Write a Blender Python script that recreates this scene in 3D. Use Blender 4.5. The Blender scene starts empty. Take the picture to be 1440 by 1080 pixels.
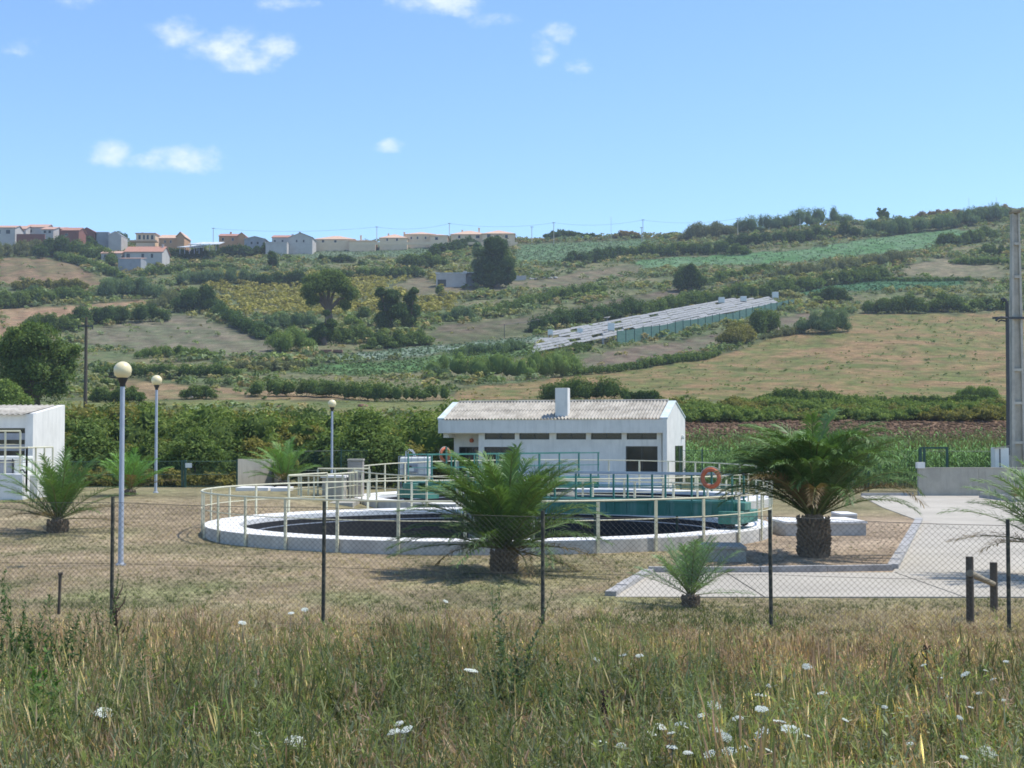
import bpy, math, random
import numpy as np
from mathutils import Vector, noise as mnoise
SC = bpy.context.scene
random.seed(7)
RNG = np.random.default_rng(7)
PI = math.pi
rad = math.radians

# ------------------------------------------------------------------ camera, sky, sun, exposure
EYE = 2.75
F = 2000.0
PITCH = math.atan(74 / 2000.0)
cam = bpy.data.cameras.new('camera')
cam.sensor_width = 36
cam.lens = 50.0
cam.clip_start = 0.1
cam.clip_end = 6000
camo = bpy.data.objects.new('camera', cam)
SC.collection.objects.link(camo)
camo.location = (0, 0, EYE)
camo.rotation_euler = (PI / 2 + PITCH, 0, 0)
SC.camera = camo

SUN_AZ = rad(80)          # clockwise from +Y (view direction)
SUN_EL = rad(63)
sun = bpy.data.lights.new('sun', 'SUN')
sun.energy = 3.6
sun.angle = rad(0.5)
sun.color = (1.0, 0.95, 0.87)
suno = bpy.data.objects.new('sun', sun)
SC.collection.objects.link(suno)
sd = Vector((math.sin(SUN_AZ) * math.cos(SUN_EL), math.cos(SUN_AZ) * math.cos(SUN_EL), math.sin(SUN_EL)))
suno.rotation_euler = (-sd).to_track_quat('-Z', 'Y').to_euler()
suno.location = (60, 20, 80)

SC.view_settings.view_transform = 'Standard'
SC.view_settings.look = 'None'
SC.view_settings.gamma = 1.0
SC.view_settings.exposure = 0.5
SC.view_settings.use_curve_mapping = False
SC.render.engine = 'CYCLES'
SC.cycles.use_denoising = True
SC.cycles.max_bounces = 6
SC.cycles.diffuse_bounces = 3
SC.cycles.transparent_max_bounces = 8
SC.cycles.volume_bounces = 0
SC.cycles.pixel_filter_type = 'BLACKMAN_HARRIS'
SC.cycles.filter_width = 1.7

W = bpy.data.worlds.new('World')
SC.world = W
W.use_nodes = True
nt = W.node_tree
nt.nodes.clear()
def N(nt, t, **kw):
    n = nt.nodes.new(t)
    for k, v in kw.items():
        if k.startswith('_'):
            setattr(n, k[1:], v)
        else:
            n.inputs[k.replace('__', ' ')].default_value = v
    return n
def Mth(nt, op, a, b=None, c=None, clamp=False):
    n = nt.nodes.new('ShaderNodeMath'); n.operation = op; n.use_clamp = clamp
    for i, x in enumerate((a, b, c)):
        if x is None: continue
        if isinstance(x, (int, float)): n.inputs[i].default_value = x
        else: nt.links.new(x, n.inputs[i])
    return n.outputs[0]
sky = N(nt, 'ShaderNodeTexSky', _sky_type='NISHITA', _sun_disc=False, _sun_elevation=SUN_EL, _sun_rotation=SUN_AZ,
        _air_density=1.0, _dust_density=0.25, _ozone_density=2.2, _altitude=50)
tc = N(nt, 'ShaderNodeTexCoord')
sep = N(nt, 'ShaderNodeSeparateXYZ')
nt.links.new(tc.outputs['Generated'], sep.inputs[0])
yy = Mth(nt, 'MAXIMUM', sep.outputs[1], 0.02)
px = Mth(nt, 'DIVIDE', sep.outputs[0], yy)
pz = Mth(nt, 'DIVIDE', sep.outputs[2], yy)
CLOUDS = [  # bearing tangent, elevation tangent, half sizes, strength
    (245, 38, 48, 28, .9), (335, 62, 85, 30, 1.05), (345, 78, 60, 22, .9), (150, 213, 40, 24, 1.0), (215, 222, 60, 15, .8), (262, 222, 72, 24, 1.1),
    (543, 203, 27, 12, .75), (620, -6, 85, 26, 1.1), (787, 42, 27, 22, .85), (768, 62, 22, 30, .7), (812, 88, 26, 14, .6),
    (700, 20, 34, 14, .35), (395, 0, 50, 12, .5), (20, 60, 30, 14, .3), (100, -2, 40, 12, .3),
    (-300, 120, 120, 40, 1.0), (1900, 60, 130, 40, 1.0), (900, -260, 160, 60, 1.0), (300, -380, 200, 70, 1.0)]
acc = None
for (u, v, ru, rv, s) in CLOUDS:
    dx = Mth(nt, 'MULTIPLY', Mth(nt, 'SUBTRACT', px, (u - 720) / F), F / ru)
    dz = Mth(nt, 'MULTIPLY', Mth(nt, 'SUBTRACT', pz, (614 - v) / F), F / rv)
    q = Mth(nt, 'SUBTRACT', 1.0, Mth(nt, 'ADD', Mth(nt, 'MULTIPLY', dx, dx), Mth(nt, 'MULTIPLY', dz, dz)))
    q = Mth(nt, 'MULTIPLY', Mth(nt, 'MAXIMUM', q, -2.0), s)
    acc = q if acc is None else Mth(nt, 'MAXIMUM', acc, q)
cx = N(nt, 'ShaderNodeCombineXYZ')
nt.links.new(px, cx.inputs[0]); nt.links.new(Mth(nt, 'MULTIPLY', pz, 1.5), cx.inputs[1])
n1 = N(nt, 'ShaderNodeTexNoise', Scale=42.0, Detail=9.0, Roughness=0.62)
nt.links.new(cx.outputs[0], n1.inputs['Vector'])
n2 = N(nt, 'ShaderNodeTexNoise', Scale=16.0, Detail=4.0, Roughness=0.5)
nt.links.new(cx.outputs[0], n2.inputs['Vector'])
nn = Mth(nt, 'MULTIPLY', Mth(nt, 'SUBTRACT', n1.outputs[0], 0.5), 2.6)
nn = Mth(nt, 'ADD', nn, Mth(nt, 'MULTIPLY', Mth(nt, 'SUBTRACT', n2.outputs[0], 0.5), 1.2))
dens = Mth(nt, 'ADD', Mth(nt, 'MULTIPLY', acc, 0.95), nn)
mr = N(nt, 'ShaderNodeMapRange', _interpolation_type='SMOOTHSTEP')
mr.inputs['From Min'].default_value = 0.0; mr.inputs['From Max'].default_value = 1.7
mr.inputs['To Max'].default_value = 0.86
nt.links.new(dens, mr.inputs[0])
# slight clear-day tint of the physical sky, whole dome
tint = N(nt, 'ShaderNodeMix', _data_type='RGBA', _blend_type='MULTIPLY')
tint.inputs[0].default_value = 1.0
tint.inputs[7].default_value = (0.80, 0.945, 1.10, 1)
nt.links.new(sky.outputs[0], tint.inputs[6])
mx = N(nt, 'ShaderNodeMix', _data_type='RGBA')
nt.links.new(mr.outputs[0], mx.inputs[0])
nt.links.new(tint.outputs[2], mx.inputs[6])
mx.inputs[7].default_value = (5.4, 5.8, 6.7, 1)
bg = N(nt, 'ShaderNodeBackground', Strength=0.14)
nt.links.new(mx.outputs[2], bg.inputs[0])
wo = N(nt, 'ShaderNodeOutputWorld')
nt.links.new(bg.outputs[0], wo.inputs[0])

# ------------------------------------------------------------------ helpers
def tagp(o, label=None, cat=None, group=None, kind=None):
    if label: o['label'] = label
    if cat: o['category'] = cat
    if group: o['group'] = group
    if kind: o['kind'] = kind
    return o
def empty(name, loc, label=None, cat=None, group=None, kind=None):
    o = bpy.data.objects.new(name, None)
    SC.collection.objects.link(o)
    o.location = loc; o.empty_display_size = 0.2
    return tagp(o, label, cat, group, kind)
def link_mesh(name, me, material, parent=None, loc=None):
    o = bpy.data.objects.new(name, me)
    SC.collection.objects.link(o)
    if material and not me.materials: me.materials.append(material)
    if parent: o.parent = parent
    if loc is not None: o.location = loc
    return o
def worldloc(o):
    p = Vector((0, 0, 0))
    while o:
        p = p + Vector(o.location); o = o.parent
    return p
def npmesh(name, V, Fq, col=None, material=None, parent=None, origin=None, smooth=False):
    """V (n,3); Fq list of int arrays (m,k); col (n,3) per vertex."""
    V = np.asarray(V, dtype=np.float32)
    if parent is not None: V = V - np.array(worldloc(parent), dtype=np.float32)
    elif origin is not None: V = V - np.array(origin, dtype=np.float32)
    if isinstance(Fq, np.ndarray): Fq = [Fq]
    Fq = [f for f in Fq if len(f)]
    me = bpy.data.meshes.new(name)
    me.vertices.add(len(V)); me.vertices.foreach_set('co', V.ravel())
    nl = sum(f.size for f in Fq); npoly = sum(len(f) for f in Fq)
    me.loops.add(nl); me.polygons.add(npoly)
    me.loops.foreach_set('vertex_index', np.concatenate([f.ravel() for f in Fq]).astype(np.int32))
    tot = np.concatenate([np.full(len(f), f.shape[1], np.int32) for f in Fq])
    st = np.concatenate([[0], np.cumsum(tot)[:-1]]).astype(np.int32)
    me.polygons.foreach_set('loop_start', st)
    if smooth: me.polygons.foreach_set('use_smooth', np.ones(npoly, bool))
    me.update(calc_edges=True)
    me.validate()
    if col is not None:
        a = me.color_attributes.new('Col', 'FLOAT_COLOR', 'POINT')
        c = np.ones((len(V), 4), np.float32); c[:, :3] = col
        a.data.foreach_set('color', c.ravel())
    o = link_mesh(name, me, material, parent)
    if parent is None and origin is not None: o.location = origin
    return o

class MB:
    def __init__(s): s.v = []; s.f = []; s.sm = False
    def quadbox(s, c):           # 8 corners: bottom 4 ccw, top 4 ccw
        b = len(s.v); s.v += [tuple(p) for p in c]
        for f in ((3, 2, 1, 0), (4, 5, 6, 7), (0, 1, 5, 4), (1, 2, 6, 5), (2, 3, 7, 6), (3, 0, 4, 7)):
            s.f.append([b + i for i in f])
        return s
    def box(s, x0, x1, y0, y1, z0, z1):
        return s.quadbox([(x0, y0, z0), (x1, y0, z0), (x1, y1, z0), (x0, y1, z0), (x0, y0, z1), (x1, y0, z1), (x1, y1, z1), (x0, y1, z1)])
    def fbox(s, Fn, a0, a1, b0, b1, c0, c1):
        cs = [(a0, b0, c0), (a1, b0, c0), (a1, b1, c0), (a0, b1, c0), (a0, b0, c1), (a1, b0, c1), (a1, b1, c1), (a0, b1, c1)]
        return s.quadbox([Fn(*c) for c in cs])
    def tube(s, p0, p1, r0, r1=None, n=8, cap=True, ph=0):
        r1 = r0 if r1 is None else r1
        p0 = Vector(p0); p1 = Vector(p1); d = (p1 - p0)
        if d.length < 1e-6: return s
        d.normalize()
        a = d.orthogonal().normalized(); c = d.cross(a)
        b = len(s.v)
        for (p, r) in ((p0, r0), (p1, r1)):
            for i in range(n):
                t = 2 * PI * i / n + ph
                s.v.append(tuple(p + a * (math.cos(t) * r) + c * (math.sin(t) * r)))
        for i in range(n):
            j = (i + 1) % n
            s.f.append([b + i, b + j, b + n + j, b + n + i])
        if cap:
            s.f.append([b + i for i in range(n)][::-1]); s.f.append([b + n + i for i in range(n)])
        return s
    def path(s, pts, r, n=6, closed=False):
        pts = [Vector(p) for p in pts]; m = len(pts); b = len(s.v)
        rr = r if isinstance(r, (list, tuple)) else [r] * m
        for k, p in enumerate(pts):
            if closed: d = pts[(k + 1) % m] - pts[k - 1]
            else: d = pts[min(k + 1, m - 1)] - pts[max(k - 1, 0)]
            d.normalize()
            up = Vector((0, 0, 1)) if abs(d.z) < 0.9 else Vector((1, 0, 0))
            a = d.cross(up).normalized(); c = a.cross(d)
            for i in range(n):
                t = 2 * PI * i / n
                s.v.append(tuple(p + a * (math.cos(t) * rr[k]) + c * (math.sin(t) * rr[k])))
        for k in range(m if closed else m - 1):
            k2 = (k + 1) % m
            for i in range(n):
                j = (i + 1) % n
                s.f.append([b + k * n + i, b + k * n + j, b + k2 * n + j, b + k2 * n + i])
        if not closed:
            s.f.append([b + i for i in range(n)][::-1]); s.f.append([b + (m - 1) * n + i for i in range(n)])
        return s
    def lathe(s, prof, c=(0, 0, 0), n=24, a0=0, a1=2 * PI, closed=False):
        full = abs(a1 - a0 - 2 * PI) < 1e-6
        m = n if full else n + 1; b = len(s.v); k = len(prof)
        for i in range(m):
            t = a0 + (a1 - a0) * i / n
            for (r, z) in prof: s.v.append((c[0] + r * math.cos(t), c[1] + r * math.sin(t), c[2] + z))
        for i in range(n):
            i2 = (i + 1) % m
            for q in range(k if closed else k - 1):
                q2 = (q + 1) % k
                s.f.append([b + i * k + q, b + i2 * k + q, b + i2 * k + q2, b + i * k + q2])
        return s
    def poly(s, pts, h):           # extruded polygon, ccw, list of (x,y), z0..z1
        b = len(s.v); n = len(pts)
        for z in h:
            for p in pts: s.v.append((p[0], p[1], z))
        s.f.append([b + i for i in range(n)][::-1]); s.f.append([b + n + i for i in range(n)])
        for i in range(n):
            j = (i + 1) % n
            s.f.append([b + i, b + j, b + n + j, b + n + i])
        return s
    def face(s, pts):
        b = len(s.v); s.v += [tuple(p) for p in pts]; s.f.append(list(range(b, b + len(pts)))); return s
    def build(s, name, material, parent=None, origin=None, smooth=False, bevel=0):
        off = worldloc(parent) if parent is not None else Vector(origin or (0, 0, 0))
        me = bpy.data.meshes.new(name)
        me.from_pydata([(x - off.x, y - off.y, z - off.z) for x, y, z in s.v], [], s.f)
        me.update()
        if smooth:
            me.polygons.foreach_set('use_smooth', [True] * len(me.polygons))
            try: me.set_sharp_from_angle(angle=rad(40))
            except Exception: pass
        o = link_mesh(name, me, material, parent)
        if parent is None: o.location = off
        if bevel:
            m = o.modifiers.new('bevel', 'BEVEL'); m.width = bevel; m.segments = 2; m.limit_method = 'ANGLE'
        return o
def zat(v, d): return EYE + (614.0 - v) / F * d
def xat(u, d): return (u - 720.0) / F * d
def P(u, v, d): return Vector((xat(u, d), d, zat(v, d)))

# noise in numpy
def _hash(ix, iy, s):
    h = (ix.astype(np.int64) * 374761393 + iy.astype(np.int64) * 668265263 + s * 974634777) & 0x7fffffff
    h = ((h ^ (h >> 13)) * 1274126177) & 0x7fffffff
    return ((h ^ (h >> 16)) & 0xffff) / 65535.0
def vnoise(x, y, s=0):
    x = np.asarray(x, float); y = np.asarray(y, float)
    ix = np.floor(x); iy = np.floor(y); fx = x - ix; fy = y - iy
    fx = fx * fx * (3 - 2 * fx); fy = fy * fy * (3 - 2 * fy)
    a = _hash(ix, iy, s); b = _hash(ix + 1, iy, s); c = _hash(ix, iy + 1, s); d = _hash(ix + 1, iy + 1, s)
    return (a * (1 - fx) + b * fx) * (1 - fy) + (c * (1 - fx) + d * fx) * fy
def fbm(x, y, s=0, o=4):
    t = 0; a = .5
    for k in range(o):
        t = t + a * vnoise(x, y, s + k * 17); x = x * 2.03 + 5.1; y = y * 2.03 + 1.7; a *= .5
    return t / (1 - .5 ** o)

# ------------------------------------------------------------------ terrain
T1 = (-0.7, 41.0, 8.0); T2 = (2.04, 58.6, 8.5)
RID_U = [-2000, -300, 0, 60, 150, 240, 330, 440, 560, 640, 800, 950, 1010, 1100, 1200, 1300, 1400, 1440, 1700, 2600]
RID_V = [335, 332, 333, 334, 338, 343, 343, 342, 339, 335, 333, 331, 326, 318, 312, 304, 296, 295, 296, 300]
D_ = [100, 112, 120, 130, 150, 175, 200, 250, 300, 350, 400, 450, 500, 550, 600, 640]
VB = [664, 654, 615, 596, 575, 567, 556, 530, 499, 468, 440, 414, 391, 371, 352, 338]
VL = [664, 652, 640, 622, 590, 572, 560, 532, 500, 468, 440, 414, 391, 371, 352, 338]
def sstep(a, b, x):
    t = np.clip((x - a) / (b - a), 0, 1); return t * t * (3 - 2 * t)
def gz(x, y):
    x = np.asarray(x, float); y = np.asarray(y, float)
    near = np.interp(y, [-40, 0, 5, 8, 12, 16, 19.5, 23, 80], [1.5, 1.05, .82, .62, .40, .25, .12, 0, 0])
    lift = .58 * sstep(36, 54, y) * sstep(-4.5, -9.0, x) * (1 - sstep(60, 75, y))
    near = near + lift
    near = near + .05 * (fbm(x * .5, y * .5, 3) - .5) * (1 - sstep(3.0, 4.5, x) * sstep(22, 24, y)) * (1 - sstep(70, 80, y))
    yy = np.maximum(y, 60.0)
    u = 720 + F * x / yy
    wl = 1 - sstep(600, 960, u)
    vb = np.interp(yy, D_, VB) * (1 - wl) + np.interp(yy, D_, VL) * wl
    rid = np.interp(u, RID_U, RID_V)
    k = 1 + ((614 - rid) / (614 - 338.0) - 1) * sstep(200, 600, yy)
    far = EYE + (614 - vb) * k / F * np.minimum(yy, 640)
    far = far + (fbm(x / 45, y / 45, 11) - .5) * 3.0 * sstep(190, 260, yy) * (1 - sstep(560, 640, yy))
    far = far + (fbm(x / 9, y / 5, 12) - .5) * .7 * sstep(112, 122, yy) * (1 - sstep(560, 640, yy))
    # left knoll with a dry top
    kn = np.exp(-(((u - 60) / 110.0) ** 2 + ((yy - 520) / 35.0) ** 2)); far = far + 1.5 * kn
    far = np.where(yy > 640, far - (yy - 640) * .035 - np.maximum(yy - 800, 0) * .06, far)
    far = np.maximum(far, 0.0 * far - 5)
    w = sstep(74, 100, y)
    z = near * (1 - w) + far * w
    for (cx_, cy_, r) in (T1, T2):
        rr = np.hypot(x - cx_, y - cy_)
        z = np.where(rr < r - .62, -3.2, z)
    return z
def gz1(x, y): return float(gz(np.array([x]), np.array([y]))[0])
_ds = np.concatenate([np.arange(75, 200, .7), np.arange(200, 660, 1.5)])
def G(u, v, lo=110):
    zs = gz((u - 720) / F * _ds, _ds)
    pv = 614 - (zs - EYE) / _ds * F
    ok = (pv <= v) & (_ds >= lo)
    i = int(np.argmax(ok)) if ok.any() else len(_ds) - 8
    d = float(_ds[i]); return Vector((xat(u, d), d, float(zs[i])))

PATCH = [ # (object name, colour, second colour, polygon in picture coordinates used to survey the field onto the hillside)
    ('dry_field', (.20, .135, .08), (.13, .115, .055), [(5, 361), (60, 361), (105, 372), (150, 396), (120, 412), (60, 404), (0, 400), (-40, 380)]),
    ('dry_field', (.27, .17, .10), (.22, .16, .09), [(-60, 430), (30, 433), (120, 428), (215, 420), (205, 432), (120, 440), (90, 456), (40, 470), (-60, 480)]),
    ('fallow_field', (.165, .14, .095), (.11, .12, .065), [(112, 462), (190, 452), (262, 440), (330, 462), (395, 490), (360, 502), (300, 502), (200, 495), (125, 482)]),
    ('dry_field', (.24, .165, .09), (.14, .13, .06), [(150, 530), (240, 540), (350, 548), (640, 556), (640, 590), (400, 580), (270, 575), (150, 560)]),
    ('crop_field', (.095, .15, .075), (.14, .18, .11), [(385, 352), (440, 343), (560, 341), (660, 338), (700, 345), (640, 348), (600, 362), (520, 360), (440, 366), (390, 362)]),
    ('crop_field', (.085, .15, .065), (.12, .17, .09), [(720, 360), (730, 342), (850, 338), (930, 335), (925, 343), (860, 352), (800, 368), (730, 374)]),
    ('crop_field', (.075, .16, .055), (.11, .18, .09), [(885, 366), (1000, 358), (1130, 350), (1210, 336), (1330, 322), (1420, 322), (1330, 346), (1290, 352), (1150, 366), (1040, 372), (900, 378)]),
    ('crop_field', (.045, .11, .05), (.06, .13, .06), [(1190, 396), (1220, 390), (1370, 391), (1360, 402), (1290, 408), (1190, 410), (1120, 418), (1130, 408)]),
    ('stubble_field', (.20, .17, .105), (.13, .13, .07), [(1280, 372), (1330, 362), (1400, 372), (1420, 392), (1330, 388), (1260, 386)]),
    ('fallow_field', (.13, .105, .07), (.085, .095, .045), [(600, 476), (620, 456), (720, 448), (850, 424), (960, 402), (990, 405), (900, 428), (745, 466), (680, 478), (620, 484)]),
    ('crop_field', (.20, .24, .19), (.12, .17, .10), [(440, 500), (500, 496), (600, 486), (760, 472), (770, 478), (640, 494), (560, 505), (450, 508)]),
    ('crop_field', (.07, .14, .045), (.10, .15, .06), [(430, 515), (560, 506), (700, 486), (760, 480), (740, 500), (640, 512), (620, 522), (520, 528), (430, 526)]),
    ('fallow_field', (.15, .115, .08), (.12, .12, .07), [(815, 512), (830, 496), (960, 478), (1130, 440), (1180, 436), (1120, 458), (1020, 488), (900, 510), (830, 520)]),
    ('meadow', (.225, .150, .075), (.115, .13, .042), [(640, 545), (760, 535), (830, 524), (920, 514), (1050, 490), (1110, 460), (1215, 440), (1320, 442), (1440, 436), (1700, 430), (1700, 566), (1100, 566), (900, 566), (640, 566)]),
    ('meadow', (.16, .16, .06), (.10, .125, .045), [(-300, 562), (1900, 566), (1900, 578), (-300, 576)]),
    ('soil_bank', (.18, .115, .07), (.12, .08, .05), [(700, 590), (1900, 588), (1900, 619), (700, 619)]),
    ('dry_field', (.16, .13, .08), (.12, .12, .065), [(590, 386), (612, 398), (760, 392), (840, 378), (905, 372), (900, 384), (800, 402), (620, 416), (540, 408)]),
]
def inpoly(px, py, poly):
    inside = np.zeros(px.shape, bool); n = len(poly)
    for i in range(n):
        x0, y0 = poly[i]; x1, y1 = poly[(i + 1) % n]
        c = ((y0 > py) != (y1 > py)) & (px < (x1 - x0) * (py - y0) / ((y1 - y0) + 1e-9) + x0)
        inside ^= c
    return inside
def patch_id(x, y, z):
    u = 720 + F * x / np.maximum(y, 5); v = 614 - (z - EYE) / np.maximum(y, 5) * F
    wob = sstep(110, 130, y)
    u2 = u + (fbm(x / 4, y / 6, 21) - .5) * 16 * wob; v2 = v + (fbm(x / 4, y / 6, 22) - .5) * 6 * wob
    pid = np.full(x.shape, -1)
    for k, p in enumerate(PATCH):
        pid[inpoly(u2, v2, p[3]) & (y > 112)] = k
    return pid, u, v

M = {}
def newmat(name):
    m = bpy.data.materials.new(name); m.use_nodes = True
    t = m.node_tree; b = t.nodes['Principled BSDF']
    b.inputs['Roughness'].default_value = .9
    M[name] = m
    return m, t, b
def ground_mat():
    m, t, b = newmat('earth')
    at = N(t, 'ShaderNodeAttribute', _attribute_name='Col')
    tc = N(t, 'ShaderNodeTexCoord')
    last = at.outputs['Color']
    for sc_, lo, hi, det in ((0.35, .62, 1.38, 5), (3.0, .6, 1.42, 6), (14.0, .55, 1.5, 3)):
        n = N(t, 'ShaderNodeTexNoise', Scale=sc_, Detail=float(det), Roughness=.65)
        t.links.new(tc.outputs['Object'], n.inputs['Vector'])
        r = N(t, 'ShaderNodeMapRange'); r.inputs['From Min'].default_value = .3; r.inputs['From Max'].default_value = .7
        r.inputs['To Min'].default_value = lo; r.inputs['To Max'].default_value = hi
        t.links.new(n.outputs[0], r.inputs[0])
        mx = N(t, 'ShaderNodeMix', _data_type='RGBA', _blend_type='MULTIPLY'); mx.inputs[0].default_value = 1
        t.links.new(last, mx.inputs[6]); t.links.new(r.outputs[0], mx.inputs[7]); last = mx.outputs[2]
    t.links.new(last, b.inputs['Base Color'])
    b.inputs['Roughness'].default_value = 1; b.inputs['Specular IOR Level'].default_value = .1
    n = N(t, 'ShaderNodeTexNoise', Scale=9.0, Detail=5.0)
    t.links.new(tc.outputs['Object'], n.inputs['Vector'])
    bp = N(t, 'ShaderNodeBump', Strength=.6, Distance=.08)
    t.links.new(n.outputs[0], bp.inputs['Height']); t.links.new(bp.outputs[0], b.inputs['Normal'])
ground_mat()

def build_terrain():
    a = np.concatenate([np.linspace(-3.0, -.6, 24)[:-1], np.linspace(-.6, -.4, 16)[:-1], np.arange(-.4, .4, .0027), np.linspace(.4, .6, 16), np.linspace(.6, 3.0, 24)[1:]])
    y = np.concatenate([np.linspace(-12, 4, 10)[:-1], np.arange(4, 74, .42), np.arange(74, 160, 1.3), np.arange(160, 655, 2.1), np.linspace(655, 900, 16), np.linspace(1000, 4500, 12)])
    A, Y = np.meshgrid(a, y)
    X = A * (Y + 15)
    Z = gz(X, Y)
    ny, nx = X.shape
    pid, u, v = patch_id(X, Y, Z)
    # colours
    base = np.zeros(X.shape + (3,))
    s1 = fbm(X / 14, Y / 14, 31)[..., None]; s2 = fbm(X / 3, Y / 4, 32)[..., None]
    scr1 = np.array([.10, .125, .055]); scr2 = np.array([.165, .15, .08])
    t = np.clip((s1 * .6 + s2 * .4 - .42) * 4, 0, 1)
    base[:] = scr1 * (1 - t) + scr2 * t
    for k, p in enumerate(PATCH):
        msk = pid == k
        tt = np.clip((fbm(X / 11, Y / 9, 40 + k) * .5 + fbm(X / 2.2, Y / 5, 70 + k) * .5 - .36) * 3.5, 0, 1)[..., None]
        c = np.array(p[1]) * (1 - tt) + np.array(p[2]) * tt
        if p[0] in ('crop_field', 'fallow_field', 'dry_field'): c = c * (1 + .13 * np.sin((X * .9 + Y * .35) / (5.5 if k % 2 else 7.0) * 2 * PI))[..., None]
        base[msk] = c[msk]
    edge = np.zeros(X.shape); e_ = (pid[1:] != pid[:-1]).astype(float); edge[1:] += e_; edge[:-1] += e_
    edge = (np.clip(edge, 0, 1) * (Y > 180) * .6)[..., None]
    base = base * (1 - edge) + np.array([.075, .085, .04]) * edge
    # compound lawn, dried
    lw = (Y < 78)
    g = np.clip((fbm(X / 3.1, Y / 5, 51) - .52) * 5, 0, 1)[..., None]
    dry = np.array([.29, .225, .14]) * (1 - .25 * s2) ; gr = np.array([.17, .18, .075])
    c = dry * (1 - g * .45) + gr * g * .45
    strip = (sstep(22, 24, Y) * (1 - sstep(26.5, 28.5, Y)) * (1 - sstep(2, 6, X)))[..., None] * np.clip((fbm(X / 1.4, Y / 2, 55)[..., None] - .4) * 4, 0, 1)
    c = c * (1 - strip * .7) + gr * strip * .7
    mulch = (sstep(3.2, 5.5, X) * sstep(28, 29, Y) * (1 - sstep(46, 50, Y)))[..., None]
    c = c * (1 - mulch) + np.array([.30, .23, .155]) * (.85 + .3 * s2) * mulch
    backgreen = sstep(47, 54, Y)[..., None] * .6
    c = c * (1 - backgreen) + np.array([.17, .165, .08]) * backgreen
    fg = (1 - sstep(17, 21, Y))[..., None]
    c = c * (1 - fg) + np.array([.16, .13, .08]) * fg
    w = sstep(74, 84, Y)[..., None]
    base = c * (1 - w) + base * w
    idx = np.arange(ny * nx).reshape(ny, nx)
    q = np.stack([idx[:-1, :-1], idx[:-1, 1:], idx[1:, 1:], idx[1:, :-1]], -1).reshape(-1, 4)
    fp = pid[:-1, :-1].reshape(-1)
    V = np.stack([X, Y, Z], -1).reshape(-1, 3); C = base.reshape(-1, 3)
    groups = {}
    fp2 = np.where(fp >= 0, fp, -1)
    for k in [-1] + list(range(len(PATCH))):
        sel = q[fp2 == k]
        if len(sel) == 0: continue
        used, inv = np.unique(sel.ravel(), return_inverse=True)
        o = npmesh('ground' if k < 0 else PATCH[k][0], V[used], inv.reshape(-1, 4), C[used], M['earth'], smooth=True)
        o['kind'] = 'structure'
build_terrain()

# ------------------------------------------------------------------ materials
def simple(name, c1, c2=None, rough=.7, scale=4.0, bump=0, metal=0, spec=.5, streak=None, detail=5.0, lo=.4, hi=.65, stretch=None, bscale=None):
    m, t, b = newmat(name)
    b.inputs['Roughness'].default_value = rough; b.inputs['Metallic'].default_value = metal
    b.inputs['Specular IOR Level'].default_value = spec
    c2 = c2 or tuple(x * .8 for x in c1)
    tc = N(t, 'ShaderNodeTexCoord')
    n = N(t, 'ShaderNodeTexNoise', Scale=scale, Detail=detail, Roughness=.6)
    if stretch:
        mp = N(t, 'ShaderNodeMapping'); mp.inputs['Scale'].default_value = stretch
        t.links.new(tc.outputs['Object'], mp.inputs[0]); t.links.new(mp.outputs[0], n.inputs['Vector'])
    else: t.links.new(tc.outputs['Object'], n.inputs['Vector'])
    r = N(t, 'ShaderNodeMapRange'); r.inputs['From Min'].default_value = lo; r.inputs['From Max'].default_value = hi
    t.links.new(n.outputs[0], r.inputs[0])
    mx = N(t, 'ShaderNodeMix', _data_type='RGBA')
    mx.inputs[6].default_value = (*c1, 1); mx.inputs[7].default_value = (*c2, 1)
    t.links.new(r.outputs[0], mx.inputs[0])
    last = mx.outputs[2]
    if streak:
        n2 = N(t, 'ShaderNodeTexNoise', Scale=1.0, Detail=6.0, Roughness=.7)
        mp = N(t, 'ShaderNodeMapping'); mp.inputs['Scale'].default_value = (3.5, 3.5, .35)
        t.links.new(tc.outputs['Object'], mp.inputs[0]); t.links.new(mp.outputs[0], n2.inputs['Vector'])
        r2 = N(t, 'ShaderNodeMapRange'); r2.inputs['From Min'].default_value = .5; r2.inputs['From Max'].default_value = .78
        r2.inputs['To Max'].default_value = streak[3]
        t.links.new(n2.outputs[0], r2.inputs[0])
        m2 = N(t, 'ShaderNodeMix', _data_type='RGBA'); m2.inputs[7].default_value = (*streak[:3], 1)
        t.links.new(r2.outputs[0], m2.inputs[0]); t.links.new(last, m2.inputs[6]); last = m2.outputs[2]
    t.links.new(last, b.inputs['Base Color'])
    if bump:
        nb = N(t, 'ShaderNodeTexNoise', Scale=bscale or scale * 6, Detail=4.0)
        t.links.new(tc.outputs['Object'], nb.inputs['Vector'])
        bp = N(t, 'ShaderNodeBump', Strength=.5, Distance=bump)
        t.links.new(nb.outputs[0], bp.inputs['Height']); t.links.new(bp.outputs[0], b.inputs['Normal'])
    return m
simple('white_render', (.78, .755, .69), (.70, .68, .62), .85, 1.5, .0015, streak=(.50, .49, .44, .6))
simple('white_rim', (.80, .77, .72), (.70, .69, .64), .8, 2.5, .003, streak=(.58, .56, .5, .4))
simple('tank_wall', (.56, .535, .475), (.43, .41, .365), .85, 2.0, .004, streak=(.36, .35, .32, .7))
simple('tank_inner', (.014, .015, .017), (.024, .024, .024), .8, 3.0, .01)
simple('dark_water', (.012, .014, .012), (.02, .02, .016), .12, 2.0, .004)
simple('concrete', (.43, .40, .325), (.35, .325, .265), .9, 1.2, .006, streak=(.22, .21, .19, .6))
simple('paving', (.46, .415, .335), (.36, .325, .26), .95, .35, .004, bscale=20, detail=9.0, lo=.38, hi=.7, streak=(.25, .22, .18, .45))
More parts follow.
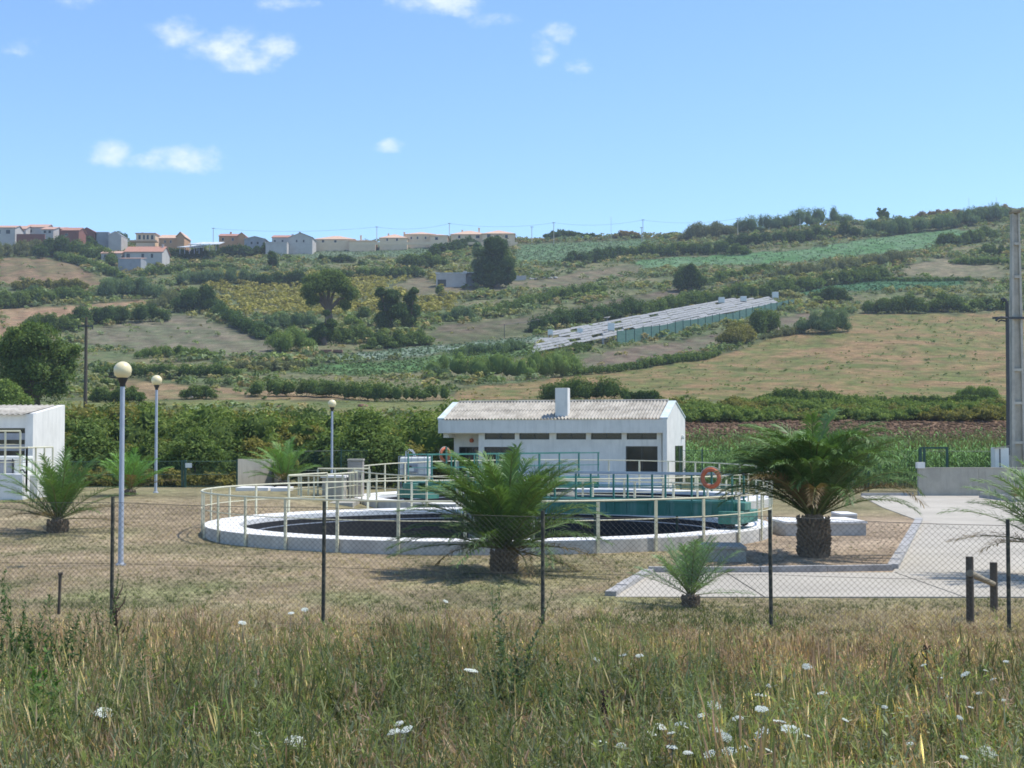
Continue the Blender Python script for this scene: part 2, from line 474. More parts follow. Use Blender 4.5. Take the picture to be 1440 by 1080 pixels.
simple('kerb_stone', (.42, .40, .37), (.30, .29, .27), .9, 4.0, .006)
simple('fibre_cement', (.46, .425, .36), (.28, .255, .21), .9, 1.6, .003, streak=(.26, .25, .2, .5), lo=.42, hi=.66)
simple('coping', (.52, .60, .58), (.66, .68, .66), .8, 2.0, lo=.45, hi=.6)
simple('cream_paint', (.66, .63, .44), (.56, .52, .36), .55, 3.0)
simple('green_paint', (.035, .17, .125), (.06, .22, .17), .55, 3.0, streak=(.22, .36, .32, .5))
simple('green_deck', (.03, .16, .115), (.055, .20, .15), .6, 2.0, streak=(.32, .42, .38, .6))
simple('dark_green', (.02, .07, .05), (.03, .09, .06), .5, 3.0)
simple('galvanised', (.42, .45, .49), (.36, .39, .43), .5, 4.0, metal=.25)
simple('globe', (.83, .72, .43), (.80, .68, .40), .3, 2.0)
simple('black_plastic', (.03, .03, .03), None, .5)
simple('orange_ring', (.56, .13, .05), (.50, .16, .08), .6, 5.0)
simple('rope', (.6, .58, .5), None, .9)
simple('glass_dark', (.012, .016, .016), (.02, .025, .025), .08, 1.0)
simple('window_frame', (.05, .06, .055), None, .5)
simple('fence_post', (.055, .055, .042), (.13, .12, .08), .9, 14.0, .006, lo=.48, hi=.56)
simple('fence_wire', (.055, .060, .050), (.10, .095, .075), .7, 5.0)
simple('wood_dark', (.075, .062, .045), (.12, .10, .075), .95, 6.0, .008, stretch=(8, 8, .8))
simple('wood_light', (.30, .26, .18), (.22, .18, .12), .9, 6.0, .005)
simple('pylon_concrete', (.50, .47, .39), (.40, .375, .31), .9, 3.0, .006, streak=(.2, .19, .17, .5))
simple('cabinet', (.36, .32, .27), (.30, .27, .23), .8, 3.0)
simple('plastic_white', (.74, .75, .70), (.68, .69, .62), .5, 2.0)
simple('plastic_yellow', (.50, .44, .20), (.30, .22, .10), .7, 3.0)
simple('grey_box', (.30, .32, .35), None, .6)
simple('trunk_bark', (.10, .075, .055), (.17, .13, .09), .95, 12.0, .02)
simple('palm_bark', (.15, .11, .075), (.27, .20, .13), .95, 16.0, .02)
simple('clay_roof', (.44, .22, .15), (.36, .18, .12), .85, 1.5, stretch=(1, 1, 1))
simple('pale_roof', (.62, .42, .29), (.55, .36, .24), .85, 1.0)
simple('orange_roof', (.52, .32, .23), (.45, .27, .19), .85, 1.0)
simple('peach_wall', (.80, .60, .40), (.74, .55, .36), .85, .6)
simple('ochre_wall', (.52, .30, .15), (.47, .27, .14), .85, .6)
simple('brick_wall', (.25, .10, .07), (.20, .085, .06), .9, .8)
simple('house_white', (.50, .47, .43), (.43, .40, .37), .85, .5)
simple('grey_render', (.33, .34, .35), (.27, .28, .29), .9, .5)
simple('shade_net', (.06, .15, .12), (.10, .19, .155), .9, .7, stretch=(1, 1, 3))
simple('sheet_white', (.66, .68, .68), (.38, .40, .40), .8, .8, lo=.4, hi=.6)
simple('net_white', (.34, .34, .325), (.19, .195, .185), .9, 1.3, lo=.38, hi=.62, detail=8.0)
simple('dark_metal', (.05, .055, .06), None, .5)
simple('flower_white', (.72, .74, .66), (.6, .64, .5), .9, 40.0)
simple('dead_plant', (.06, .038, .028), (.10, .06, .04), .95, 30.0)
simple('stone_block', (.42, .41, .37), (.32, .31, .28), .95, 3.0)
simple('rusty_wood', (.20, .10, .06), (.28, .17, .11), .9, 2.0)

def leaf_mat(name, trans=.28, gloss=.0, rough=.5):
    m = bpy.data.materials.new(name); m.use_nodes = True; t = m.node_tree; t.nodes.clear()
    at = N(t, 'ShaderNodeAttribute', _attribute_name='Col')
    d = N(t, 'ShaderNodeBsdfDiffuse'); tr = N(t, 'ShaderNodeBsdfTranslucent')
    t.links.new(at.outputs['Color'], d.inputs[0])
    mc = N(t, 'ShaderNodeMix', _data_type='RGBA', _blend_type='MULTIPLY'); mc.inputs[0].default_value = 1
    mc.inputs[7].default_value = (1.25, 1.35, .6, 1)
    t.links.new(at.outputs['Color'], mc.inputs[6]); t.links.new(mc.outputs[2], tr.inputs[0])
    mx = N(t, 'ShaderNodeMixShader'); mx.inputs[0].default_value = trans
    t.links.new(d.outputs[0], mx.inputs[1]); t.links.new(tr.outputs[0], mx.inputs[2]); last = mx.outputs[0]
    if gloss:
        g = N(t, 'ShaderNodeBsdfGlossy', Roughness=rough); m2 = N(t, 'ShaderNodeMixShader'); m2.inputs[0].default_value = gloss
        g.inputs[0].default_value = (.8, .8, .8, 1)
        t.links.new(last, m2.inputs[1]); t.links.new(g.outputs[0], m2.inputs[2]); last = m2.outputs[0]
    o = N(t, 'ShaderNodeOutputMaterial'); t.links.new(last, o.inputs[0]); M[name] = m
leaf_mat('leaves', .25); leaf_mat('palm_leaf', .2, .035, .5); leaf_mat('grass_blade', .4)

# ------------------------------------------------------------------ haze
hz = MB().box(-420, 420, -25, 760, -6, 108).build('haze', None)
hm = bpy.data.materials.new('haze_air'); hm.use_nodes = True; t = hm.node_tree; t.nodes.clear()
pv = N(t, 'ShaderNodeVolumePrincipled', Density=0.00020, Anisotropy=0.2)
pv.inputs['Color'].default_value = (.80, .88, 1.0, 1)
ho = N(t, 'ShaderNodeOutputMaterial'); t.links.new(pv.outputs[0], ho.inputs['Volume'])
hz.data.materials.append(hm); hz['kind'] = 'stuff'
hz.display_type = 'WIRE'

# ------------------------------------------------------------------ paving, kerbs
pave = empty('pavement', (12, 35, 0), kind='structure')
def inset_quad(q, g=.022):
    c = [sum(p[i] for p in q) / len(q) for i in (0, 1)]
    return [(p[0] + (c[0] - p[0]) * g / max(.5, math.hypot(p[0] - c[0], p[1] - c[1])) * 1.4, p[1] + (c[1] - p[1]) * g / max(.5, math.hypot(p[0] - c[0], p[1] - c[1])) * 1.4) for p in q]
def W2(u, v): d = F * EYE / (v - 614.0); return (xat(u, d), d)
# front strip of slabs
yf, yb = 24.35, 28.75
kx = [W2(862, 838)[0], 4.3, 7.7, 11.2, 15.0, 20.0, 28.0]
slabs = []
slabs.append([(kx[0], yf), (kx[1], yf), (kx[1], yb), (2.75, yb)])
for a_, b_ in zip(kx[1:-1], kx[2:]): slabs.append([(a_, yf), (b_, yf), (b_, yb), (a_, yb)])
ce = W2(1254, 801); ck = W2(1291, 733)       # kerb corners
rows = [(yb, 33.2), (33.2, 37.8), (37.8, 42.5), (42.5, ck[1])]
def kxat(y): return ce[0] + (ck[0] - ce[0]) * (y - ce[1]) / (ck[1] - ce[1])
for (a_, b_) in rows:
    for (x0, x1) in ((None, 13.2), (13.2, 18.5), (18.5, 28)):
        xa = kxat(a_) if x0 is None else x0; xb = kxat(b_) if x0 is None else x0
        slabs.append([(xa, a_), (x1, a_), (x1, b_), (xb, b_)])
farp = [W2(1291, 733), W2(1255, 722), W2(1222, 705), W2(1215, 698.5)]
slabs.append([(farp[0][0], farp[0][1]), (20.5, farp[0][1]), (20.5, 55), (W2(1240, 714)[0], 55)])
slabs.append([(20.5, farp[0][1]), (36, farp[0][1]), (36, 55), (20.5, 55)])
slabs.append([(W2(1240, 714)[0], 55), (20.5, 55), (20.5, 66), (W2(1215, 698.5)[0], 66)])
slabs.append([(20.5, 55), (36, 55), (36, 66), (20.5, 66)])
for q in slabs:
    q = inset_quad(q)
    MB().poly(q, (-.05, .022)).build('paving_slab', M['paving'], pave)
kerb = empty('kerb', (8, 30, 0), kind='structure')
def kerbrun(pts, L=1.0, w=.14, h=.13):
    for p, q in zip(pts[:-1], pts[1:]):
        p = Vector((*p, 0)); q = Vector((*q, 0)); d = (q - p); n = max(1, int(d.length / L)); dn = d.normalized(); sdv = Vector((-dn.y, dn.x, 0))
        for i in range(n):
            a = p + d * (i / n) + dn * .006; b = p + d * ((i + 1) / n) - dn * .006
            hh = h + random.uniform(-.008, .008)
            cs = [a - sdv * w / 2, b - sdv * w / 2, b + sdv * w / 2, a + sdv * w / 2]
            MB().quadbox([(c.x, c.y, -.05) for c in cs] + [(c.x, c.y, hh) for c in cs]).build('kerb_stone', M['kerb_stone'], kerb)
kerbrun([(2.75, yb + .08), (5.0, yb + .08), (ce[0] - .05, ce[1] - .05)])
kerbrun([(ce[0] + .02, ce[1] + .1), (ck[0], ck[1])], 1.0, .22, .12)
kerbrun([W2(858, 838), (2.75, yb - .05)], 1.0, .2, .10)
kerbrun([W2(1210, 697.5), (18.6, 66.1)], 1.0, .15, .15)

# ------------------------------------------------------------------ settling tanks
def ringpts(c, r, z, n=96, zf=None):
    return [(c[0] + r * math.cos(2 * PI * i / n), c[1] + r * math.sin(2 * PI * i / n), z if zf is None else zf(2 * PI * i / n)) for i in range(n)]
def tank(T, label, nposts, phase, zf, midf):
    cx_, cy_, r = T; rim = .33
    t = empty('settling_tank', (cx_, cy_, 0), label, 'tank', 'round settling tanks')
    c = (cx_, cy_, 0)
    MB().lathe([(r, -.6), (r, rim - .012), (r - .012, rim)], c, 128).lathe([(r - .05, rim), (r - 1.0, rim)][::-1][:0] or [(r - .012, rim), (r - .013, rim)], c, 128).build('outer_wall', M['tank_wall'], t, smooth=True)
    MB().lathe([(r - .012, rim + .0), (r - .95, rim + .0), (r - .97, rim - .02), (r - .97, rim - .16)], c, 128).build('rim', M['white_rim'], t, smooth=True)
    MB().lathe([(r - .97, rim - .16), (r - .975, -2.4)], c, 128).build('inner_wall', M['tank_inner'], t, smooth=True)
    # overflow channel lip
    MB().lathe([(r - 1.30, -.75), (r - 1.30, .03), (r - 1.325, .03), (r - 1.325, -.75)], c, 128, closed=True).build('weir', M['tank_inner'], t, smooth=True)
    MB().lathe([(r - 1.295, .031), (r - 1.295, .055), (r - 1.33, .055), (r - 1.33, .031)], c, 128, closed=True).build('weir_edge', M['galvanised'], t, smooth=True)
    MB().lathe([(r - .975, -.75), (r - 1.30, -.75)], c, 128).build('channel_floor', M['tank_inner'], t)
    MB().lathe([(.001, -1.25), (r - .99, -1.25)], c, 96).build('water', M['dark_water'], t)
    MB().lathe([(.55, -2), (.55, .55), (.50, .6), (.001, .6)], c, 24).build('centre_pillar', M['concrete'], t, smooth=True)
    rr = r + .045
    for k in range(nposts):
        a = phase + 2 * PI * k / nposts
        if zf(a) is None: continue
        x, y = cx_ + rr * math.cos(a), cy_ + rr * math.sin(a)
        z1 = zf(a)
        ca, sa = math.cos(a), math.sin(a)
        def Fn(s_, t_, z_, x=x, y=y, ca=ca, sa=sa): return (x + ca * t_ - sa * s_, y + sa * t_ + ca * s_, z_)
        m = MB().fbox(Fn, -.036, .036, -.02, .02, .02 + gz1(x, y) * 0, z1 - .02)
        m.build('railing_post', M['cream_paint'], t)
    MB().path(ringpts(c, rr, 0, 96, zf), .027, 6, True).build('top_rail', M['cream_paint'], t, smooth=True)
    MB().path(ringpts(c, rr, 0, 96, midf), .013, 5, True).build('middle_rail', M['cream_paint'], t, smooth=True)
    return t
tank(T1, 'nearer round white settling tank with cream railing and dark inside', 32, -PI / 2 - rad(14), lambda a: 1.25, lambda a: .79)
tank(T2, 'farther round settling tank in front of the long white building', 36, -PI / 2 + rad(3), lambda a: 1.46 + .2 * math.sin(a), lambda a: .88 + .1 * math.sin(a))

def bridge(label, c, ang, L, back, deckz, hand, nposts, ringlabel, ringat, ringz, pal):
    """walkway from the pillar to the rim"""
    t = empty('scraper_bridge', (c[0], c[1], .6), label, 'bridge', 'green scraper bridges of the settling tanks')
    ca, sa = math.cos(ang), math.sin(ang)
    def Fn(s_, t_, z_): return (c[0] + ca * s_ - sa * t_, c[1] + sa * s_ + ca * t_, z_)
    w = .55
    MB().fbox(Fn, -back, L, -w, -w + .06, deckz - .40, deckz).build('side_beam', M['green_deck'], t)
    MB().fbox(Fn, -back, L, w - .06, w, deckz - .40, deckz).build('side_beam', M['green_deck'], t)
    MB().fbox(Fn, -back, L, -w - .03, -w, deckz - .05, deckz + .02).fbox(Fn, -back, L, -w - .03, -w, deckz - .40, deckz - .36).build('flange', M['green_deck'], t)
    MB().fbox(Fn, -back, L, w, w + .03, deckz - .05, deckz + .02).fbox(Fn, -back, L, w, w + .03, deckz - .40, deckz - .36).build('flange', M['green_deck'], t)
    n = int((L + back) / .6)
    for i in range(n):
        a = -back + (L + back) * i / n
        MB().fbox(Fn, a + .01, a + (L + back) / n - .01, -w + .065, w - .065, deckz - .06, deckz - .01).build('deck_plate', M['green_deck'], t)
        MB().fbox(Fn, a, a + .025, -w - .028, -w, deckz - .355, deckz - .055).build('stiffener', M['green_deck'], t)
    # end carriage on the rim
    MB().fbox(Fn, L - .35, L + .25, -.85, .85, .47, .80).build('end_carriage', M['green_deck'], t, bevel=.015)
    MB().fbox(Fn, L - .38, L + .28, -.50, .10, .81, 1.02).build('motor_box', M['green_deck'], t, bevel=.02)
    for s in (-.65, .65):
        p0 = Vector(Fn(L - .08, s - .05, .47)); p1 = Vector(Fn(L - .08, s + .05, .47))
        MB().tube(p0, p1, .13, n=16).build('wheel', M['black_plastic'], t, smooth=True)
    for s in (-w, w):
        for k in range(nposts):
            a = -back + .05 + (L + back - .1) * k / (nposts - 1)
            MB().fbox(Fn, a - .022, a + .022, s - .022, s + .022, deckz - .3, deckz + hand).build('railing_post', M['green_paint'], t)
        MB().fbox(Fn, -back, L, s - .03, s + .03, deckz + hand, deckz + hand + .045).build('handrail', M[pal], t)
        MB().fbox(Fn, -back, L, s - .014, s + .014, deckz + hand * .5, deckz + hand * .5 + .025).build('middle_rail', M['green_paint'], t)
    # scraper blades hanging into the tank
    for k in range(3):
        a = .9 + k * (L - 2.2) / 2.2
        MB().fbox(Fn, a, a + .05, -.03, .03, -1.5, deckz - .4).build('scraper_arm', M['dark_green'], t)
    # lifebuoy: torus hung on the rail
    rp = Vector(Fn(ringat, -w - .09, ringz))
    lb = empty('lifebuoy', rp, ringlabel, 'life ring', 'orange lifebuoys on the bridge railings')
    R0, r0 = .225, .058
    m = MB(); n1_, n2_ = 40, 10
    ax = Vector((ca, sa, 0)); up = Vector((0, 0, 1)); nr = Vector((sa, -ca, 0))
    def torus(m, R0, r0, th0, th1, n1_, closed):
        pts = []
        for i in range(n1_ + (0 if closed else 1)):
            th = th0 + (th1 - th0) * i / n1_
            pts.append(rp + ax * (R0 * math.cos(th)) + up * (R0 * math.sin(th)))
        b = len(m.v)
        for k, p in enumerate(pts):
            rdir = (p - rp).normalized()
            for j in range(n2_):
                a2 = 2 * PI * j / n2_
                m.v.append(tuple(p + rdir * (r0 * math.cos(a2)) + nr * (r0 * math.sin(a2))))
        mm = len(pts)
        for k in range(mm if closed else mm - 1):
            k2 = (k + 1) % mm
            for j in range(n2_):
                j2 = (j + 1) % n2_
                m.f.append([b + k * n2_ + j, b + k * n2_ + j2, b + k2 * n2_ + j2, b + k2 * n2_ + j])
        return m
    torus(m, R0, r0, 0, 2 * PI, 40, True).build('ring', M['orange_ring'], lb, smooth=True)
    for q in (PI / 4, 3 * PI / 4, 5 * PI / 4, 7 * PI / 4):
        torus(MB(), R0, r0 + .006, q - .09, q + .09, 4, False).build('band', M['plastic_white'] if ringat < 5 else M['orange_ring'], lb, smooth=True)
    torus(MB(), R0 + .075, .009, 0, 2 * PI, 32, True).build('rope', M['rope'], lb, smooth=True)
    MB().fbox(Fn, ringat - .02, ringat + .02, -w - .05, -w + .02, ringz - .35, ringz + .30).build('hanger', M['green_paint'], lb)
    return t
ang1 = math.atan2(37.9 - 41, 5.95 + .7)
bridge('green walkway bridge lying over the right half of the nearer tank', (T1[0], T1[1]), ang1, 7.45, .4, 1.03, .70, 8,
       'orange lifebuoy on the railing over the nearer tank beside the big palm', 6.85, 1.66, 'galvanised')
ang2 = math.atan2(53.2 - 58.6, -3.35 - 2.04)
bridge('green walkway bridge with dark green railing over the farther tank', (T2[0], T2[1]), ang2, 7.9, 1.7, 1.08, .98, 9,
       'smaller looking orange lifebuoy hanging left of the building porch', 5.9, 2.06, 'green_paint')

# ------------------------------------------------------------------ pump house (long white building)
bx0, by0 = xat(932, 75), 75.0
rot = rad(16.2)
ex = Vector((-math.cos(rot), math.sin(rot), 0))       # along the front, right to left
ey = Vector((math.sin(rot), math.cos(rot), 0))        # towards the back
def PF(s, t, z): return (bx0 + ex.x * s + ey.x * t, by0 + ex.y * s + ey.y * t, z)
def u2s(u, t=0.0):
    # distance along the facade for a picture column
    k = (u - 720) / F
    return (k * (by0 + ey.y * t) - bx0 - ey.x * t) / (ex.x - k * ex.y)
def v2z(v, s, t=0.0): return EYE + (614 - v) / F * (by0 + ex.y * s + ey.y * t)
ph = empty('pump_house', PF(6, 3, 0), 'long white building with corrugated roof, strip windows and chimney behind the tanks', 'building')
HL = u2s(621); DP = 5.9; ZE = v2z(589.5, 0); ZF0 = v2z(609, 0)
def wallgrid(Fn, s0, s1, z0, z1, holes, t0, t1, name, material, parent):
    ss = sorted({s0, s1, *[h[0] for h in holes], *[h[1] for h in holes]}); zs = sorted({z0, z1, *[h[2] for h in holes], *[h[3] for h in holes]})
    m = MB()
    def isin(a, b): return any(h[0] <= a <= h[1] and h[2] <= b <= h[3] for h in holes)
    for i in range(len(ss) - 1):
        for j in range(len(zs) - 1):
            if isin((ss[i] + ss[i + 1]) / 2, (zs[j] + zs[j + 1]) / 2): continue
            m.face([Fn(ss[i], t0, zs[j]), Fn(ss[i + 1], t0, zs[j]), Fn(ss[i + 1], t0, zs[j + 1]), Fn(ss[i], t0, zs[j + 1])])
            m.face([Fn(ss[i], t1, zs[j]), Fn(ss[i], t1, zs[j + 1]), Fn(ss[i + 1], t1, zs[j + 1]), Fn(ss[i + 1], t1, zs[j])])
    for h in holes:
        a, b, c, d = h
        m.face([Fn(a, t0, c), Fn(a, t1, c), Fn(b, t1, c), Fn(b, t0, c)]); m.face([Fn(a, t0, d), Fn(b, t0, d), Fn(b, t1, d), Fn(a, t1, d)])
        m.face([Fn(a, t0, c), Fn(a, t0, d), Fn(a, t1, d), Fn(a, t1, c)]); m.face([Fn(b, t0, c), Fn(b, t1, c), Fn(b, t1, d), Fn(b, t0, d)])
    for (a, b) in ((s0, s0), (s1, s1)): m.face([Fn(a, t0, z0), Fn(a, t1, z0), Fn(a, t1, z1), Fn(a, t0, z1)])
    m.face([Fn(s0, t0, z1), Fn(s1, t0, z1), Fn(s1, t1, z1), Fn(s0, t1, z1)])
    return m.build(name, material, parent)
def window(Fn, h, t0, parent, mull=1, name='window'):
    a, b, c, d = h; f = .05
    m = MB()
    m.fbox(Fn, a, b, t0, t0 + .05, c, c + f).fbox(Fn, a, b, t0, t0 + .05, d - f, d)
    m.fbox(Fn, a, a + f, t0, t0 + .05, c + f, d - f).fbox(Fn, b - f, b, t0, t0 + .05, c + f, d - f)
    for k in range(1, mull):
        x = a + (b - a) * k / mull; m.fbox(Fn, x - .02, x + .02, t0, t0 + .05, c + f, d - f)
    w = m.build(name, M['window_frame'], parent)
    MB().fbox(Fn, a + f, b - f, t0 + .02, t0 + .03, c + f, d - f).build('pane', M['glass_dark'], w)
    return w
setb = .35
sR, sP = u2s(925, setb), u2s(673, setb)
holes = []
for (a, b) in ((881, 923.5), (831, 874), (782, 824), (730, 772.5), (681.5, 724)):
    s_, e_ = u2s(b, setb), u2s(a, setb); holes.append((s_, e_, v2z(618, s_, setb), v2z(608.2, s_, setb)))
h1 = (u2s(924.5, setb), u2s(879.5, setb), v2z(663.5, 1, setb), v2z(627.5, 1, setb))
h2 = (u2s(724, setb), u2s(680.5, setb), v2z(661, 9, setb), v2z(628.5, 9, setb))
sRb = u2s(930, setb)
wallgrid(PF, sRb, sP, -.1, ZF0 + .02, holes + [h1, h2], setb, setb + .22, 'front_wall', M['white_render'], ph)
for h in holes: window(PF, h, setb + .09, ph, 2)
window(PF, h1, setb + .12, ph, 2); window(PF, h2, setb + .12, ph, 2)
# recessed porch on the left
sL = u2s(634, setb)
wallgrid(PF, sP - .2, sL, -.1, ZF0 + .02, [(u2s(672, 1.2), u2s(643, 1.2), .15, v2z(628.5, 10, 1.2))], 1.5, 1.7, 'porch_wall', M['white_render'], ph)
dh = (u2s(672, 1.2), u2s(643, 1.2), .15, v2z(628.5, 10, 1.2))
window(PF, dh, 1.55, ph, 3, 'door')
MB().fbox(PF, sP - .20, sP, setb + .22, 1.5, -.1, ZF0 + .02).build('porch_side_wall', M['white_render'], ph)
MB().fbox(PF, sL, sL + .2, 1.5, DP, -.1, ZF0 + .02).build('left_wall', M['white_render'], ph)
MB().fbox(PF, sP + .01, HL - .02, setb + .02, 1.5, ZF0 - .05, ZF0 + .03).build('porch_soffit', M['white_render'], ph)
lp = Vector(PF(u2s(662, 1.3), 1.44, v2z(619.5, 10, 1.4)))
MB().lathe([(.001, -.12), (.09, -.09), (.13, 0), (.09, .1), (.001, .13)], lp, 14).build('wall_lamp', M['orange_ring'], ph, smooth=True)
# fascia / parapet
MB().fbox(PF, -.0, HL, 0, .30, ZF0, ZE).build('fascia', M['white_render'], ph, bevel=.012)
MB().fbox(PF, HL - .3, HL, .302, DP, ZF0 - .25, ZF0 + .6).build('left_beam', M['white_render'], ph)
# gables
ZR = v2z(565, -1.0, DP * .45); TR = DP * .45
def gable(s0, s1, name, zb, holes=()):
    m = MB()
    prof = [(0, zb), (DP, zb), (DP, v2z(588, 0, DP)), (TR, ZR), (0, ZE + .02)]
    b = len(m.v)
    for s in (s0, s1):
        for (t_, z_) in prof: m.v.append(PF(s, t_, z_))
    n = 5
    m.f += [[b + i for i in range(n)], [b + n + i for i in range(n)][::-1]]
    for i in range(n):
        j = (i + 1) % n; m.f.append([b + i, b + n + i, b + n + j, b + j])
    return m.build(name, M['white_render'], ph)
gable(-.22, -.002, 'gable_wall', -.1)
# end pier seen beside the front wall and side door
MB().fbox(PF, -.002, sRb - .002, setb + .1, 1.2, -.1, ZF0).build('end_pier', M['white_render'], ph)
sd0 = MB().fbox(PF, -.25, -.222, DP * .42, DP * .83, .15, 2.25).build('side_door', M['glass_dark'], ph)
MB().fbox(PF, -.265, -.22, DP * .60, DP * .635, .15, 2.25).build('door_frame', M['window_frame'], sd0)
pl_ = Vector(PF(-.3, DP * .78, 2.75)); MB().lathe([(.001, -.15), (.08, -.12), (.1, 0), (.05, .1), (.001, .12)], pl_, 12).build('wall_lamp', M['plastic_white'], ph, smooth=True)
m = MB(); prof = [(0, ZF0), (DP, ZF0), (DP, v2z(588, 0, DP)), (TR, ZR), (0, ZE + .02)]
b = 0
for s in (HL + .002, HL + .2):
    for (t_, z_) in prof: m.v.append(PF(s, t_, z_))
m.f += [[0, 1, 2, 3, 4], [9, 8, 7, 6, 5]] + [[i, 5 + i, 5 + (i + 1) % 5, (i + 1) % 5] for i in range(5)]
m.build('gable_wall', M['white_render'], ph)
ZB = v2z(588, 0, DP)
MB().fbox(PF, -.0, HL, DP - .25, DP, -.1, ZB - .12).build('rear_wall', M['white_render'], ph)
# copings on the gable slopes
def slope_bar(s0, s1, lift, name):
    for (ta, za, tb, zb_) in ((0, ZE + .02, TR, ZR), (TR, ZR, DP, ZB)):
        c = [PF(s0, ta, za + .002), PF(s1, ta, za + .002), PF(s1, tb, zb_ + .002), PF(s0, tb, zb_ + .002)]
        c2 = [(p[0], p[1], p[2] + lift) for p in c]
        MB().quadbox(c + c2).build(name, M['coping'], ph)
slope_bar(-.26, .16, .07, 'coping'); slope_bar(HL - .15, HL + .25, .07, 'coping')
# corrugated sheets, two courses on the front slope
def sheet(s0, s1, ta, tb, za, zb_, lift):
    nw = max(2, int(round((s1 - s0) / .177))); per = 8; n = nw * per
    m = MB(); rows_ = 2
    for r in range(rows_):
        q = r; t_ = ta + (tb - ta) * q; z_ = za + (zb_ - za) * q
        for i in range(n + 1):
            s = s0 + (s1 - s0) * i / n
            zz = z_ + lift + .045 * math.cos(2 * PI * i / per)
            m.v.append(PF(s, t_, zz))
    k = n + 1
    for r in range(rows_):
        for i in range(n + 1): p = m.v[r * k + i]; m.v.append((p[0], p[1], p[2] - .012))
    o = 2 * k
    for i in range(n):
        m.f.append([i, i + 1, k + i + 1, k + i]); m.f.append([o + i, o + k + i, o + k + i + 1, o + i + 1])
        m.f.append([i, o + i, o + i + 1, i + 1]); m.f.append([k + i, k + i + 1, o + k + i + 1, o + k + i])
    return m
ns = 13; w = (HL - .30) / ns
cs0, cs1 = u2s(801, .8), u2s(783.5, .8)
for i in range(ns):
    a = .16 + i * w; b_ = a + w - .004
    zsl = lambda t_: ZE + .02 + (ZR - ZE - .02) * t_ / TR
    for (ta, tb, lf) in ((-.06, TR * .54, .045), (TR * .47, TR + .02, .075)):
        o = sheet(a, b_, ta, tb, zsl(ta), zsl(tb), lf).build('roof_sheet', M['fibre_cement'], ph, smooth=True)
    sheet(a, b_, TR, DP + .05, ZR, ZB - .02, .06).build('roof_sheet', M['fibre_cement'], ph, smooth=True)
MB().path([PF(s, TR, ZR + .08) for s in (.16, HL / 2, HL - .16)], .07, 8).build('ridge_cap', M['fibre_cement'], ph, smooth=True)
MB().fbox(PF, cs0, cs1, .35, .90, ZE - .3, v2z(545.5, 5, 0.4)).build('chimney', M['white_render'], ph, bevel=.015)
MB().fbox(PF, -.6, HL + .2, -.8, setb + .05, -.2, .14).build('plinth', M['white_rim'], ph)

# ------------------------------------------------------------------ small building at left, with its low tank and frame
lb_ = empty('small_building', (-20, 55.8, .55), 'small white building with flat corrugated roof cut off at the left edge', 'building')
X1 = xat(47, 54.0)
wz = lambda x: x
x0b = -25.0
def I3(s, t, z): return (s, t, z)
wl_holes = [(-23.0, xat(37.5, 54), .77, zat(602, 54))]
wallgrid(I3, x0b, X1 - .3, .2, zat(583, 54), wl_holes, 54.0, 54.3, 'front_wall', M['white_render'], lb_)
MB().box(X1 - .3, X1, 53.98, 54.32, .2, zat(583, 54) + .02).build('corner_pier', M['white_render'], lb_)
z1, z2 = zat(581, 54), zat(569.5, 57.8)
m = MB().quadbox([(X1 - .25, 54.32, .2), (X1, 54.32, .2), (X1, 57.8, .2), (X1 - .25, 57.8, .2), (X1 - .25, 54.32, z1), (X1, 54.32, z1), (X1, 57.8, z2), (X1 - .25, 57.8, z2)])
m.build('right_wall', M['white_render'], lb_)
wb = window(I3, (-23.0, xat(37.5, 54), .77, zat(602, 54)), 54.17, lb_, 3)
for k in range(5):
    z = .95 + k * .42
    MB().box(-22.95, xat(36.5, 54), 54.12, 54.15, z, z + .25).build('louvre', M['grey_box'], lb_)
for i in range(6):
    a = x0b + i * (X1 - .27 - x0b) / 6; b_ = a + (X1 - .27 - x0b) / 6 - .005
    nn_ = 40; m = MB()
    for (t_, z_) in ((53.8, z1 - .10), (57.8, z2 - .06)):
        for q in range(nn_ + 1): m.v.append((a + (b_ - a) * q / nn_, t_, z_ + .03 * math.cos(2 * PI * q / 8) + .05))
    k = nn_ + 1
    for q in range(nn_): m.f.append([q, q + 1, k + q + 1, k + q])
    mm = m.build('roof_sheet', M['fibre_cement'], lb_, smooth=True)
    so = mm.modifiers.new('thick', 'SOLIDIFY'); so.thickness = .015
MB().box(x0b, X1 - .28, 57.5, 57.8, .2, z2 - .1).build('rear_wall', M['white_render'], lb_)

lt = empty('inlet_basin', (-20, 50.5, .3), 'low white basin with cream railings in front of the small left building', 'basin')
MB().box(-26, xat(54, 51), 51.0, 53.4, -.2, zat(668, 51)).build('raised_basin', M['white_rim'], lt, bevel=.02)
MB().box(-26, xat(44, 51), 50.2, 50.98, -.2, zat(679, 40.6)).build('front_wall', M['white_rim'], lt, bevel=.02)
def rail_line(pts, zt, zm, parent, spacing=.95, zb=.9, matn='cream_paint'):
    for p, q in zip(pts[:-1], pts[1:]):
        p = Vector((*p, 0)); q = Vector((*q, 0)); L = (q - p).length; n = max(1, int(round(L / spacing)))
        for i in range(n + 1):
            c = p + (q - p) * (i / n)
            MB().box(c.x - .03, c.x + .03, c.y - .02, c.y + .02, zb, zt - .025).build('railing_post', M[matn], parent)
        MB().tube((p.x, p.y, zt), (q.x, q.y, zt), .03, n=8).build('top_rail', M[matn], parent, smooth=True)
        MB().tube((p.x, p.y, zm), (q.x, q.y, zm), .014, n=6).build('middle_rail', M[matn], parent, smooth=True)
rail_line([(-26, 50.3), (xat(38.5, 50.3), 50.3), (xat(60, 52.0), 53.2)], zat(629.5, 50.3), zat(650, 50.3), lt, 1.1, .8)
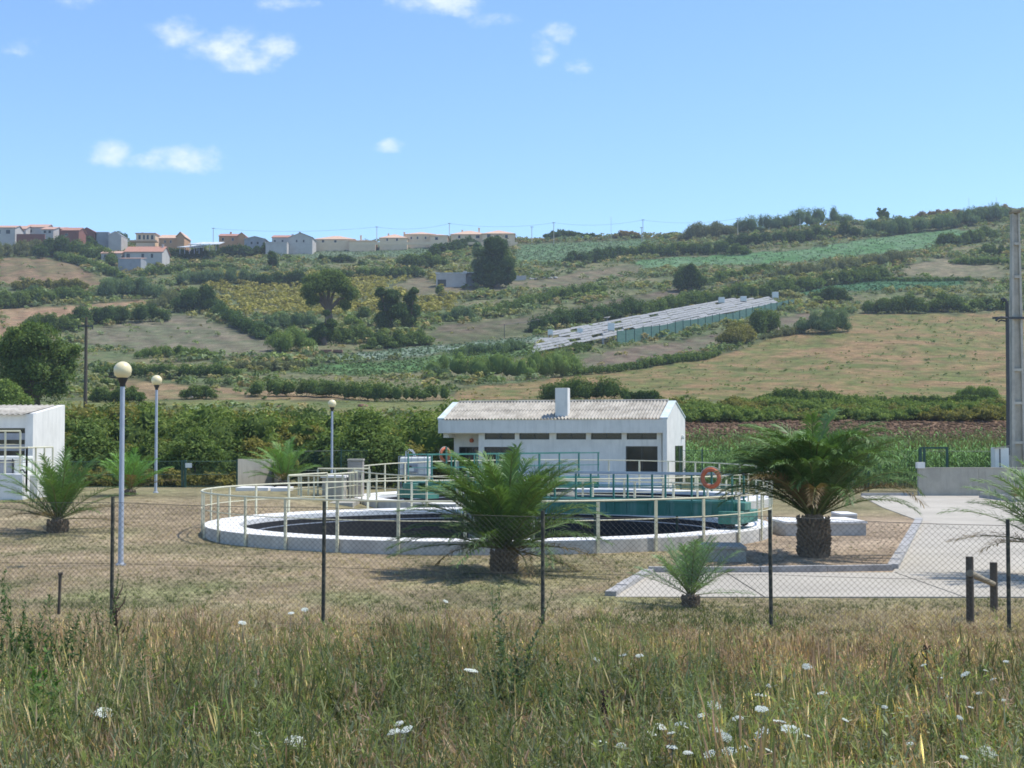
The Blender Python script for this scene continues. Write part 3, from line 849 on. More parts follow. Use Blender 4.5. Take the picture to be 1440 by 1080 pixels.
rail_line([(-26, 51.7), (xat(29, 51.7), 51.7)], zat(606, 51.7), zat(625, 51.7), lt, .54, 1.2)
dr = empty('screening_drum', (xat(18, 52.5), 52.5, 1.6), 'white covered machine standing on the left basin behind the railings', 'machine')
MB().box(xat(1, 52.5), xat(23, 52.5), 52.2, 53.2, zat(668, 52.2), zat(648, 52.2)).build('body', M['grey_box'], dr, bevel=.03)
MB().box(xat(24, 52.5), xat(37, 52.5), 52.2, 53.2, zat(668, 52.2), zat(647, 52.2)).build('side_box', M['plastic_white'], dr, bevel=.03)
MB().box(xat(1, 52.5) - .05, xat(37, 52.5) + .03, 52.15, 53.25, zat(646.8, 52.2), zat(641.5, 52.2)).build('lid', M['plastic_white'], dr, bevel=.04)
MB().tube((xat(24, 52.5) - .02, 52.17, zat(668, 52.2)), (xat(24, 52.5) - .02, 52.17, zat(645, 52.2)), .03).build('pipe', M['dark_metal'], dr)
vl = empty('valve_handle', (xat(33, 51.0), 51.6, 1.55), 'black bent valve handle beside the white machine at left', 'valve')
MB().path([P(29, 667, 51.7), P(30, 661, 51.7), P(33, 660.5, 51.7), P(36, 664, 51.7), P(37, 668, 51.7)], .035, 8).build('lever', M['dark_metal'], vl, smooth=True)

# ------------------------------------------------------------------ lamps
def lamp(u, vb, d, R, label, H):
    x = xat(u, d); zb = gz1(x, d)
    t = empty('street_lamp', (x, d, zb), label, 'street lamp', 'globe lamps in the compound')
    zt = zb + H
    MB().lathe([(.075, -.1), (.075, .02), (.058, .1), (.05, H - 2 * R - .15), (.045, H - 2 * R - .12)], (x, d, zb), 14).build('pole', M['galvanised'], t, smooth=True)
    MB().lathe([(.001, H - 2 * R - .17), (.055, H - 2 * R - .16), (.065, H - 2 * R - .09), (.10, H - 2 * R - .02), (.11, H - 2 * R + .03), (.001, H - 2 * R + .03)], (x, d, zb), 16).build('collar', M['black_plastic'], t, smooth=True)
    prof = [(R * math.cos(a), zt - zb - R + R * math.sin(a)) for a in np.linspace(-PI / 2 + .35, PI / 2 - .001, 20)]
    MB().lathe(prof, (x, d, zb), 28).build('globe', M['globe'], t, smooth=True)
    MB().lathe([(.11, -.02), (.11, .03), (.06, .06)], (x, d, zb), 14).build('base_plate', M['galvanised'], t, smooth=True)
lamp(172, 793, 30.5, .19, 'nearest globe lamp on a tall grey pole at left', 4.36)
lamp(220, 693, 55, .205, 'globe lamp on a thin pole between the nearest lamp and the tanks', zat(527.5, 55) - gz1(xat(220, 55), 55))
lamp(467, 690, 66, .19, 'farthest globe lamp standing behind the tank railings', zat(562, 66) - gz1(xat(467, 66), 66))

# ------------------------------------------------------------------ other compound furniture
# railed channel chamber
ch = empty('channel_chamber', (xat(450, 54), 54.5, 0), 'low grey concrete chamber with cream railings left of the farther tank', 'chamber')
cx0, cx1 = xat(406, 53.2), xat(494, 53.2)
MB().box(cx0 - .05, cx1 + .1, 53.0, 56.8, -.2, .30).build('base_slab', M['concrete'], ch, bevel=.02)
MB().box(cx0 - .1, cx1 + .15, 52.6, 52.98, -.2, .12).build('step', M['white_rim'], ch)
zt_ = zat(668.5, 53.2)
rail_line([(cx0, 53.2), (cx1 - .9, 53.2)], zat(669, 53.2), zat(688, 53.2), ch, .55, .30)
rail_line([(cx0, 53.25), (cx0 + 1.0, 56.7)], zat(666.5, 55), zat(685, 55), ch, .8, .30)
rail_line([(cx1 - .9, 53.25), (cx1 - .15, 56.7)], zat(665.5, 55), zat(684, 55), ch, .8, .30)
rail_line([(xat(447, 56.7), 56.75), (cx1 + .35, 56.75)], zat(659, 56.7), zat(678, 56.7), ch, .6, .30)
MB().box(xat(455, 55.5), xat(485, 55.5), 55.2, 56.2, .30, zat(671.5, 55.5)).build('inner_box', M['concrete'], ch)
MB().box(xat(453, 55.5), xat(487, 55.5), 55.1, 56.3, zat(671.4, 55.5), zat(668.5, 55.5)).build('cover', M['white_rim'], ch)
cb = empty('electric_cabinet', (xat(500, 57.5), 57.5, 0), 'beige brown metal cabinet standing behind the chamber railings', 'cabinet')
MB().box(xat(490, 57.5), xat(511, 57.5), 57.3, 57.9, -.1, zat(648, 57.3)).build('body', M['cabinet'], cb, bevel=.01)
MB().box(xat(489.3, 57.5), xat(511.7, 57.5), 57.25, 57.95, zat(647.9, 57.3), zat(645.5, 57.3)).build('top', M['concrete'], cb, bevel=.01)
MB().box(xat(491.5, 57.3), xat(509.5, 57.3), 57.275, 57.3, .25, zat(650, 57.3)).build('door', M['cabinet'], cb, bevel=.004)
MB().box(xat(507, 57.3), xat(508, 57.3), 57.255, 57.275, zat(672, 57.3), zat(668, 57.3)).build('handle', M['dark_metal'], cb)
# IBC tank
ib = empty('liquid_container', (xat(583, 66), 67, 0), 'white plastic liquid container in a steel cage beside the porch', 'container')
xa, xb = xat(561, 66.5), xat(606, 66.5)
MB().box(xa + .04, xb - .04, 66.5, 67.8, zat(668, 66.5), zat(643, 66.5)).build('bottle', M['plastic_white'], ib, bevel=.06)
MB().box(xa + .3, xb - .25, 66.45, 67.8, .15, zat(668.5, 66.5)).build('lower_tank', M['plastic_yellow'], ib, bevel=.03)
MB().box(xa, xb, 66.4, 67.9, zat(670, 66.5), zat(668.5, 66.5)).build('pallet', M['dark_metal'], ib)
m = MB()
for k in range(6):
    x = xa + (xb - xa) * k / 5; m.box(x - .012, x + .012, 66.40, 66.424, zat(668.4, 66.5), zat(641.5, 66.5))
    m.box(x - .012, x + .012, 67.85, 67.874, zat(668.4, 66.5), zat(641.5, 66.5))
for k in range(4):
    z = zat(668, 66.5) + (zat(641.5, 66.5) - zat(668, 66.5)) * k / 3; m.box(xa, xb, 66.426, 66.446, z - .012, z + .012); m.box(xb + .002, xb + .022, 66.45, 67.85, z - .012, z + .012)
m.build('cage', M['galvanised'], ib)
MB().box(xat(567, 66.3), xat(587, 66.3), 66.36, 66.395, zat(664.5, 66.4), zat(652.5, 66.4)).build('plate', M['grey_box'], ib)
MB().box(xat(573, 66.3), xat(582, 66.3), 66.35, 66.358, zat(662.5, 66.4), zat(658, 66.4)).build('label_sheet', M['plastic_white'], ib)
MB().box(xat(575.5, 66.3), xat(579, 66.3), 66.35, 66.358, zat(656.8, 66.4), zat(654.8, 66.4)).build('warning_mark', M['dead_plant'], ib)
MB().path([P(571, 643, 67), P(571, 635, 67), P(575, 632, 67), P(580, 633, 67), P(583, 637, 67), P(585, 643, 67)], .03, 6).path([P(573, 643, 67.1), P(574, 636, 67.1), P(577, 633.5, 67.1), P(581, 636, 67.1), P(582, 641, 67.1)], .025, 6).build('hose', M['galvanised'], ib, smooth=True)
for q in ((xa, 66.4), (xb, 66.4), (xa, 67.87), (xb, 67.87)): MB().box(q[0] - .03, q[0] + .03, q[1] - .03, q[1] + .03, -.1, zat(670, 66.5)).build('leg', M['galvanised'], ib)
# control cabinet thing on the plinth, green pump skid behind the far bridge
gp = empty('pump_unit', (xat(812, 62), 69, .3), 'green painted tank unit low in front of the long building wall', 'pump unit')
MB().box(xat(770, 69), xat(842, 69), 69.4, 70.2, -.1, zat(672, 69)).build('casing', M['green_deck'], gp, bevel=.03)
MB().box(xat(772, 69), xat(840, 69), 69.37, 69.4, zat(678, 69), zat(676.5, 69)).build('band', M['galvanised'], gp)
# grey concrete wall piece and lids
cw = MB()
a, b_ = P(335, 646, 62), P(385, 646, 64)
cw.quadbox([(a.x, 62, -.1), (b_.x, 63.6, -.1), (b_.x, 63.85, -.1), (a.x, 62.25, -.1), (a.x, 62, zat(645.5, 62)), (b_.x, 63.6, zat(645.5, 63.6)), (b_.x, 63.85, zat(645.5, 63.6)), (a.x, 62.25, zat(645.5, 62))])
o = cw.build('concrete_wall', M['concrete'], origin=(a.x, 62, 0)); tagp(o, 'short grey concrete wall standing behind the tank railing near the green fence', 'wall')
o2 = MB().quadbox([P(385.5, 682, 63.65), P(404, 682, 61.5), P(404.5, 682, 61.75), P(386, 682, 63.9), P(385.5, 646, 63.65), P(404, 668, 61.5), P(404.5, 668, 61.75), P(386, 646, 63.9)]).build('sloping_wall', M['concrete'])
tagp(o2, 'sloping end piece of grey concrete wall behind the tank railing', 'wall')
for (u0, u1, d0, d1, lab) in ((332, 378, 57.2, 58.6, 'left one of two pale flat concrete covers in the grass'), (381, 405, 56.6, 58.2, 'right smaller one of two pale flat concrete covers in the grass')):
    z = gz1(xat(u0 + 10, d0), d0); mm = MB().box(xat(u0, d0), xat(u1, d0), d0, d1, z - .25, z + .14)
    o = mm.build('manhole_cover', M['white_rim'], origin=(xat(u0, d0), d0, z), bevel=.015); tagp(o, lab, 'cover', 'concrete covers in the grass')
# cover left of tank 1 and slab in front, slab at right
def slab(u0, u1, d0, d1, h, label, matn, rotz=0, name='concrete_slab', n=4):
    xc = (xat(u0, d0) + xat(u1, d0)) / 2; hw = (xat(u1, d0) - xat(u0, d0)) / 2; yc = (d0 + d1) / 2; hy = (d1 - d0) / 2
    z = gz1(xc, yc); c, s = math.cos(rotz), math.sin(rotz)
    pts = [(xc + c * a - s * b, yc + s * a + c * b) for a, b in ((-hw, -hy), (hw, -hy), (hw, hy), (-hw, hy))]
    t = empty(name, (xc, yc, z), label, 'concrete slab')
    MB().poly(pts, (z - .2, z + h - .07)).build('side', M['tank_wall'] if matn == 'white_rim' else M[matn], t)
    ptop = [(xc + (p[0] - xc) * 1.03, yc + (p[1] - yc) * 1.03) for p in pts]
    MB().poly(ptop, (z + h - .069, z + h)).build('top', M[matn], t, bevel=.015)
slab(984, 1050, 31.4, 32.7, .33, 'grey concrete block in the palm shade before the nearer tank', 'concrete', rad(-3))
slab(1100, 1214, 39.6, 41.6, .40, 'low white slab behind the trunk of the big palm', 'white_rim', rad(4))
slab(1180, 1204, 43.2, 44.4, .42, 'small white block behind the low white slab', 'white_rim', 0)
# right wall, gate frame, meter box, pylon
rw = empty('boundary_wall', (24, 65.9, 0), 'grey concrete boundary wall at the right behind the paving', 'wall')
wx = [xat(1291, 65.9), 21.6, 27.0, 34.0]
for a, b_ in zip(wx[:-1], wx[1:]): MB().box(a, b_ - .012, 65.9, 66.15, -.1, zat(658.5, 65.9)).build('wall_panel', M['concrete'], rw)
MB().box(wx[0] - .06, wx[0] + .28, 65.85, 66.2, zat(658.4, 65.9), zat(650, 65.9)).build('end_block', M['white_rim'], rw)
MB().box(wx[0] + .34, wx[-1], 65.88, 66.17, zat(658.4, 65.9), zat(657.3, 65.9)).build('coping', M['concrete'], rw)
gf = empty('gate_frame', (xat(1313, 69), 69, 0), 'dark green metal gate frame standing behind the grey boundary wall', 'gate')
for u in (1294, 1299, 1331): MB().box(xat(u, 69) - .05, xat(u, 69) + .05, 68.95, 69.05, 0, zat(629, 69)).build('gate_post', M['dark_green'], gf)
MB().box(xat(1296, 69), xat(1333, 69), 68.97, 69.03, zat(631, 69), zat(628.5, 69)).build('top_bar', M['dark_green'], gf)
MB().box(xat(1300, 69), xat(1330, 69), 68.98, 69.02, .5, .56).build('bottom_bar', M['dark_green'], gf)
mb_ = empty('meter_box', (xat(1408, 67.5), 67.5, 0), 'white meter box beside the concrete pylon behind the wall', 'meter box')
MB().box(xat(1398.5, 67.3), xat(1418, 67.3), 67.3, 67.9, -.1, zat(629.5, 67.3)).build('body', M['plastic_white'], mb_, bevel=.01)
MB().quadbox([P(1396.5, 631, 67.2), P(1419, 627.5, 67.2), P(1419, 627.5, 68), P(1396.5, 631, 68), P(1396.5, 629.8, 67.2), P(1419, 626.3, 67.2), P(1419, 626.3, 68), P(1396.5, 629.8, 68)]).build('roof', M['concrete'], mb_)
MB().box(xat(1404.5, 67.3), xat(1406, 67.3), 67.28, 67.298, .2, zat(631, 67.3)).build('door_edge', M['dark_metal'], mb_)
d = 68.6
py = empty('concrete_pylon', (xat(1429, d), d, 0), 'tall grey concrete electricity pylon at the right edge', 'pylon')
zt_ = zat(299, d); xbL, xbR, xtL, xtR = xat(1418.5, d), xat(1441, d), xat(1425.5, d), xat(1436, d)
def lx(z): k = z / zt_; return xbL + (xtL - xbL) * k
def rx(z): k = z / zt_; return xbR + (xtR - xbR) * k
for (fa, fb) in ((0, .22), (.78, 1)):
    c = []
    for z in (-.3, zt_):
        l, r = lx(z), rx(z); c += [(l + (r - l) * fa, d - .28 + .12 * z / zt_, z), (l + (r - l) * fb, d - .28 + .12 * z / zt_, z), (l + (r - l) * fb, d + .28 - .12 * z / zt_, z), (l + (r - l) * fa, d + .28 - .12 * z / zt_, z)]
    MB().quadbox(c).build('flange', M['pylon_concrete'], py, bevel=.01)
c = []
for z in (-.3, zt_ - .05):
    l, r = lx(z), rx(z); c += [(l + (r - l) * .221, d - .05, z), (l + (r - l) * .779, d - .05, z), (l + (r - l) * .779, d + .05, z), (l + (r - l) * .221, d + .05, z)]
MB().quadbox(c).build('web', M['pylon_concrete'], py)
for z in (.6, 2.4, 4.3, 5.9, 8.4, 10.4, 12.0):
    l, r = lx(z), rx(z)
    MB().box(l + (r - l) * .221, l + (r - l) * .779, d - .22, d - .052, z, z + .13).build('rib', M['pylon_concrete'], py)
z = zt_
MB().box(lx(z) - .06, rx(z) + .05, d - .22, d + .22, z + .002, z + .16).build('cap', M['wood_light'], py, bevel=.03)
MB().box(lx(7) - .95, rx(7) + .8, d - .33, d - .27, zat(449, d), zat(446, d)).build('cross_bar', M['dark_metal'], py)
for k, (ua, ut) in enumerate(((1417.2, 421), (1419.2, 424))):
    MB().path([P(ua - 1.5, 640, d - .3), P(ua - .5, 560, d - .3), P(ua, 470, d - .3), P(ua, ut + 3, d - .3), P(ua - 1, ut, d - .3), P(ua - 4, ut - 2, d - .3), P(ua - 7, ut, d - .3), P(ua - 8, ut + 4, d - .3)], .055, 8).build('cable_duct', M['dark_metal'], py, smooth=True)
MB().path([P(1418, 447, d - .4), P(1410, 446, d - .4), P(1404, 448, d - .4), P(1402, 451, d - .4)], .06, 8).path([P(1416, 451, d - .4), P(1409, 450, d - .4), P(1405, 452, d - .4)], .04, 8).build('cable_end', M['dark_metal'], py, smooth=True)
lk = empty('planter_edge', (xat(1432, 60), 60, 0), 'low kerbed bed corner with a brown ball beside the right paving', 'planter')
MB().box(xat(1419, 60), xat(1470, 60), 59.6, 60, -.1, .20).build('kerb_side', M['kerb_stone'], lk)
MB().box(xat(1419, 60), xat(1424, 60), 60.0, 64, -.1, .26).build('kerb_side', M['kerb_stone'], lk)
MB().lathe([(.22 * math.cos(a), .38 + .22 * math.sin(a)) for a in np.linspace(-PI / 2, PI / 2, 9)], (xat(1428, 60.8), 60.9, 0), 12).build('ball', M['rusty_wood'], lk, smooth=True)
# wooden power pole at left, on the slope
d = 140; x = xat(120, d); zb = gz1(x, d)
wp = empty('power_pole', (x, d, zb), 'dark wooden power pole behind the small left building', 'power pole')
MB().lathe([(.22, -.5), (.20, 2), (.13, zat(446, d) - zb), (.001, zat(445.5, d) - zb)], (x, d, zb), 10).build('pole', M['wood_dark'], wp, smooth=True)
MB().box(x - .75, x + .72, d - .2, d - .08, zat(459.5, d), zat(457.5, d)).build('cross_arm', M['dark_metal'], wp)
for q in (-.7, .67): MB().lathe([(.06, 0), (.11, .06), (.06, .12), (.1, .2), (.05, .3), (.001, .32)], (x + q, d - .14, zat(463, d)), 8).build('insulator', M['dark_metal'], wp, smooth=True)

# ------------------------------------------------------------------ fences of wire mesh
def wires_np(segs, r):
    segs = np.asarray(segs, float)            # (n,2,3)
    d = segs[:, 1] - segs[:, 0]; d /= np.linalg.norm(d, axis=1)[:, None] + 1e-9
    up = np.tile([[.3, 1., .1]], (len(d), 1)); a = np.cross(d, up); a /= np.linalg.norm(a, axis=1)[:, None]; b = np.cross(d, a)
    V = []
    for e in (0, 1):
        for k in range(3):
            t = 2 * PI * k / 3; V.append(segs[:, e] + r * (math.cos(t) * a + math.sin(t) * b))
    V = np.stack(V, 1).reshape(-1, 3); n = len(segs); o = (np.arange(n) * 6)[:, None]
    Fs = np.concatenate([o + np.array([[k, (k + 1) % 3, 3 + (k + 1) % 3, 3 + k]]) for k in range(3)])
    return V, Fs
def mesh_panel(p, q, pitch, r, parent, material, wob=.012, rr=None):
    """p,q: (x,y,zbottom,ztop)"""
    p = np.array(p, float); q = np.array(q, float)
    L = math.hypot(q[0] - p[0], q[1] - p[1]); H = p[3] - p[2]
    def at(s, h):
        f = s / L
        return np.array([p[0] + (q[0] - p[0]) * f, p[1] + (q[1] - p[1]) * f + wob * math.sin(s * 2.1 + h * 3.), (p[2] + (q[2] - p[2]) * f) + h * ((p[3] - p[2]) * (1 - f) + (q[3] - q[2]) * f) / H - .02 * math.sin(PI * f) * (h / H)])
    segs = []
    k = -H
    while k < L:
        for sg in (1, -1):
            s0, h0, s1, h1 = k, 0, k + H, H
            if s0 < 0: h0 = -s0; s0 = 0
            if s1 > L: h1 = H - (s1 - L); s1 = L
            if s1 - s0 > .01:
                if sg < 0: a, b = at(s0, H - h0), at(s1, H - h1)
                else: a, b = at(s0, h0), at(s1, h1)
                m_ = (a + b) / 2
                segs.append((a, m_)); segs.append((m_, b))
        k += pitch
    V, Fs = wires_np(segs, r)
    o = npmesh('wire_mesh', V, Fs, None, material, parent)
    for h, r_ in ((H, .0035), (H * .5, .0025), (.05, .0025)):
        pts = [at(L * i / 6, h) for i in range(7)]
        MB().path([tuple(c) for c in pts], rr or r_, 4).build('tension_wire', material, parent)
fr = empty('chain_link_fence', (0, 19, .1), 'chain link fence on dark posts crossing the front of the compound', 'fence')
fp = []
for k in range(-2, 8):
    f_ = k / 4.0; x = -5.6 + 12.03 * f_; y = 20 - 1.5 * f_
    tilt = {0: .0, 1: .01, 2: .0, 3: -.01, 4: 0}.get(k, 0)
    zt_ = np.interp(k, [-2, 0, 1, 2, 3, 4, 8], [1.9, 1.86, 1.81, 1.70, 1.73, 1.63, 1.4])
    zb = gz1(x, y); fp.append((x, y, zb, zt_ - .03))
    MB().tube((x, y, zb - .2), (x + tilt, y, zt_ + .05), .028, .026, n=10).build('fence_post', M['fence_post'], fr, smooth=True)
for p, q in zip(fp[:-1], fp[1:]):
    mesh_panel((p[0] + .03, p[1] - .03, p[2] + .02, p[3]), (q[0] - .03, q[1] - .03, q[2] + .02, q[3]), 0.078, .0019, fr, M['fence_wire'])
# green fence behind the compound
gfz = empty('green_wire_fence', (-15, 60, 0), 'thin green wire fence with dark posts between lawn and thicket', 'fence')
gp_ = [(-30, 58.0), (-22, 58.5), (xat(90, 60), 60), (xat(172, 60.5), 60.5), (xat(261, 61), 61), (xat(334, 61.5), 61.5)]
def gpost(x, y, zt_, parent, w=.03): MB().box(x - w, x + w, y - w, y + w, gz1(x, y) - .1, zt_).build('fence_post', M['dark_green'], parent)
for p, q in zip(gp_[:-1], gp_[1:]):
    z0, z1_ = gz1(*p), gz1(*q)
    zt_ = zat(648.5, 60.5)
    mesh_panel((*p, z0, zt_), (*q, z1_, zt_), .10, .003, gfz, M['dark_green'], 0, .012)
for p in gp_: gpost(p[0], p[1], zat(647, 60.5), gfz, .05 if p[0] == gp_[4][0] else .03)
gpost(xat(257, 61), 61, zat(647, 61), gfz, .04)
sg = empty('notice_plate', (xat(266, 60.9), 60.85, 1.3), 'small blank white notice plate on the green wire fence post', 'sign')
MB().box(xat(262, 60.9), xat(271, 60.9), 60.80, 60.82, zat(657.5, 60.9), zat(651, 60.9)).build('plate', M['plastic_white'], sg)
MB().box(xat(263.0, 60.9), xat(264, 60.9), 60.822, 60.95, zat(655, 60.9), zat(653, 60.9)).build('bracket', M['dark_metal'], sg)
gf2 = empty('green_wire_fence', (15, 72, 0), 'green wire fence in front of the maize field behind the building', 'fence')
g2 = [(xat(405, 70), 70.), (xat(480, 72), 72.), (xat(560, 77), 77), (xat(615, 84), 84)]
g3 = [(xat(957, 73), 73.), (xat(987, 72.5), 72.5), (xat(1065, 72), 72.0), (xat(1150, 71.5), 71.5), (xat(1220, 71), 71.), (xat(1292, 70), 70), (27.5, 70), (36, 70)]
for G_, par in ((g2, gfz), (g3, gf2)):
    for p, q in zip(G_[:-1], G_[1:]):
        mesh_panel((*p, gz1(*p), 2.05), (*q, gz1(*q), 2.05), .13, .003, par, M['dark_green'], 0, .010)
    for p in G_: gpost(p[0], p[1], 2.15, par)

# small stake and wooden strut posts
d = 19.4; o = empty('wooden_stake', (xat(86, d), d, gz1(xat(86, d), d)), 'short dark stake standing alone at the left near the fence', 'stake')
MB().path([P(86, 862, d), P(87, 830, d), P(87.5, 806, d)], [.022, .02, .024], 7).build('shaft', M['wood_dark'], o, smooth=True)
MB().path([P(84.5, 806, d), P(91, 805.5, d)], .022, 6).build('head', M['wood_dark'], o, smooth=True)
wf = empty('wooden_barrier', (xat(1377, 20.4), 20.4, .1), 'two dark timber posts joined by a slanting round pole at right', 'barrier')
for (u, vt, d, r) in ((1361, 782, 20.0, .055), (1394.5, 790, 22.2, .06)):
    MB().tube((xat(u, d), d, -.2), (xat(u, d), d, zat(vt, d)), r, r * .96, n=12).build('post', M['wood_dark'], wf, smooth=True)
MB().path([P(1361, 805, 19.9), P(1378, 813, 21.1), P(1394, 820, 22.15)], [.05, .045, .04], 10).build('slanting_pole', M['wood_light'], wf, smooth=True)
MB().tube(P(1394, 806, 22.25), P(1480, 806, 22.3), .006, n=5).build('wire', M['fence_wire'], wf)
#@@PART2
# ------------------------------------------------------------------ foliage tools
def quads_from(Pc, Nn, a, b, rng, bend=0, vert=False):
    n = len(Pc)
    r = rng.normal(size=(n, 3)); t1 = np.cross(Nn, r)
    if vert: t1 = np.array([[0, 0, 1.]]) + r * .22; t1 = t1 - Nn * (t1 * Nn).sum(1)[:, None]; t1[:, 2] += .01
    t1 = t1; t1 /= np.linalg.norm(t1, axis=1)[:, None] + 1e-9
    t2 = np.cross(Nn, t1)
    A = t1 * a[:, None]; B = t2 * b[:, None]
    V = np.stack([Pc - A, Pc - B * .8 + A * .1, Pc + A, Pc + B * .8 + A * .1], 1).reshape(-1, 3)
    Fs = np.arange(n * 4).reshape(n, 4)
    return V, Fs
_ico = None
def ico():
    global _ico
    if _ico is None:
        import bmesh
        bm = bmesh.new(); bmesh.ops.create_icosphere(bm, subdivisions=2, radius=1)
        V = np.array([v.co[:] for v in bm.verts]); Fs = np.array([[v.index for v in f.verts] for f in bm.faces]); bm.free()
        _ico = (V, Fs)
    return _ico
def blobs_mesh(blobs, leaf, col, col2, seed=0, cover=3.2, core=.80, up=.35, maxn=60000, rnd=.9, flat=.5, vert=False):
    """blobs (n,6) centre and radii -> leaf quads plus small inner cores; returns V, quads, tris, colours"""
    rng = np.random.default_rng(seed)
    B = np.asarray(blobs, float)
    area = 4 * PI * ((B[:, 3] * B[:, 4]) ** 1.6 / 3 + (B[:, 3] * B[:, 5]) ** 1.6 / 3 + (B[:, 4] * B[:, 5]) ** 1.6 / 3) ** (1 / 1.6)
    cnt = np.maximum(6, (area * cover / (leaf * leaf * 1.5)).astype(int))
    if cnt.sum() > maxn: cnt = np.maximum(4, (cnt * (maxn / cnt.sum())).astype(int))
    bi = np.repeat(np.arange(len(B)), cnt); n = len(bi)
    d = rng.normal(size=(n, 3)); d /= np.linalg.norm(d, axis=1)[:, None]
    d[:, 2] = np.where((d[:, 2] < -.35) & (rng.random(n) < .7), -d[:, 2], d[:, 2])
    lump = .5 + .5 * np.sin(d[:, 0] * 5 + bi) * np.sin(d[:, 1] * 6 + bi * 2.) * np.sin(d[:, 2] * 5 + bi * .7)
    rr = .80 + .26 * lump + rng.random(n) ** 3 * .28 - rng.random(n) ** 2 * .25
    Pc = B[bi, :3] + d * B[bi, 3:6] * rr[:, None]
    Nn = d * (1 - rnd * .5) + rng.normal(size=(n, 3)) * rnd * .6; Nn[:, 2] += up; Nn /= np.linalg.norm(Nn, axis=1)[:, None]
    sz = leaf * rng.uniform(.6, 1.35, n)
    V, Q = quads_from(Pc, Nn, sz, sz * flat, rng, vert=vert)
    t = np.clip(rng.normal(.45, .28, n) + (rng.random(len(B)) - .5)[bi] * .5, 0, 1)[:, None]
    C = (np.array(col) * (1 - t) + np.array(col2) * t) * rng.uniform(.8, 1.2, (n, 1))
    C = np.repeat(C, 4, 0)
    iv, ifc = ico(); nb = len(B)
    wob = 1 + .16 * np.sin(iv[None, :, 0] * 4 + np.arange(nb)[:, None] * 1.7) * np.cos(iv[None, :, 2] * 5 + np.arange(nb)[:, None])
    cv = (B[:, None, :3] + iv[None] * B[:, None, 3:6] * core * wob[..., None]).reshape(-1, 3)
    cf = (ifc[None] + (np.arange(nb) * len(iv))[:, None, None]).reshape(-1, 3) + len(V)
    cc = np.tile(np.array(col)[None] * .9, (len(cv), 1))
    if core <= 0: return V, [Q], C
    return np.concatenate([V, cv]), [Q, cf], np.concatenate([C, cc])
GREENS = {
    'dark': ((.022, .045, .020), (.045, .080, .032)), 'mid': ((.035, .065, .025), (.075, .115, .042)),
    'light': ((.050, .090, .030), (.105, .155, .055)), 'grey': ((.055, .075, .045), (.105, .125, .075)),
    'olive': ((.065, .080, .030), (.125, .130, .050)), 'brown': ((.10, .085, .055), (.15, .13, .075)),
    'dry': ((.17, .135, .07), (.24, .19, .11)), 'blue': ((.040, .075, .045), (.085, .130, .080))}
GREENS = {k: tuple(tuple(x * m for x, m in zip(c, (2.5, 2.15, 1.7))) for c in v) for k, v in GREENS.items()}
def hedge(name, cat, label, pts, hpx, tone, seed, thick=.8, group=None, lumps=1.0, leafpx=1.5, cover=2.6, spike=0):
    """pts: list of (u,v) base points along the line; hpx: height in picture pixels at the base"""
    G3 = [G(u, v) for u, v in pts]
    rng = np.random.default_rng(seed); bl = []
    for p, q in zip(G3[:-1], G3[1:]):
        dm = (p.y + q.y) / 2; H = hpx * dm / F; L = math.hypot(q.x - p.x, q.y - p.y)
        n = max(3, int(L / (H * .24 / lumps)))
        for i in range(n + 1):
            f = (i + rng.uniform(-.4, .4)) / n; f = min(max(f, 0), 1)
            x = p.x + (q.x - p.x) * f; y = p.y + (q.y - p.y) * f
            x += rng.normal() * H * .08; y += rng.normal() * H * .25 * thick
            h = H * (rng.uniform(.66, 1.05) if rng.random() > .15 else rng.uniform(.35, .6)); z = gz1(x, y)
            ends = min(1, .6 + 1.6 * min(f if p is G3[0] else 1, (1 - f) if q is G3[-1] else 1))
            h *= ends
            rx = H * rng.uniform(.22, .50)
            bl.append((x, y, z + h * .50, rx, rx * thick * rng.uniform(.8, 1.2), h * .52))
    c = G3[len(G3) // 2]
    d0 = c.y
    V, Fs, C = blobs_mesh(bl, leafpx * d0 / F, *GREENS[tone], seed=seed, cover=cover * (.8 if tone not in ('blue', 'grey', 'light') else .9), core=.66, maxn=9000, vert=tone in ('blue', 'grey', 'light'), flat=.5 if tone not in ('blue', 'grey', 'light') else .3, up=.35 if tone not in ('blue', 'grey', 'light') else .15)
    o = npmesh(name, V, Fs, C, M['leaves'], origin=(c.x, c.y, c.z))
    return tagp(o, label, cat, group)
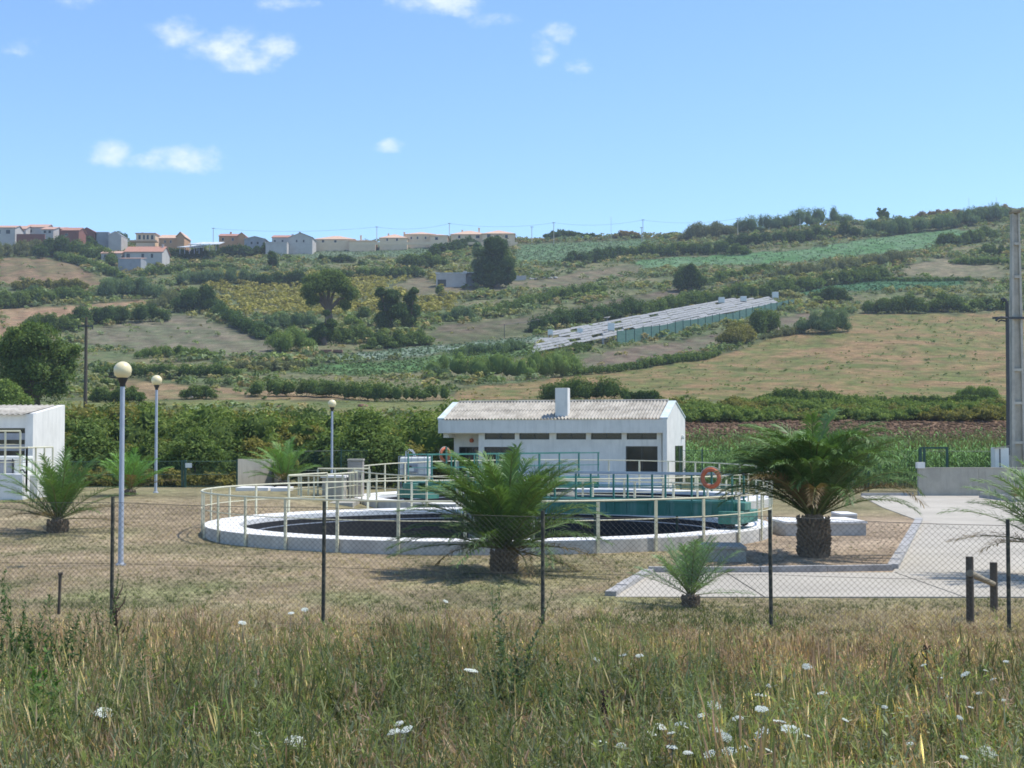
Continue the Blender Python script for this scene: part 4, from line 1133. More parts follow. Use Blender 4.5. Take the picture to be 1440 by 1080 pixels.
def pxtree(name, cat, label, ub, vb, blobs, tone, seed, d=None, trunkw=4, leafpx=1.6, cover=2.4, core=.74, limbs=True, group=None, maxn=14000):
    """tree whose crown masses were surveyed as (u, v, radius px); trunk from base up to them"""
    g = G(ub, vb) if d is None else Vector((xat(ub, d), d, gz1(xat(ub, d), d)))
    d = g.y; rng = np.random.default_rng(seed)
    t = empty(name, g, label, cat, group)
    bl = []
    for (u, v, r) in blobs:
        R = r * d / F; dy = rng.uniform(-.7, .7) * R
        bl.append((xat(u, d), d + dy, zat(v, d), R, R * .95, R * .92))
        for _ in range(3):
            a = rng.uniform(0, 2 * PI); rr = R * rng.uniform(.35, .55)
            e = rng.normal(size=3); e /= np.linalg.norm(e)
            bl.append((xat(u, d) + e[0] * R * .8, d + dy + e[1] * R * .8, zat(v, d) + e[2] * R * .75, rr, rr, rr * .85))
    V, Fs, C = blobs_mesh(bl, leafpx * d / F, *GREENS[tone], seed=seed, cover=cover, core=core, maxn=maxn)
    npmesh('crown', V, Fs, C, M['leaves'], t)
    w = trunkw * d / F; m = MB(); top = min(b[2] for b in bl[::4]); ctr = Vector((g.x, g.y, max(top, g.z + .5)))
    m.path([g - Vector((0, 0, .5)), g.lerp(ctr, .5) + Vector((w * .3, 0, 0)), ctr], [w * .62, w * .5, w * .42], 8)
    if limbs:
        for b in bl[::4]:
            e = Vector(b[:3]); m.path([ctr - Vector((0, 0, w)), ctr.lerp(e, .5) + Vector((0, 0, .2 * w)), e], [w * .36, w * .24, w * .1], 6)
    m.build('trunk', M['trunk_bark'], t, smooth=True)
    return t

# ------------------------------------------------------------------ hedges and shrubs of the hillside
HB = [
 ('reed_bank', 'reeds', 'reed clump on the skyline left of the long skyline hedge', [(962, 338), (1028, 331)], 25, 'grey'),
 ('hedge', 'hedge', 'long tall hedge on the skyline rising to the right', [(1030, 330), (1110, 321), (1200, 311)], 25, 'blue'),
 ('hedge', 'hedge', 'dark hedge just below the long skyline hedge', [(1015, 349), (1100, 343), (1176, 334)], 19, 'dark'),
 ('shrub', 'shrub', 'single square dark shrub right of the hedge under the skyline', [(1188, 334), (1208, 333)], 23, 'dark'),
 ('reed_bank', 'reeds', 'blue green cane bank left half below the right skyline', [(1220, 331), (1262, 329), (1306, 324)], 24, 'blue'),
 ('reed_bank', 'reeds', 'long blue green cane bank at the top right below the skyline', [(1310, 324), (1370, 315), (1425, 307)], 25, 'blue'),
 ('reed_bank', 'reeds', 'brownish reed cover along the highest skyline at right', [(1285, 304), (1350, 297), (1440, 293)], 13, 'brown'),
 ('shrub', 'shrub', 'round dark shrub standing up on the skyline right of the long hedge', [(1236, 304), (1252, 304)], 13, 'dark'),
 ('hedge', 'hedge', 'dark hedge on a bank inside the right top green field', [(1322, 347), (1362, 343), (1400, 334)], 19, 'mid'),
 ('hedge', 'hedge', 'lower hedge on the right near the top of the pylon', [(1378, 360), (1425, 358)], 17, 'mid'),
 ('hedge', 'hedge', 'thin green hedge line right of the pale stubble field', [(1340, 371), (1428, 371)], 11, 'light'),
 ('hedge', 'hedge', 'dark hedge below the upper middle green field', [(796, 373), (840, 368), (885, 360)], 19, 'dark'),
 ('hedge', 'hedge', 'hedge in the middle of the upper slope between two green fields', [(880, 362), (970, 358), (1052, 358)], 19, 'mid'),
 ('hedge', 'hedge', 'grey green hedge under the big upper right crop field', [(1152, 384), (1210, 378), (1282, 366)], 20, 'grey'),
 ('hedge', 'hedge', 'grey reed hedge left of the one under the upper right crop', [(1085, 394), (1120, 390), (1150, 386)], 19, 'grey'),
 ('hedge', 'hedge', 'straggling hedge around the round dark tree on the right slope', [(1000, 400), (1045, 391), (1085, 382)], 14, 'mid'),
 ('hedge', 'hedge', 'hedge behind the small dark green crop plot', [(1150, 402), (1200, 398), (1248, 388)], 19, 'mid'),
 ('hedge', 'hedge', 'thin bright hedge along the upper edge of the dark green crop plot', [(1222, 394), (1300, 396), (1385, 396)], 6, 'light'),
 ('hedge', 'hedge', 'long dark hedge right behind the white shade nets', [(746, 468), (800, 460), (860, 450), (908, 443)], 27, 'dark'),
 ('hedge', 'hedge', 'hedge behind the middle part of the white shade nets', [(905, 446), (960, 436), (1012, 428)], 25, 'mid'),
 ('hedge', 'hedge', 'hedge behind the right end of the white shade nets', [(1010, 424), (1080, 418), (1150, 405)], 22, 'mid'),
 ('shrub', 'shrub', 'dark bush right of the shade nets end', [(1155, 426), (1192, 426)], 26, 'dark'),
 ('shrub', 'shrub', 'pair of joined dark bushes left of the gap in the right field edge', [(1222, 441), (1262, 440), (1300, 440)], 26, 'mid'),
 ('shrub', 'shrub', 'dark bush right of the gap in the right field edge', [(1314, 438), (1355, 438)], 28, 'mid'),
 ('hedge', 'hedge', 'low hedge between the dark bush and the pylon', [(1358, 438), (1415, 436)], 17, 'mid'),
 ('shrub', 'shrub', 'big round green bush alone on the upper meadow at right', [(1136, 468), (1164, 469), (1190, 467)], 34, 'blue'),
 ('shrub', 'shrub', 'tall green bush leaning on the fence of the shade nets', [(1060, 472), (1086, 468)], 38, 'mid'),
 ('shrub', 'shrub', 'yellowish bush left of the tall one at the shade nets', [(1024, 486), (1052, 482)], 32, 'olive'),
 ('shrub', 'shrub', 'low grey green scrub under the two bushes by the shade nets', [(1075, 478), (1130, 468)], 12, 'grey'),
 ('hedge', 'hedge', 'large bright green bush mass left of the shade nets', [(618, 530), (680, 534), (740, 534), (812, 528)], 44, 'light'),
 ('shrub', 'shrub', 'small rounded bush in front of the large bright bush mass', [(605, 532), (632, 533)], 17, 'blue'),
 ('hedge', 'hedge', 'wide dark bush behind the chimney of the long building', [(766, 563), (820, 564), (874, 563)], 33, 'mid'),
 ('hedge', 'hedge', 'small dark bush row right of the wide bush behind the building', [(882, 564), (930, 565)], 15, 'dark'),
 ('hedge', 'hedge', 'trailing green scrub edge below the brown field', [(790, 530), (870, 523), (940, 512), (1010, 500)], 12, 'mid'),
 ('hedge', 'hedge', 'dark bush row at the far edge of the green strip behind the big palm', [(1068, 568), (1120, 568), (1178, 567)], 21, 'mid'),
 ('hedge', 'hedge', 'low row of scrub at the meadow foot between palm and pylon', [(1200, 570), (1300, 570), (1400, 570)], 14, 'mid'),
 ('shrub', 'shrub', 'light grass bush before the meadow left of the pylon', [(1355, 560), (1400, 562)], 19, 'light'),
 ('hedge', 'hedge', 'long green hedge across the valley floor left of the long building', [(357, 558), (440, 558), (540, 565), (626, 564)], 28, 'mid'),
 ('shrub', 'shrub', 'solitary round bush on the dry strip between the lamps', [(262, 561), (302, 561)], 21, 'mid'),
 ('hedge', 'hedge', 'dark cane hedge in the middle of the left slope', [(128, 420), (180, 419), (222, 420)], 29, 'blue'),
 ('hedge', 'hedge', 'hedge at the left edge above the orange field', [(-20, 436), (50, 430), (122, 424)], 24, 'mid'),
 ('hedge', 'hedge', 'dark hedge between orange field and grey fallow at left', [(92, 458), (150, 456), (232, 452)], 26, 'dark'),
 ('hedge', 'hedge', 'grey green scrub right of the dark hedge at the left slope', [(222, 436), (250, 430)], 26, 'grey'),
 ('hedge', 'hedge', 'long low green hedge slanting along the dry knoll', [(72, 360), (120, 376), (176, 396)], 13, 'mid'),
 ('hedge', 'hedge', 'green cane cover below the brick houses at the far left', [(-20, 364), (30, 360), (60, 359)], 22, 'grey'),
 ('shrub', 'shrub', 'very dark bush below the brick houses on the left skyline', [(56, 362), (90, 360)], 29, 'dark'),
 ('hedge', 'hedge', 'hedge sloping down from the brick houses toward the shed', [(92, 356), (120, 362), (160, 374)], 22, 'mid'),
 ('shrub', 'shrub', 'dark purple tree mass below the grey shed on the left skyline', [(108, 352), (134, 354)], 25, 'dark'),
 ('hedge', 'hedge', 'row of yellow green bushes on the left below the knoll', [(20, 408), (70, 408), (118, 408)], 17, 'olive'),
 ('shrub', 'shrub', 'small round bush at the left under the yellow green row', [(36, 412), (52, 412)], 12, 'blue'),
 ('shrub', 'shrub', 'green bush left behind the wooden power pole', [(36, 466), (104, 466)], 26, 'mid'),
 ('hedge', 'hedge', 'dark tree row slanting down right of the grey fallow', [(300, 442), (335, 462), (372, 478)], 20, 'dark'),
 ('shrub', 'shrub', 'large dark bush at the top of the slanting tree row', [(258, 438), (304, 440)], 40, 'dark'),
 ('shrub', 'shrub', 'bright round bush in front of the big spreading tree', [(384, 493), (408, 495), (432, 492)], 34, 'light'),
 ('shrub', 'shrub', 'low dark bush beside the bright round bush', [(361, 475), (384, 475)], 19, 'dark'),
 ('hedge', 'hedge', 'mixed bushes at the foot of the big spreading tree', [(425, 484), (470, 484), (522, 482)], 23, 'mid'),
 ('hedge', 'hedge', 'square dark hedge left of the pale crop strip', [(515, 490), (560, 488), (600, 484)], 23, 'mid'),
 ('hedge', 'hedge', 'green canes above the bright round bush', [(355, 466), (400, 462), (445, 462)], 22, 'blue'),
 ('shrub', 'shrub', 'grey bush between the tree pair and the brown fallow', [(628, 452), (664, 450)], 20, 'blue'),
 ('hedge', 'hedge', 'hedge climbing right behind the brown fallow', [(684, 446), (730, 436), (780, 422), (850, 412)], 17, 'mid'),
 ('hedge', 'hedge', 'dark hedge above the terraces left of the white farm house', [(600, 362), (640, 354), (668, 346)], 17, 'dark'),
 ('hedge', 'hedge', 'row of blue green bushes below the upper left crop field', [(560, 376), (600, 376), (625, 374)], 20, 'mid'),
 ('shrub', 'shrub', 'first small round tree below the upper left crop', [(447, 368), (461, 368)], 13, 'dark'),
 ('hedge', 'hedge', 'two small joined trees below the upper left crop', [(468, 369), (496, 369)], 11, 'dark'),
 ('shrub', 'shrub', 'small round dark tree right of the joined ones', [(501, 377), (511, 377)], 13, 'dark'),
 ('hedge', 'hedge', 'grey hedge line left of the white farm house', [(480, 392), (540, 390), (596, 388)], 15, 'mid'),
 ('shrub', 'shrub', 'dark bushes at far mid slope below the village', [(400, 402), (430, 402)], 22, 'dark'),
 ('shrub', 'shrub', 'left dark bushes below the small cone tree', [(362, 402), (394, 402)], 22, 'dark'),
 ('hedge', 'hedge', 'garden trees right of the terracotta house', [(232, 366), (262, 366), (298, 364)], 17, 'dark'),
 ('hedge', 'hedge', 'garden trees under the white roofs on the ridge', [(300, 362), (345, 360), (378, 358)], 17, 'dark'),
 ('hedge', 'hedge', 'green scrub line below the village gardens', [(196, 388), (260, 382), (330, 378)], 12, 'mid'),
 ('hedge', 'hedge', 'long green cane band crossing below the village', [(250, 400), (320, 398), (372, 396)], 20, 'blue'),
 ('hedge', 'hedge', 'dark trees on the skyline right of the pale villas', [(768, 335), (818, 334)], 12, 'dark'),
 ('shrub', 'shrub', 'lone dark skyline shrub right of the skyline trees', [(824, 334), (838, 334)], 9, 'dark'),
 ('shrub', 'shrub', 'brownish skyline bush beside the tall skyline pole', [(864, 334), (898, 334)], 12, 'brown'),
 ('shrub', 'shrub', 'thin hedge on the skyline left of the reed clump', [(922, 331), (958, 331)], 7, 'mid'),
 ('shrub', 'shrub', 'dark garden bushes in front of the pale villas', [(655, 338), (672, 337)], 8, 'dark'),
 ('hedge', 'hedge', 'garden greenery at the foot of the leftmost ridge houses', [(-10, 338), (25, 337), (62, 338)], 10, 'mid'),
 ('hedge', 'hedge', 'garden greenery in front of the brick houses and grey shed', [(70, 341), (110, 343), (165, 345)], 10, 'mid'),
 ('hedge', 'hedge', 'greenery under the ridge houses left of the villas', [(345, 352), (390, 349), (436, 347)], 8, 'mid'),
 ('shrub', 'shrub', 'trees behind the grey shed on the skyline', [(152, 338), (172, 340)], 16, 'dark'),
 ('hedge', 'hedge', 'scrub band on the valley slope behind the nearest lamp', [(195, 505), (250, 502), (300, 506)], 16, 'light'),
 ('hedge', 'hedge', 'second lower scrub band behind the second lamp', [(130, 530), (220, 532), (330, 530)], 20, 'mid'),
 ('hedge', 'hedge', 'grey green scrub right of the second lamp slope', [(330, 520), (400, 522), (430, 520)], 14, 'grey'),
 ('shrub', 'shrub', 'dark hedge piece on the dry strip behind the nearest lamp', [(130, 546), (172, 547)], 14, 'mid'),
 ('hedge', 'hedge', 'bushes right of the wooden power pole base', [(128, 566), (170, 566), (200, 566)], 22, 'mid'),
 ('hedge', 'hedge', 'scrub left of the large bright bush mass by the crop', [(640, 500), (700, 498), (735, 490)], 16, 'blue'),
 ('shrub', 'shrub', 'bushy clump below the end of the shade nets', [(806, 496), (828, 494)], 16, 'mid'),
]
for i, (nm, cat, lab, pts, h, tone) in enumerate(HB):
    hedge(nm, cat, lab, pts, h, tone, 100 + i, group='hedges and shrubs on the hillside')

pxtree('broadleaf_tree', 'tree', 'large dark green tree behind the small building at the far left', 50, 566, [(30, 490, 32), (62, 480, 26), (85, 500, 22), (18, 520, 26), (52, 525, 30), (88, 530, 18), (40, 470, 18), (5, 500, 22), (70, 550, 22), (20, 552, 22), (106, 494, 9), (100, 515, 8)], 'mid', 1, d=152, trunkw=9, maxn=26000, leafpx=2.4, core=.42, cover=1.5)
pxtree('broadleaf_tree', 'tree', 'rounded lighter tree at the left edge below the large tree', 8, 585, [(8, 558, 24), (28, 568, 15), (-18, 560, 24)], 'light', 2, d=135, trunkw=6, leafpx=2.0)
pxtree('broadleaf_tree', 'tree', 'big spreading tree with bare forking trunk in mid slope', 461, 478, [(450, 402, 20), (475, 402, 19), (432, 412, 13), (492, 415, 13), (462, 390, 13), (482, 428, 9), (440, 425, 9), (436, 396, 10)], 'mid', 3, trunkw=9, core=.6, cover=1.7)
pxtree('broadleaf_tree', 'tree', 'dark ivy covered trunk foot of trees below the spreading one', 455, 486, [(452, 468, 15), (465, 455, 8), (440, 476, 12), (458, 440, 5)], 'dark', 4, trunkw=6)
pxtree('broadleaf_tree', 'tree', 'left half of the dark tree pair in mid slope', 545, 466, [(545, 430, 15), (552, 418, 12), (540, 450, 14), (560, 440, 13), (535, 412, 8)], 'dark', 5, trunkw=6)
pxtree('broadleaf_tree', 'tree', 'right narrower half of the dark tree pair in mid slope', 577, 464, [(576, 420, 10), (578, 436, 12), (574, 452, 11), (582, 410, 6)], 'dark', 6, trunkw=5)
pxtree('poplar_tree', 'tree', 'tall dense dark tree beside the white farm house', 698, 405, [(698, 385, 22), (696, 362, 23), (700, 347, 16), (682, 385, 14), (712, 372, 13), (713, 388, 12), (690, 341, 9)], 'dark', 7, trunkw=8, core=.86, cover=3.4)
pxtree('poplar_tree', 'tree', 'lighter slim tree touching the left side of the tall dense tree', 671, 402, [(670, 390, 8), (671, 372, 9), (673, 355, 9), (671, 345, 6)], 'blue', 8, trunkw=4)
pxtree('broadleaf_tree', 'tree', 'round dark tree standing alone on the right slope', 970, 410, [(968, 390, 17), (982, 396, 11), (956, 398, 9), (972, 380, 9)], 'dark', 9, trunkw=6, core=.84, cover=3.4)
pxtree('cypress_tree', 'tree', 'small dark cone tree on the slope below the village', 382, 378, [(382, 369, 8), (382, 361, 7), (381, 356, 4)], 'dark', 10, trunkw=3, core=.84)
pxtree('broadleaf_tree', 'tree', 'small tree before the white farm house', 617, 415, [(618, 408, 6)], 'mid', 11, trunkw=2)
pxtree('orchard_tree', 'tree', 'small olive coloured orchard tree right of the spreading tree', 512, 452, [(512, 440, 9), (505, 446, 6)], 'mid', 12, trunkw=3)
pxtree('broadleaf_tree', 'tree', 'yellow green bush tree between spreading tree and tree pair', 492, 462, [(492, 452, 10), (504, 456, 7)], 'light', 13, trunkw=3)
pxtree('broadleaf_tree', 'tree', 'tree with thin top on the right skyline', 1244, 306, [(1243, 300, 6), (1247, 294, 2.8), (1239, 293, 2.3), (1250, 300, 4)], 'mid', 14, trunkw=2)

# thicket behind the compound: individual bushes that can be told apart plus one mass
def thicket(name, label, rect, n, hrange, tones, seed, leaf, rr, maxn=150000, cat='bushes', cover=1.8, core=.7):
    rng = np.random.default_rng(seed); Vs, Qs, Ts, Cs = [], [], [], []; off = 0
    groups = {}
    for i in range(n):
        u = rng.uniform(rect[0], rect[1]); d = rng.uniform(rect[2], rect[3]); x = xat(u, d); z = gz1(x, d); h = rng.uniform(*hrange)
        tn = tones[int(vnoise(np.array([x / 6]), np.array([d / 9]), seed)[0] * len(tones) * .999)]
        R = h * rng.uniform(*rr)
        groups.setdefault(tn, []).append((x, d, z + h * .5, R, R, h * .55))
        for k in range(3):
            e = rng.normal(size=3); e /= np.linalg.norm(e); r2 = R * rng.uniform(.3, .5)
            groups[tn].append((x + e[0] * R, d + e[1] * R, z + h * .5 + abs(e[2]) * h * .5, r2, r2, r2))
    for tn, bl in groups.items():
        V, Fs, C = blobs_mesh(bl, leaf, *GREENS[tn], seed=seed, cover=cover, core=core, maxn=int(maxn * len(bl) / (n * 4)))
        Vs.append(V); Cs.append(C); Qs.append(Fs[0] + off); Ts.append(Fs[1] + off); off += len(V)
    o = npmesh(name, np.concatenate(Vs), [np.concatenate(Qs), np.concatenate(Ts)], np.concatenate(Cs) * np.array([.92, .88, .85]), M['leaves'], origin=(xat((rect[0] + rect[1]) / 2, rect[2]), rect[2], 0))
    o['kind'] = 'stuff'; return o
thicket('thicket', '', (-60, 640, 84, 124), 280, (1.5, 3.9), ['olive', 'light', 'mid', 'olive', 'light', 'mid'], 5, .16, (.5, .8), 210000, cover=2.4)
thicket('thicket', '', (60, 630, 74, 84), 60, (1.5, 2.4), ['mid', 'olive', 'dark'], 6, .13, (.45, .7), 60000, cover=2.2)
thicket('green_cover', '', (935, 1560, 131, 152), 650, (.35, .95), ['light', 'olive', 'light', 'light'], 8, .14, (.9, 1.8), 90000)
thicket('undergrowth', '', (60, 330, 62.5, 70), 50, (.3, .8), ['light', 'olive', 'dry'], 9, .10, (.6, .9), 20000)
for i, (u, d, R, tone, lab) in enumerate([(275, 68, 1.25, 'mid', 'dark rounded bush with bare stems behind the green fence'), (515, 76, 1.7, 'mid', 'tall dark bush behind the beige cabinet'), (120, 74, 1.5, 'mid', 'dark bush right of the small white building wall')]):
    v0 = 614 + (EYE - gz1(xat(u, d), d)) / d * F; s = R * F / d
    pxtree('bush', 'bush', lab, u, 0, [(u, v0 - s * 1.2, s * .9), (u - s * .7, v0 - s * .9, s * .6), (u + s * .7, v0 - s, s * .65), (u, v0 - s * 1.9, s * .5)], tone, 60 + i, d=d, trunkw=3, leafpx=3.0, cover=1.6, core=.4)

# ------------------------------------------------------------------ scattering of small plants
def tile(templates, pos, ang, scl, icol, choice, lean=None):
    """templates: list of (V, [F...], C); returns merged arrays"""
    Vs, Cs, Fd = [], [], {}; off = 0
    for k, (V, Fl, C) in enumerate(templates):
        s = np.where(choice == k)[0]
        if len(s) == 0: continue
        ca, sa = np.cos(ang[s])[:, None], np.sin(ang[s])[:, None]; S = scl[s]
        if S.ndim == 1: S = np.stack([S, S], 1)
        x = V[None, :, 0] * S[:, :1]; y = V[None, :, 1] * S[:, :1]; z = V[None, :, 2] * S[:, 1:]
        X = x * ca - y * sa; Y = x * sa + y * ca
        if lean is not None: X = X + z * lean[s][:, :1]; Y = Y + z * lean[s][:, 1:]
        P_ = np.stack([X, Y, np.broadcast_to(z, X.shape)], -1) + pos[s][:, None, :]
        Vs.append(P_.reshape(-1, 3)); Cs.append((C[None] * icol[s][:, None, :]).reshape(-1, 3))
        for f in Fl:
            g = (f[None] + (np.arange(len(s)) * len(V))[:, None, None]).reshape(-1, f.shape[1]) + off
            Fd.setdefault(f.shape[1], []).append(g)
        off += len(s) * len(V)
    return np.concatenate(Vs), [np.concatenate(v) for v in Fd.values()], np.concatenate(Cs)
def blades(n, L, w, spread, curl, cols, rng, head=0, seg=3):
    V, Q, C = [], [], []
    for i in range(n):
        a = rng.uniform(0, 2 * PI); r = rng.uniform(0, spread); l = L * rng.uniform(.55, 1.1); cu = curl * rng.uniform(.2, 1.5)
        p0 = np.array([math.cos(a) * r, math.sin(a) * r, 0]); b = rng.uniform(0, 2 * PI); dr = np.array([math.cos(b), math.sin(b), 0]); sd_ = np.array([-dr[1], dr[0], 0])
        t0 = rng.uniform(0, 2 * PI); wd = np.array([math.cos(t0), math.sin(t0), 0]) * w
        o = len(V); col = np.array(cols[rng.integers(len(cols))]) * rng.uniform(.75, 1.25)
        for k in range(seg + 1):
            t = k / seg; p = p0 + dr * (cu * l * t * t) + np.array([0, 0, l * (t - .35 * cu * t * t)])
            ww = wd * (1 - t * .8)
            V += [p - ww, p + ww]; C += [col, col]
        for k in range(seg): Q.append([o + 2 * k, o + 2 * k + 1, o + 2 * k + 3, o + 2 * k + 2])
        if head:
            tip = p; hc = col * 1.15; L2 = l * .22
            for s in (wd * 2.0, sd_ * w * 2.0):
                o = len(V); q = tip - (tip - p0) / l * L2 * .5; e = tip + (tip - p0) / l * L2 * .5
                V += [q, (q + e) / 2 + s, e, (q + e) / 2 - s]; C += [hc] * 4; Q.append([o, o + 1, o + 2, o + 3])
    return np.array(V), [np.array(Q)], np.array(C)
def leafy(nst, L, leaf, nl, cols, rng, spread=.08, lean=.18, narrow=.35, stemc=(.10, .11, .05), w=.004):
    V, Q, C = [], [], []
    for i in range(nst):
        a = rng.uniform(0, 2 * PI); r = rng.uniform(0, spread); p0 = np.array([math.cos(a) * r, math.sin(a) * r, 0]); b = rng.uniform(0, 2 * PI)
        l = L * rng.uniform(.6, 1.05); ax = np.array([math.cos(b) * lean * rng.random(), math.sin(b) * lean * rng.random(), 1.]); ax /= np.linalg.norm(ax)
        t0 = rng.uniform(0, PI); wd = np.array([math.cos(t0), math.sin(t0), 0]) * w
        o = len(V); V += [p0 - wd, p0 + wd, p0 + ax * l + wd * .3, p0 + ax * l - wd * .3]; C += [np.array(stemc)] * 4; Q.append([o, o + 1, o + 2, o + 3])
        for k in range(nl):
            t = .12 + .88 * (k + rng.random()) / nl; p = p0 + ax * l * t; an = rng.uniform(0, 2 * PI); el = rng.uniform(-.1, 1.1)
            ll = leaf * (1.25 - .75 * t) * rng.uniform(.6, 1.3)
            dv = np.array([math.cos(an) * math.cos(el), math.sin(an) * math.cos(el), math.sin(el)]); sv = np.array([-math.sin(an), math.cos(an), rng.uniform(-.5, .5)]) * ll * narrow
            o = len(V); V += [p, p + dv * ll * .5 + sv * .5, p + dv * ll, p + dv * ll * .5 - sv * .5]
            c = np.array(cols[rng.integers(len(cols))]) * rng.uniform(.75, 1.3); C += [c] * 4; Q.append([o, o + 1, o + 2, o + 3])
    return np.array(V), [np.array(Q)], np.array(C)
def wispy(n, L, cols, rng, w=.0025):
    """branched dry or feathery stalks"""
    V, Q, C = [], [], []
    def st(p, q, ww, c):
        t0 = rng.uniform(0, PI); wd = np.array([math.cos(t0), math.sin(t0), .2]) * ww; o = len(V)
        V.extend([p - wd, p + wd, q + wd * .5, q - wd * .5]); C.extend([c] * 4); Q.append([o, o + 1, o + 2, o + 3])
    for i in range(n):
        a = rng.uniform(0, 2 * PI); p0 = np.array([math.cos(a), math.sin(a), 0]) * rng.uniform(0, .07); l = L * rng.uniform(.6, 1.1)
        ax = np.array([rng.normal() * .14, rng.normal() * .14, 1.]); c = np.array(cols[rng.integers(len(cols))]) * rng.uniform(.8, 1.2)
        q = p0 + ax * l; st(p0, q, w, c)
        for k in range(7):
            t = rng.uniform(.35, 1); p = p0 + ax * l * t; an = rng.uniform(0, 2 * PI); bl = l * .22 * rng.uniform(.4, 1.1)
            e = p + np.array([math.cos(an) * .55, math.sin(an) * .55, .9]) * bl; st(p, e, w * .7, c)
            for j in range(3):
                f = p + (e - p) * rng.uniform(.4, 1); st(f, f + rng.normal(size=3) * .022 + np.array([0, 0, .018]), w * 1.5, c * 1.1)
    return np.array(V), [np.array(Q)], np.array(C)
ONE = (1, 1, 1)
def foreground():
    rng = np.random.default_rng(77)
    straw = [(.54, .44, .31), (.38, .30, .21), (.58, .48, .34), (.26, .20, .14)]
    red = [(.36, .25, .19), (.44, .32, .24), (.28, .19, .14)]
    gold = [(.36, .30, .16), (.29, .27, .15), (.22, .24, .12)]
    green = [(.145, .175, .075), (.10, .13, .055), (.20, .22, .10)]
    sage = [(.17, .19, .12), (.12, .14, .09), (.24, .25, .17)]
    T = []
    for k in range(3): T.append(blades(16, .52, .0024, .10, .45, straw, rng, 1))          # 0-2 straw
    for k in range(3): T.append(blades(15, .55, .0024, .10, .25, red, rng, 1))            # 3-5 reddish
    for k in range(3): T.append(blades(15, .55, .003, .09, .22, gold, rng, 1))            # 6-8 gold green stalks
    for k in range(3): T.append(blades(18, .38, .0035, .10, .7, green, rng, 0))           # 9-11 green grass
    for k in range(3): T.append(leafy(5, .50, .07, 22, green, rng, narrow=.5))           # 12-14 leafy green
    for k in range(3): T.append(leafy(5, .60, .060, 30, sage, rng, narrow=.32))           # 15-17 sage weed
    for k in range(3): T.append(wispy(6, .55, sage + green, rng))                         # 18-20 feathery
    for k in range(2): T.append(wispy(6, .50, straw + red, rng))                          # 21-22 dry branching
    n = 17500
    # denser towards the camera
    y = 5.2 + 14.0 * rng.random(n) ** 1.25
    x = rng.uniform(-.40, .40, n) * (y + 1.2)
    kp = rng.random(n) < np.interp(y, [5, 13.0, 15.5, 17.5, 19.5], [1, 1, .6, .35, .2]) * (.55 + .9 * (fbm(x * .8, y * .8, 99) > .42))
    x, y = x[kp], y[kp]; n = len(x)
    u = 720 + F * x / y
    nz = fbm(x * .7, y * .55, 91); nz2 = fbm(x * 1.6 + 9, y * 1.3, 92)
    # kinds by place
    left = 1 - sstep(260, 640, u); right = sstep(900, 1150, u)
    farb = sstep(10.5, 13.5, y)
    lush = np.clip(1.15 - farb * 1.0, 0, 1)
    w = np.zeros((n, 7))
    w[:, 0] = .75 + .5 * (nz2 > .55) + 1.3 * farb * (left + right * .9) + .6 * (nz > .58)              # straw
    w[:, 1] = .12 + 2.2 * right * farb + .35 * right + .25 * farb                      # red
    w[:, 2] = .05 + 1.3 * farb * (1 - left) * (1 - right * .8) + .35 * right * (1 - farb) + .3 * (1 - left) * (1 - farb)    # gold
    w[:, 3] = .6 * lush * (.5 + left) + .2                                           # grass
    w[:, 4] = lush * (2.0 * left + .35 * right + .3) * (nz < .52) * (1 - farb * .8)                 # leafy
    w[:, 5] = lush * (.9 + 1.4 * (1 - left)) * (nz2 > .42)                           # sage
    w[:, 6] = lush * 1.3 + .25
    w2 = np.concatenate([w, (.35 * farb + .45 * right + .5)[:, None]], 1)
    cdf = np.cumsum(w2, 1); cdf /= cdf[:, -1:]; kind = (rng.random((n, 1)) > cdf).sum(1)
    first = np.array([0, 3, 6, 9, 12, 15, 18, 21]); cnt = np.array([3, 3, 3, 3, 3, 3, 3, 2])
    choice = first[kind] + (rng.random(n) * cnt[kind]).astype(int)
    h = (.50 + .95 * (fbm(x * .9, y * .8, 93) - .2)) * (1 + .25 * left * (1 - farb * .5)) + rng.normal(size=n) * .16 + (.3 + .45 * rng.random(n)) * (rng.random(n) < .07) + .4 * (fbm(x * 1.1, y * 1.0, 95) > .62)
    h *= np.interp(y, [5, 9, 12, 14.5, 16.5, 19.5], [.86, .9, .9, .7, .45, .3]) * (1 - .25 * right * farb)
    h = np.clip(h, .18, 1.5)
    pos = np.stack([x, y, gz(x, y) - .01], 1)
    tint = rng.uniform(.6, 1.6, (n, 1)) * (.55 + .95 * fbm(x * .55 + 3, y * .45, 97)[:, None]) * np.array([[1.04, 1, .97]])
    lean = rng.normal(size=(n, 2)) * .12 + np.array([[-.06, 0]])
    V, Fs, C = tile(T, pos, rng.uniform(0, 2 * PI, n), np.stack([rng.uniform(.9, 1.25, n), h], 1), tint, choice, lean)
    o = npmesh('weeds', V, Fs, C, M['grass_blade'], origin=(0, 10, .8)); o['kind'] = 'stuff'
    # short dry lawn and stubble behind the fence
    T2_ = [blades(9, .11, .004, .09, .8, straw, rng, 0, 2), blades(9, .12, .004, .09, .8, straw + red, rng, 0, 2), blades(9, .10, .0045, .09, .9, green, rng, 0, 2)]
    n = 26000
    y = 17 + 33 * rng.random(n) ** 1.35; x = rng.uniform(-.40, .40, n) * (y + 1)
    pav = (y > 24.2) & (y < 28.95) & (x > 2.7 - (28.8 - y) * .28)
    isl = (x > kxat(y)) & (y > 28.8)
    tk = np.hypot(x - T1[0], y - T1[1]) < 8.1; tk2 = np.hypot(x - T2[0], y - T2[1]) < 8.6; bas = (x < -13.2) & (y > 40)
    mul = (x > 3.6) & (y > 28.9) & (rng.random(n) < .93)
    keep = ~(pav | isl | tk | tk2 | bas | mul)
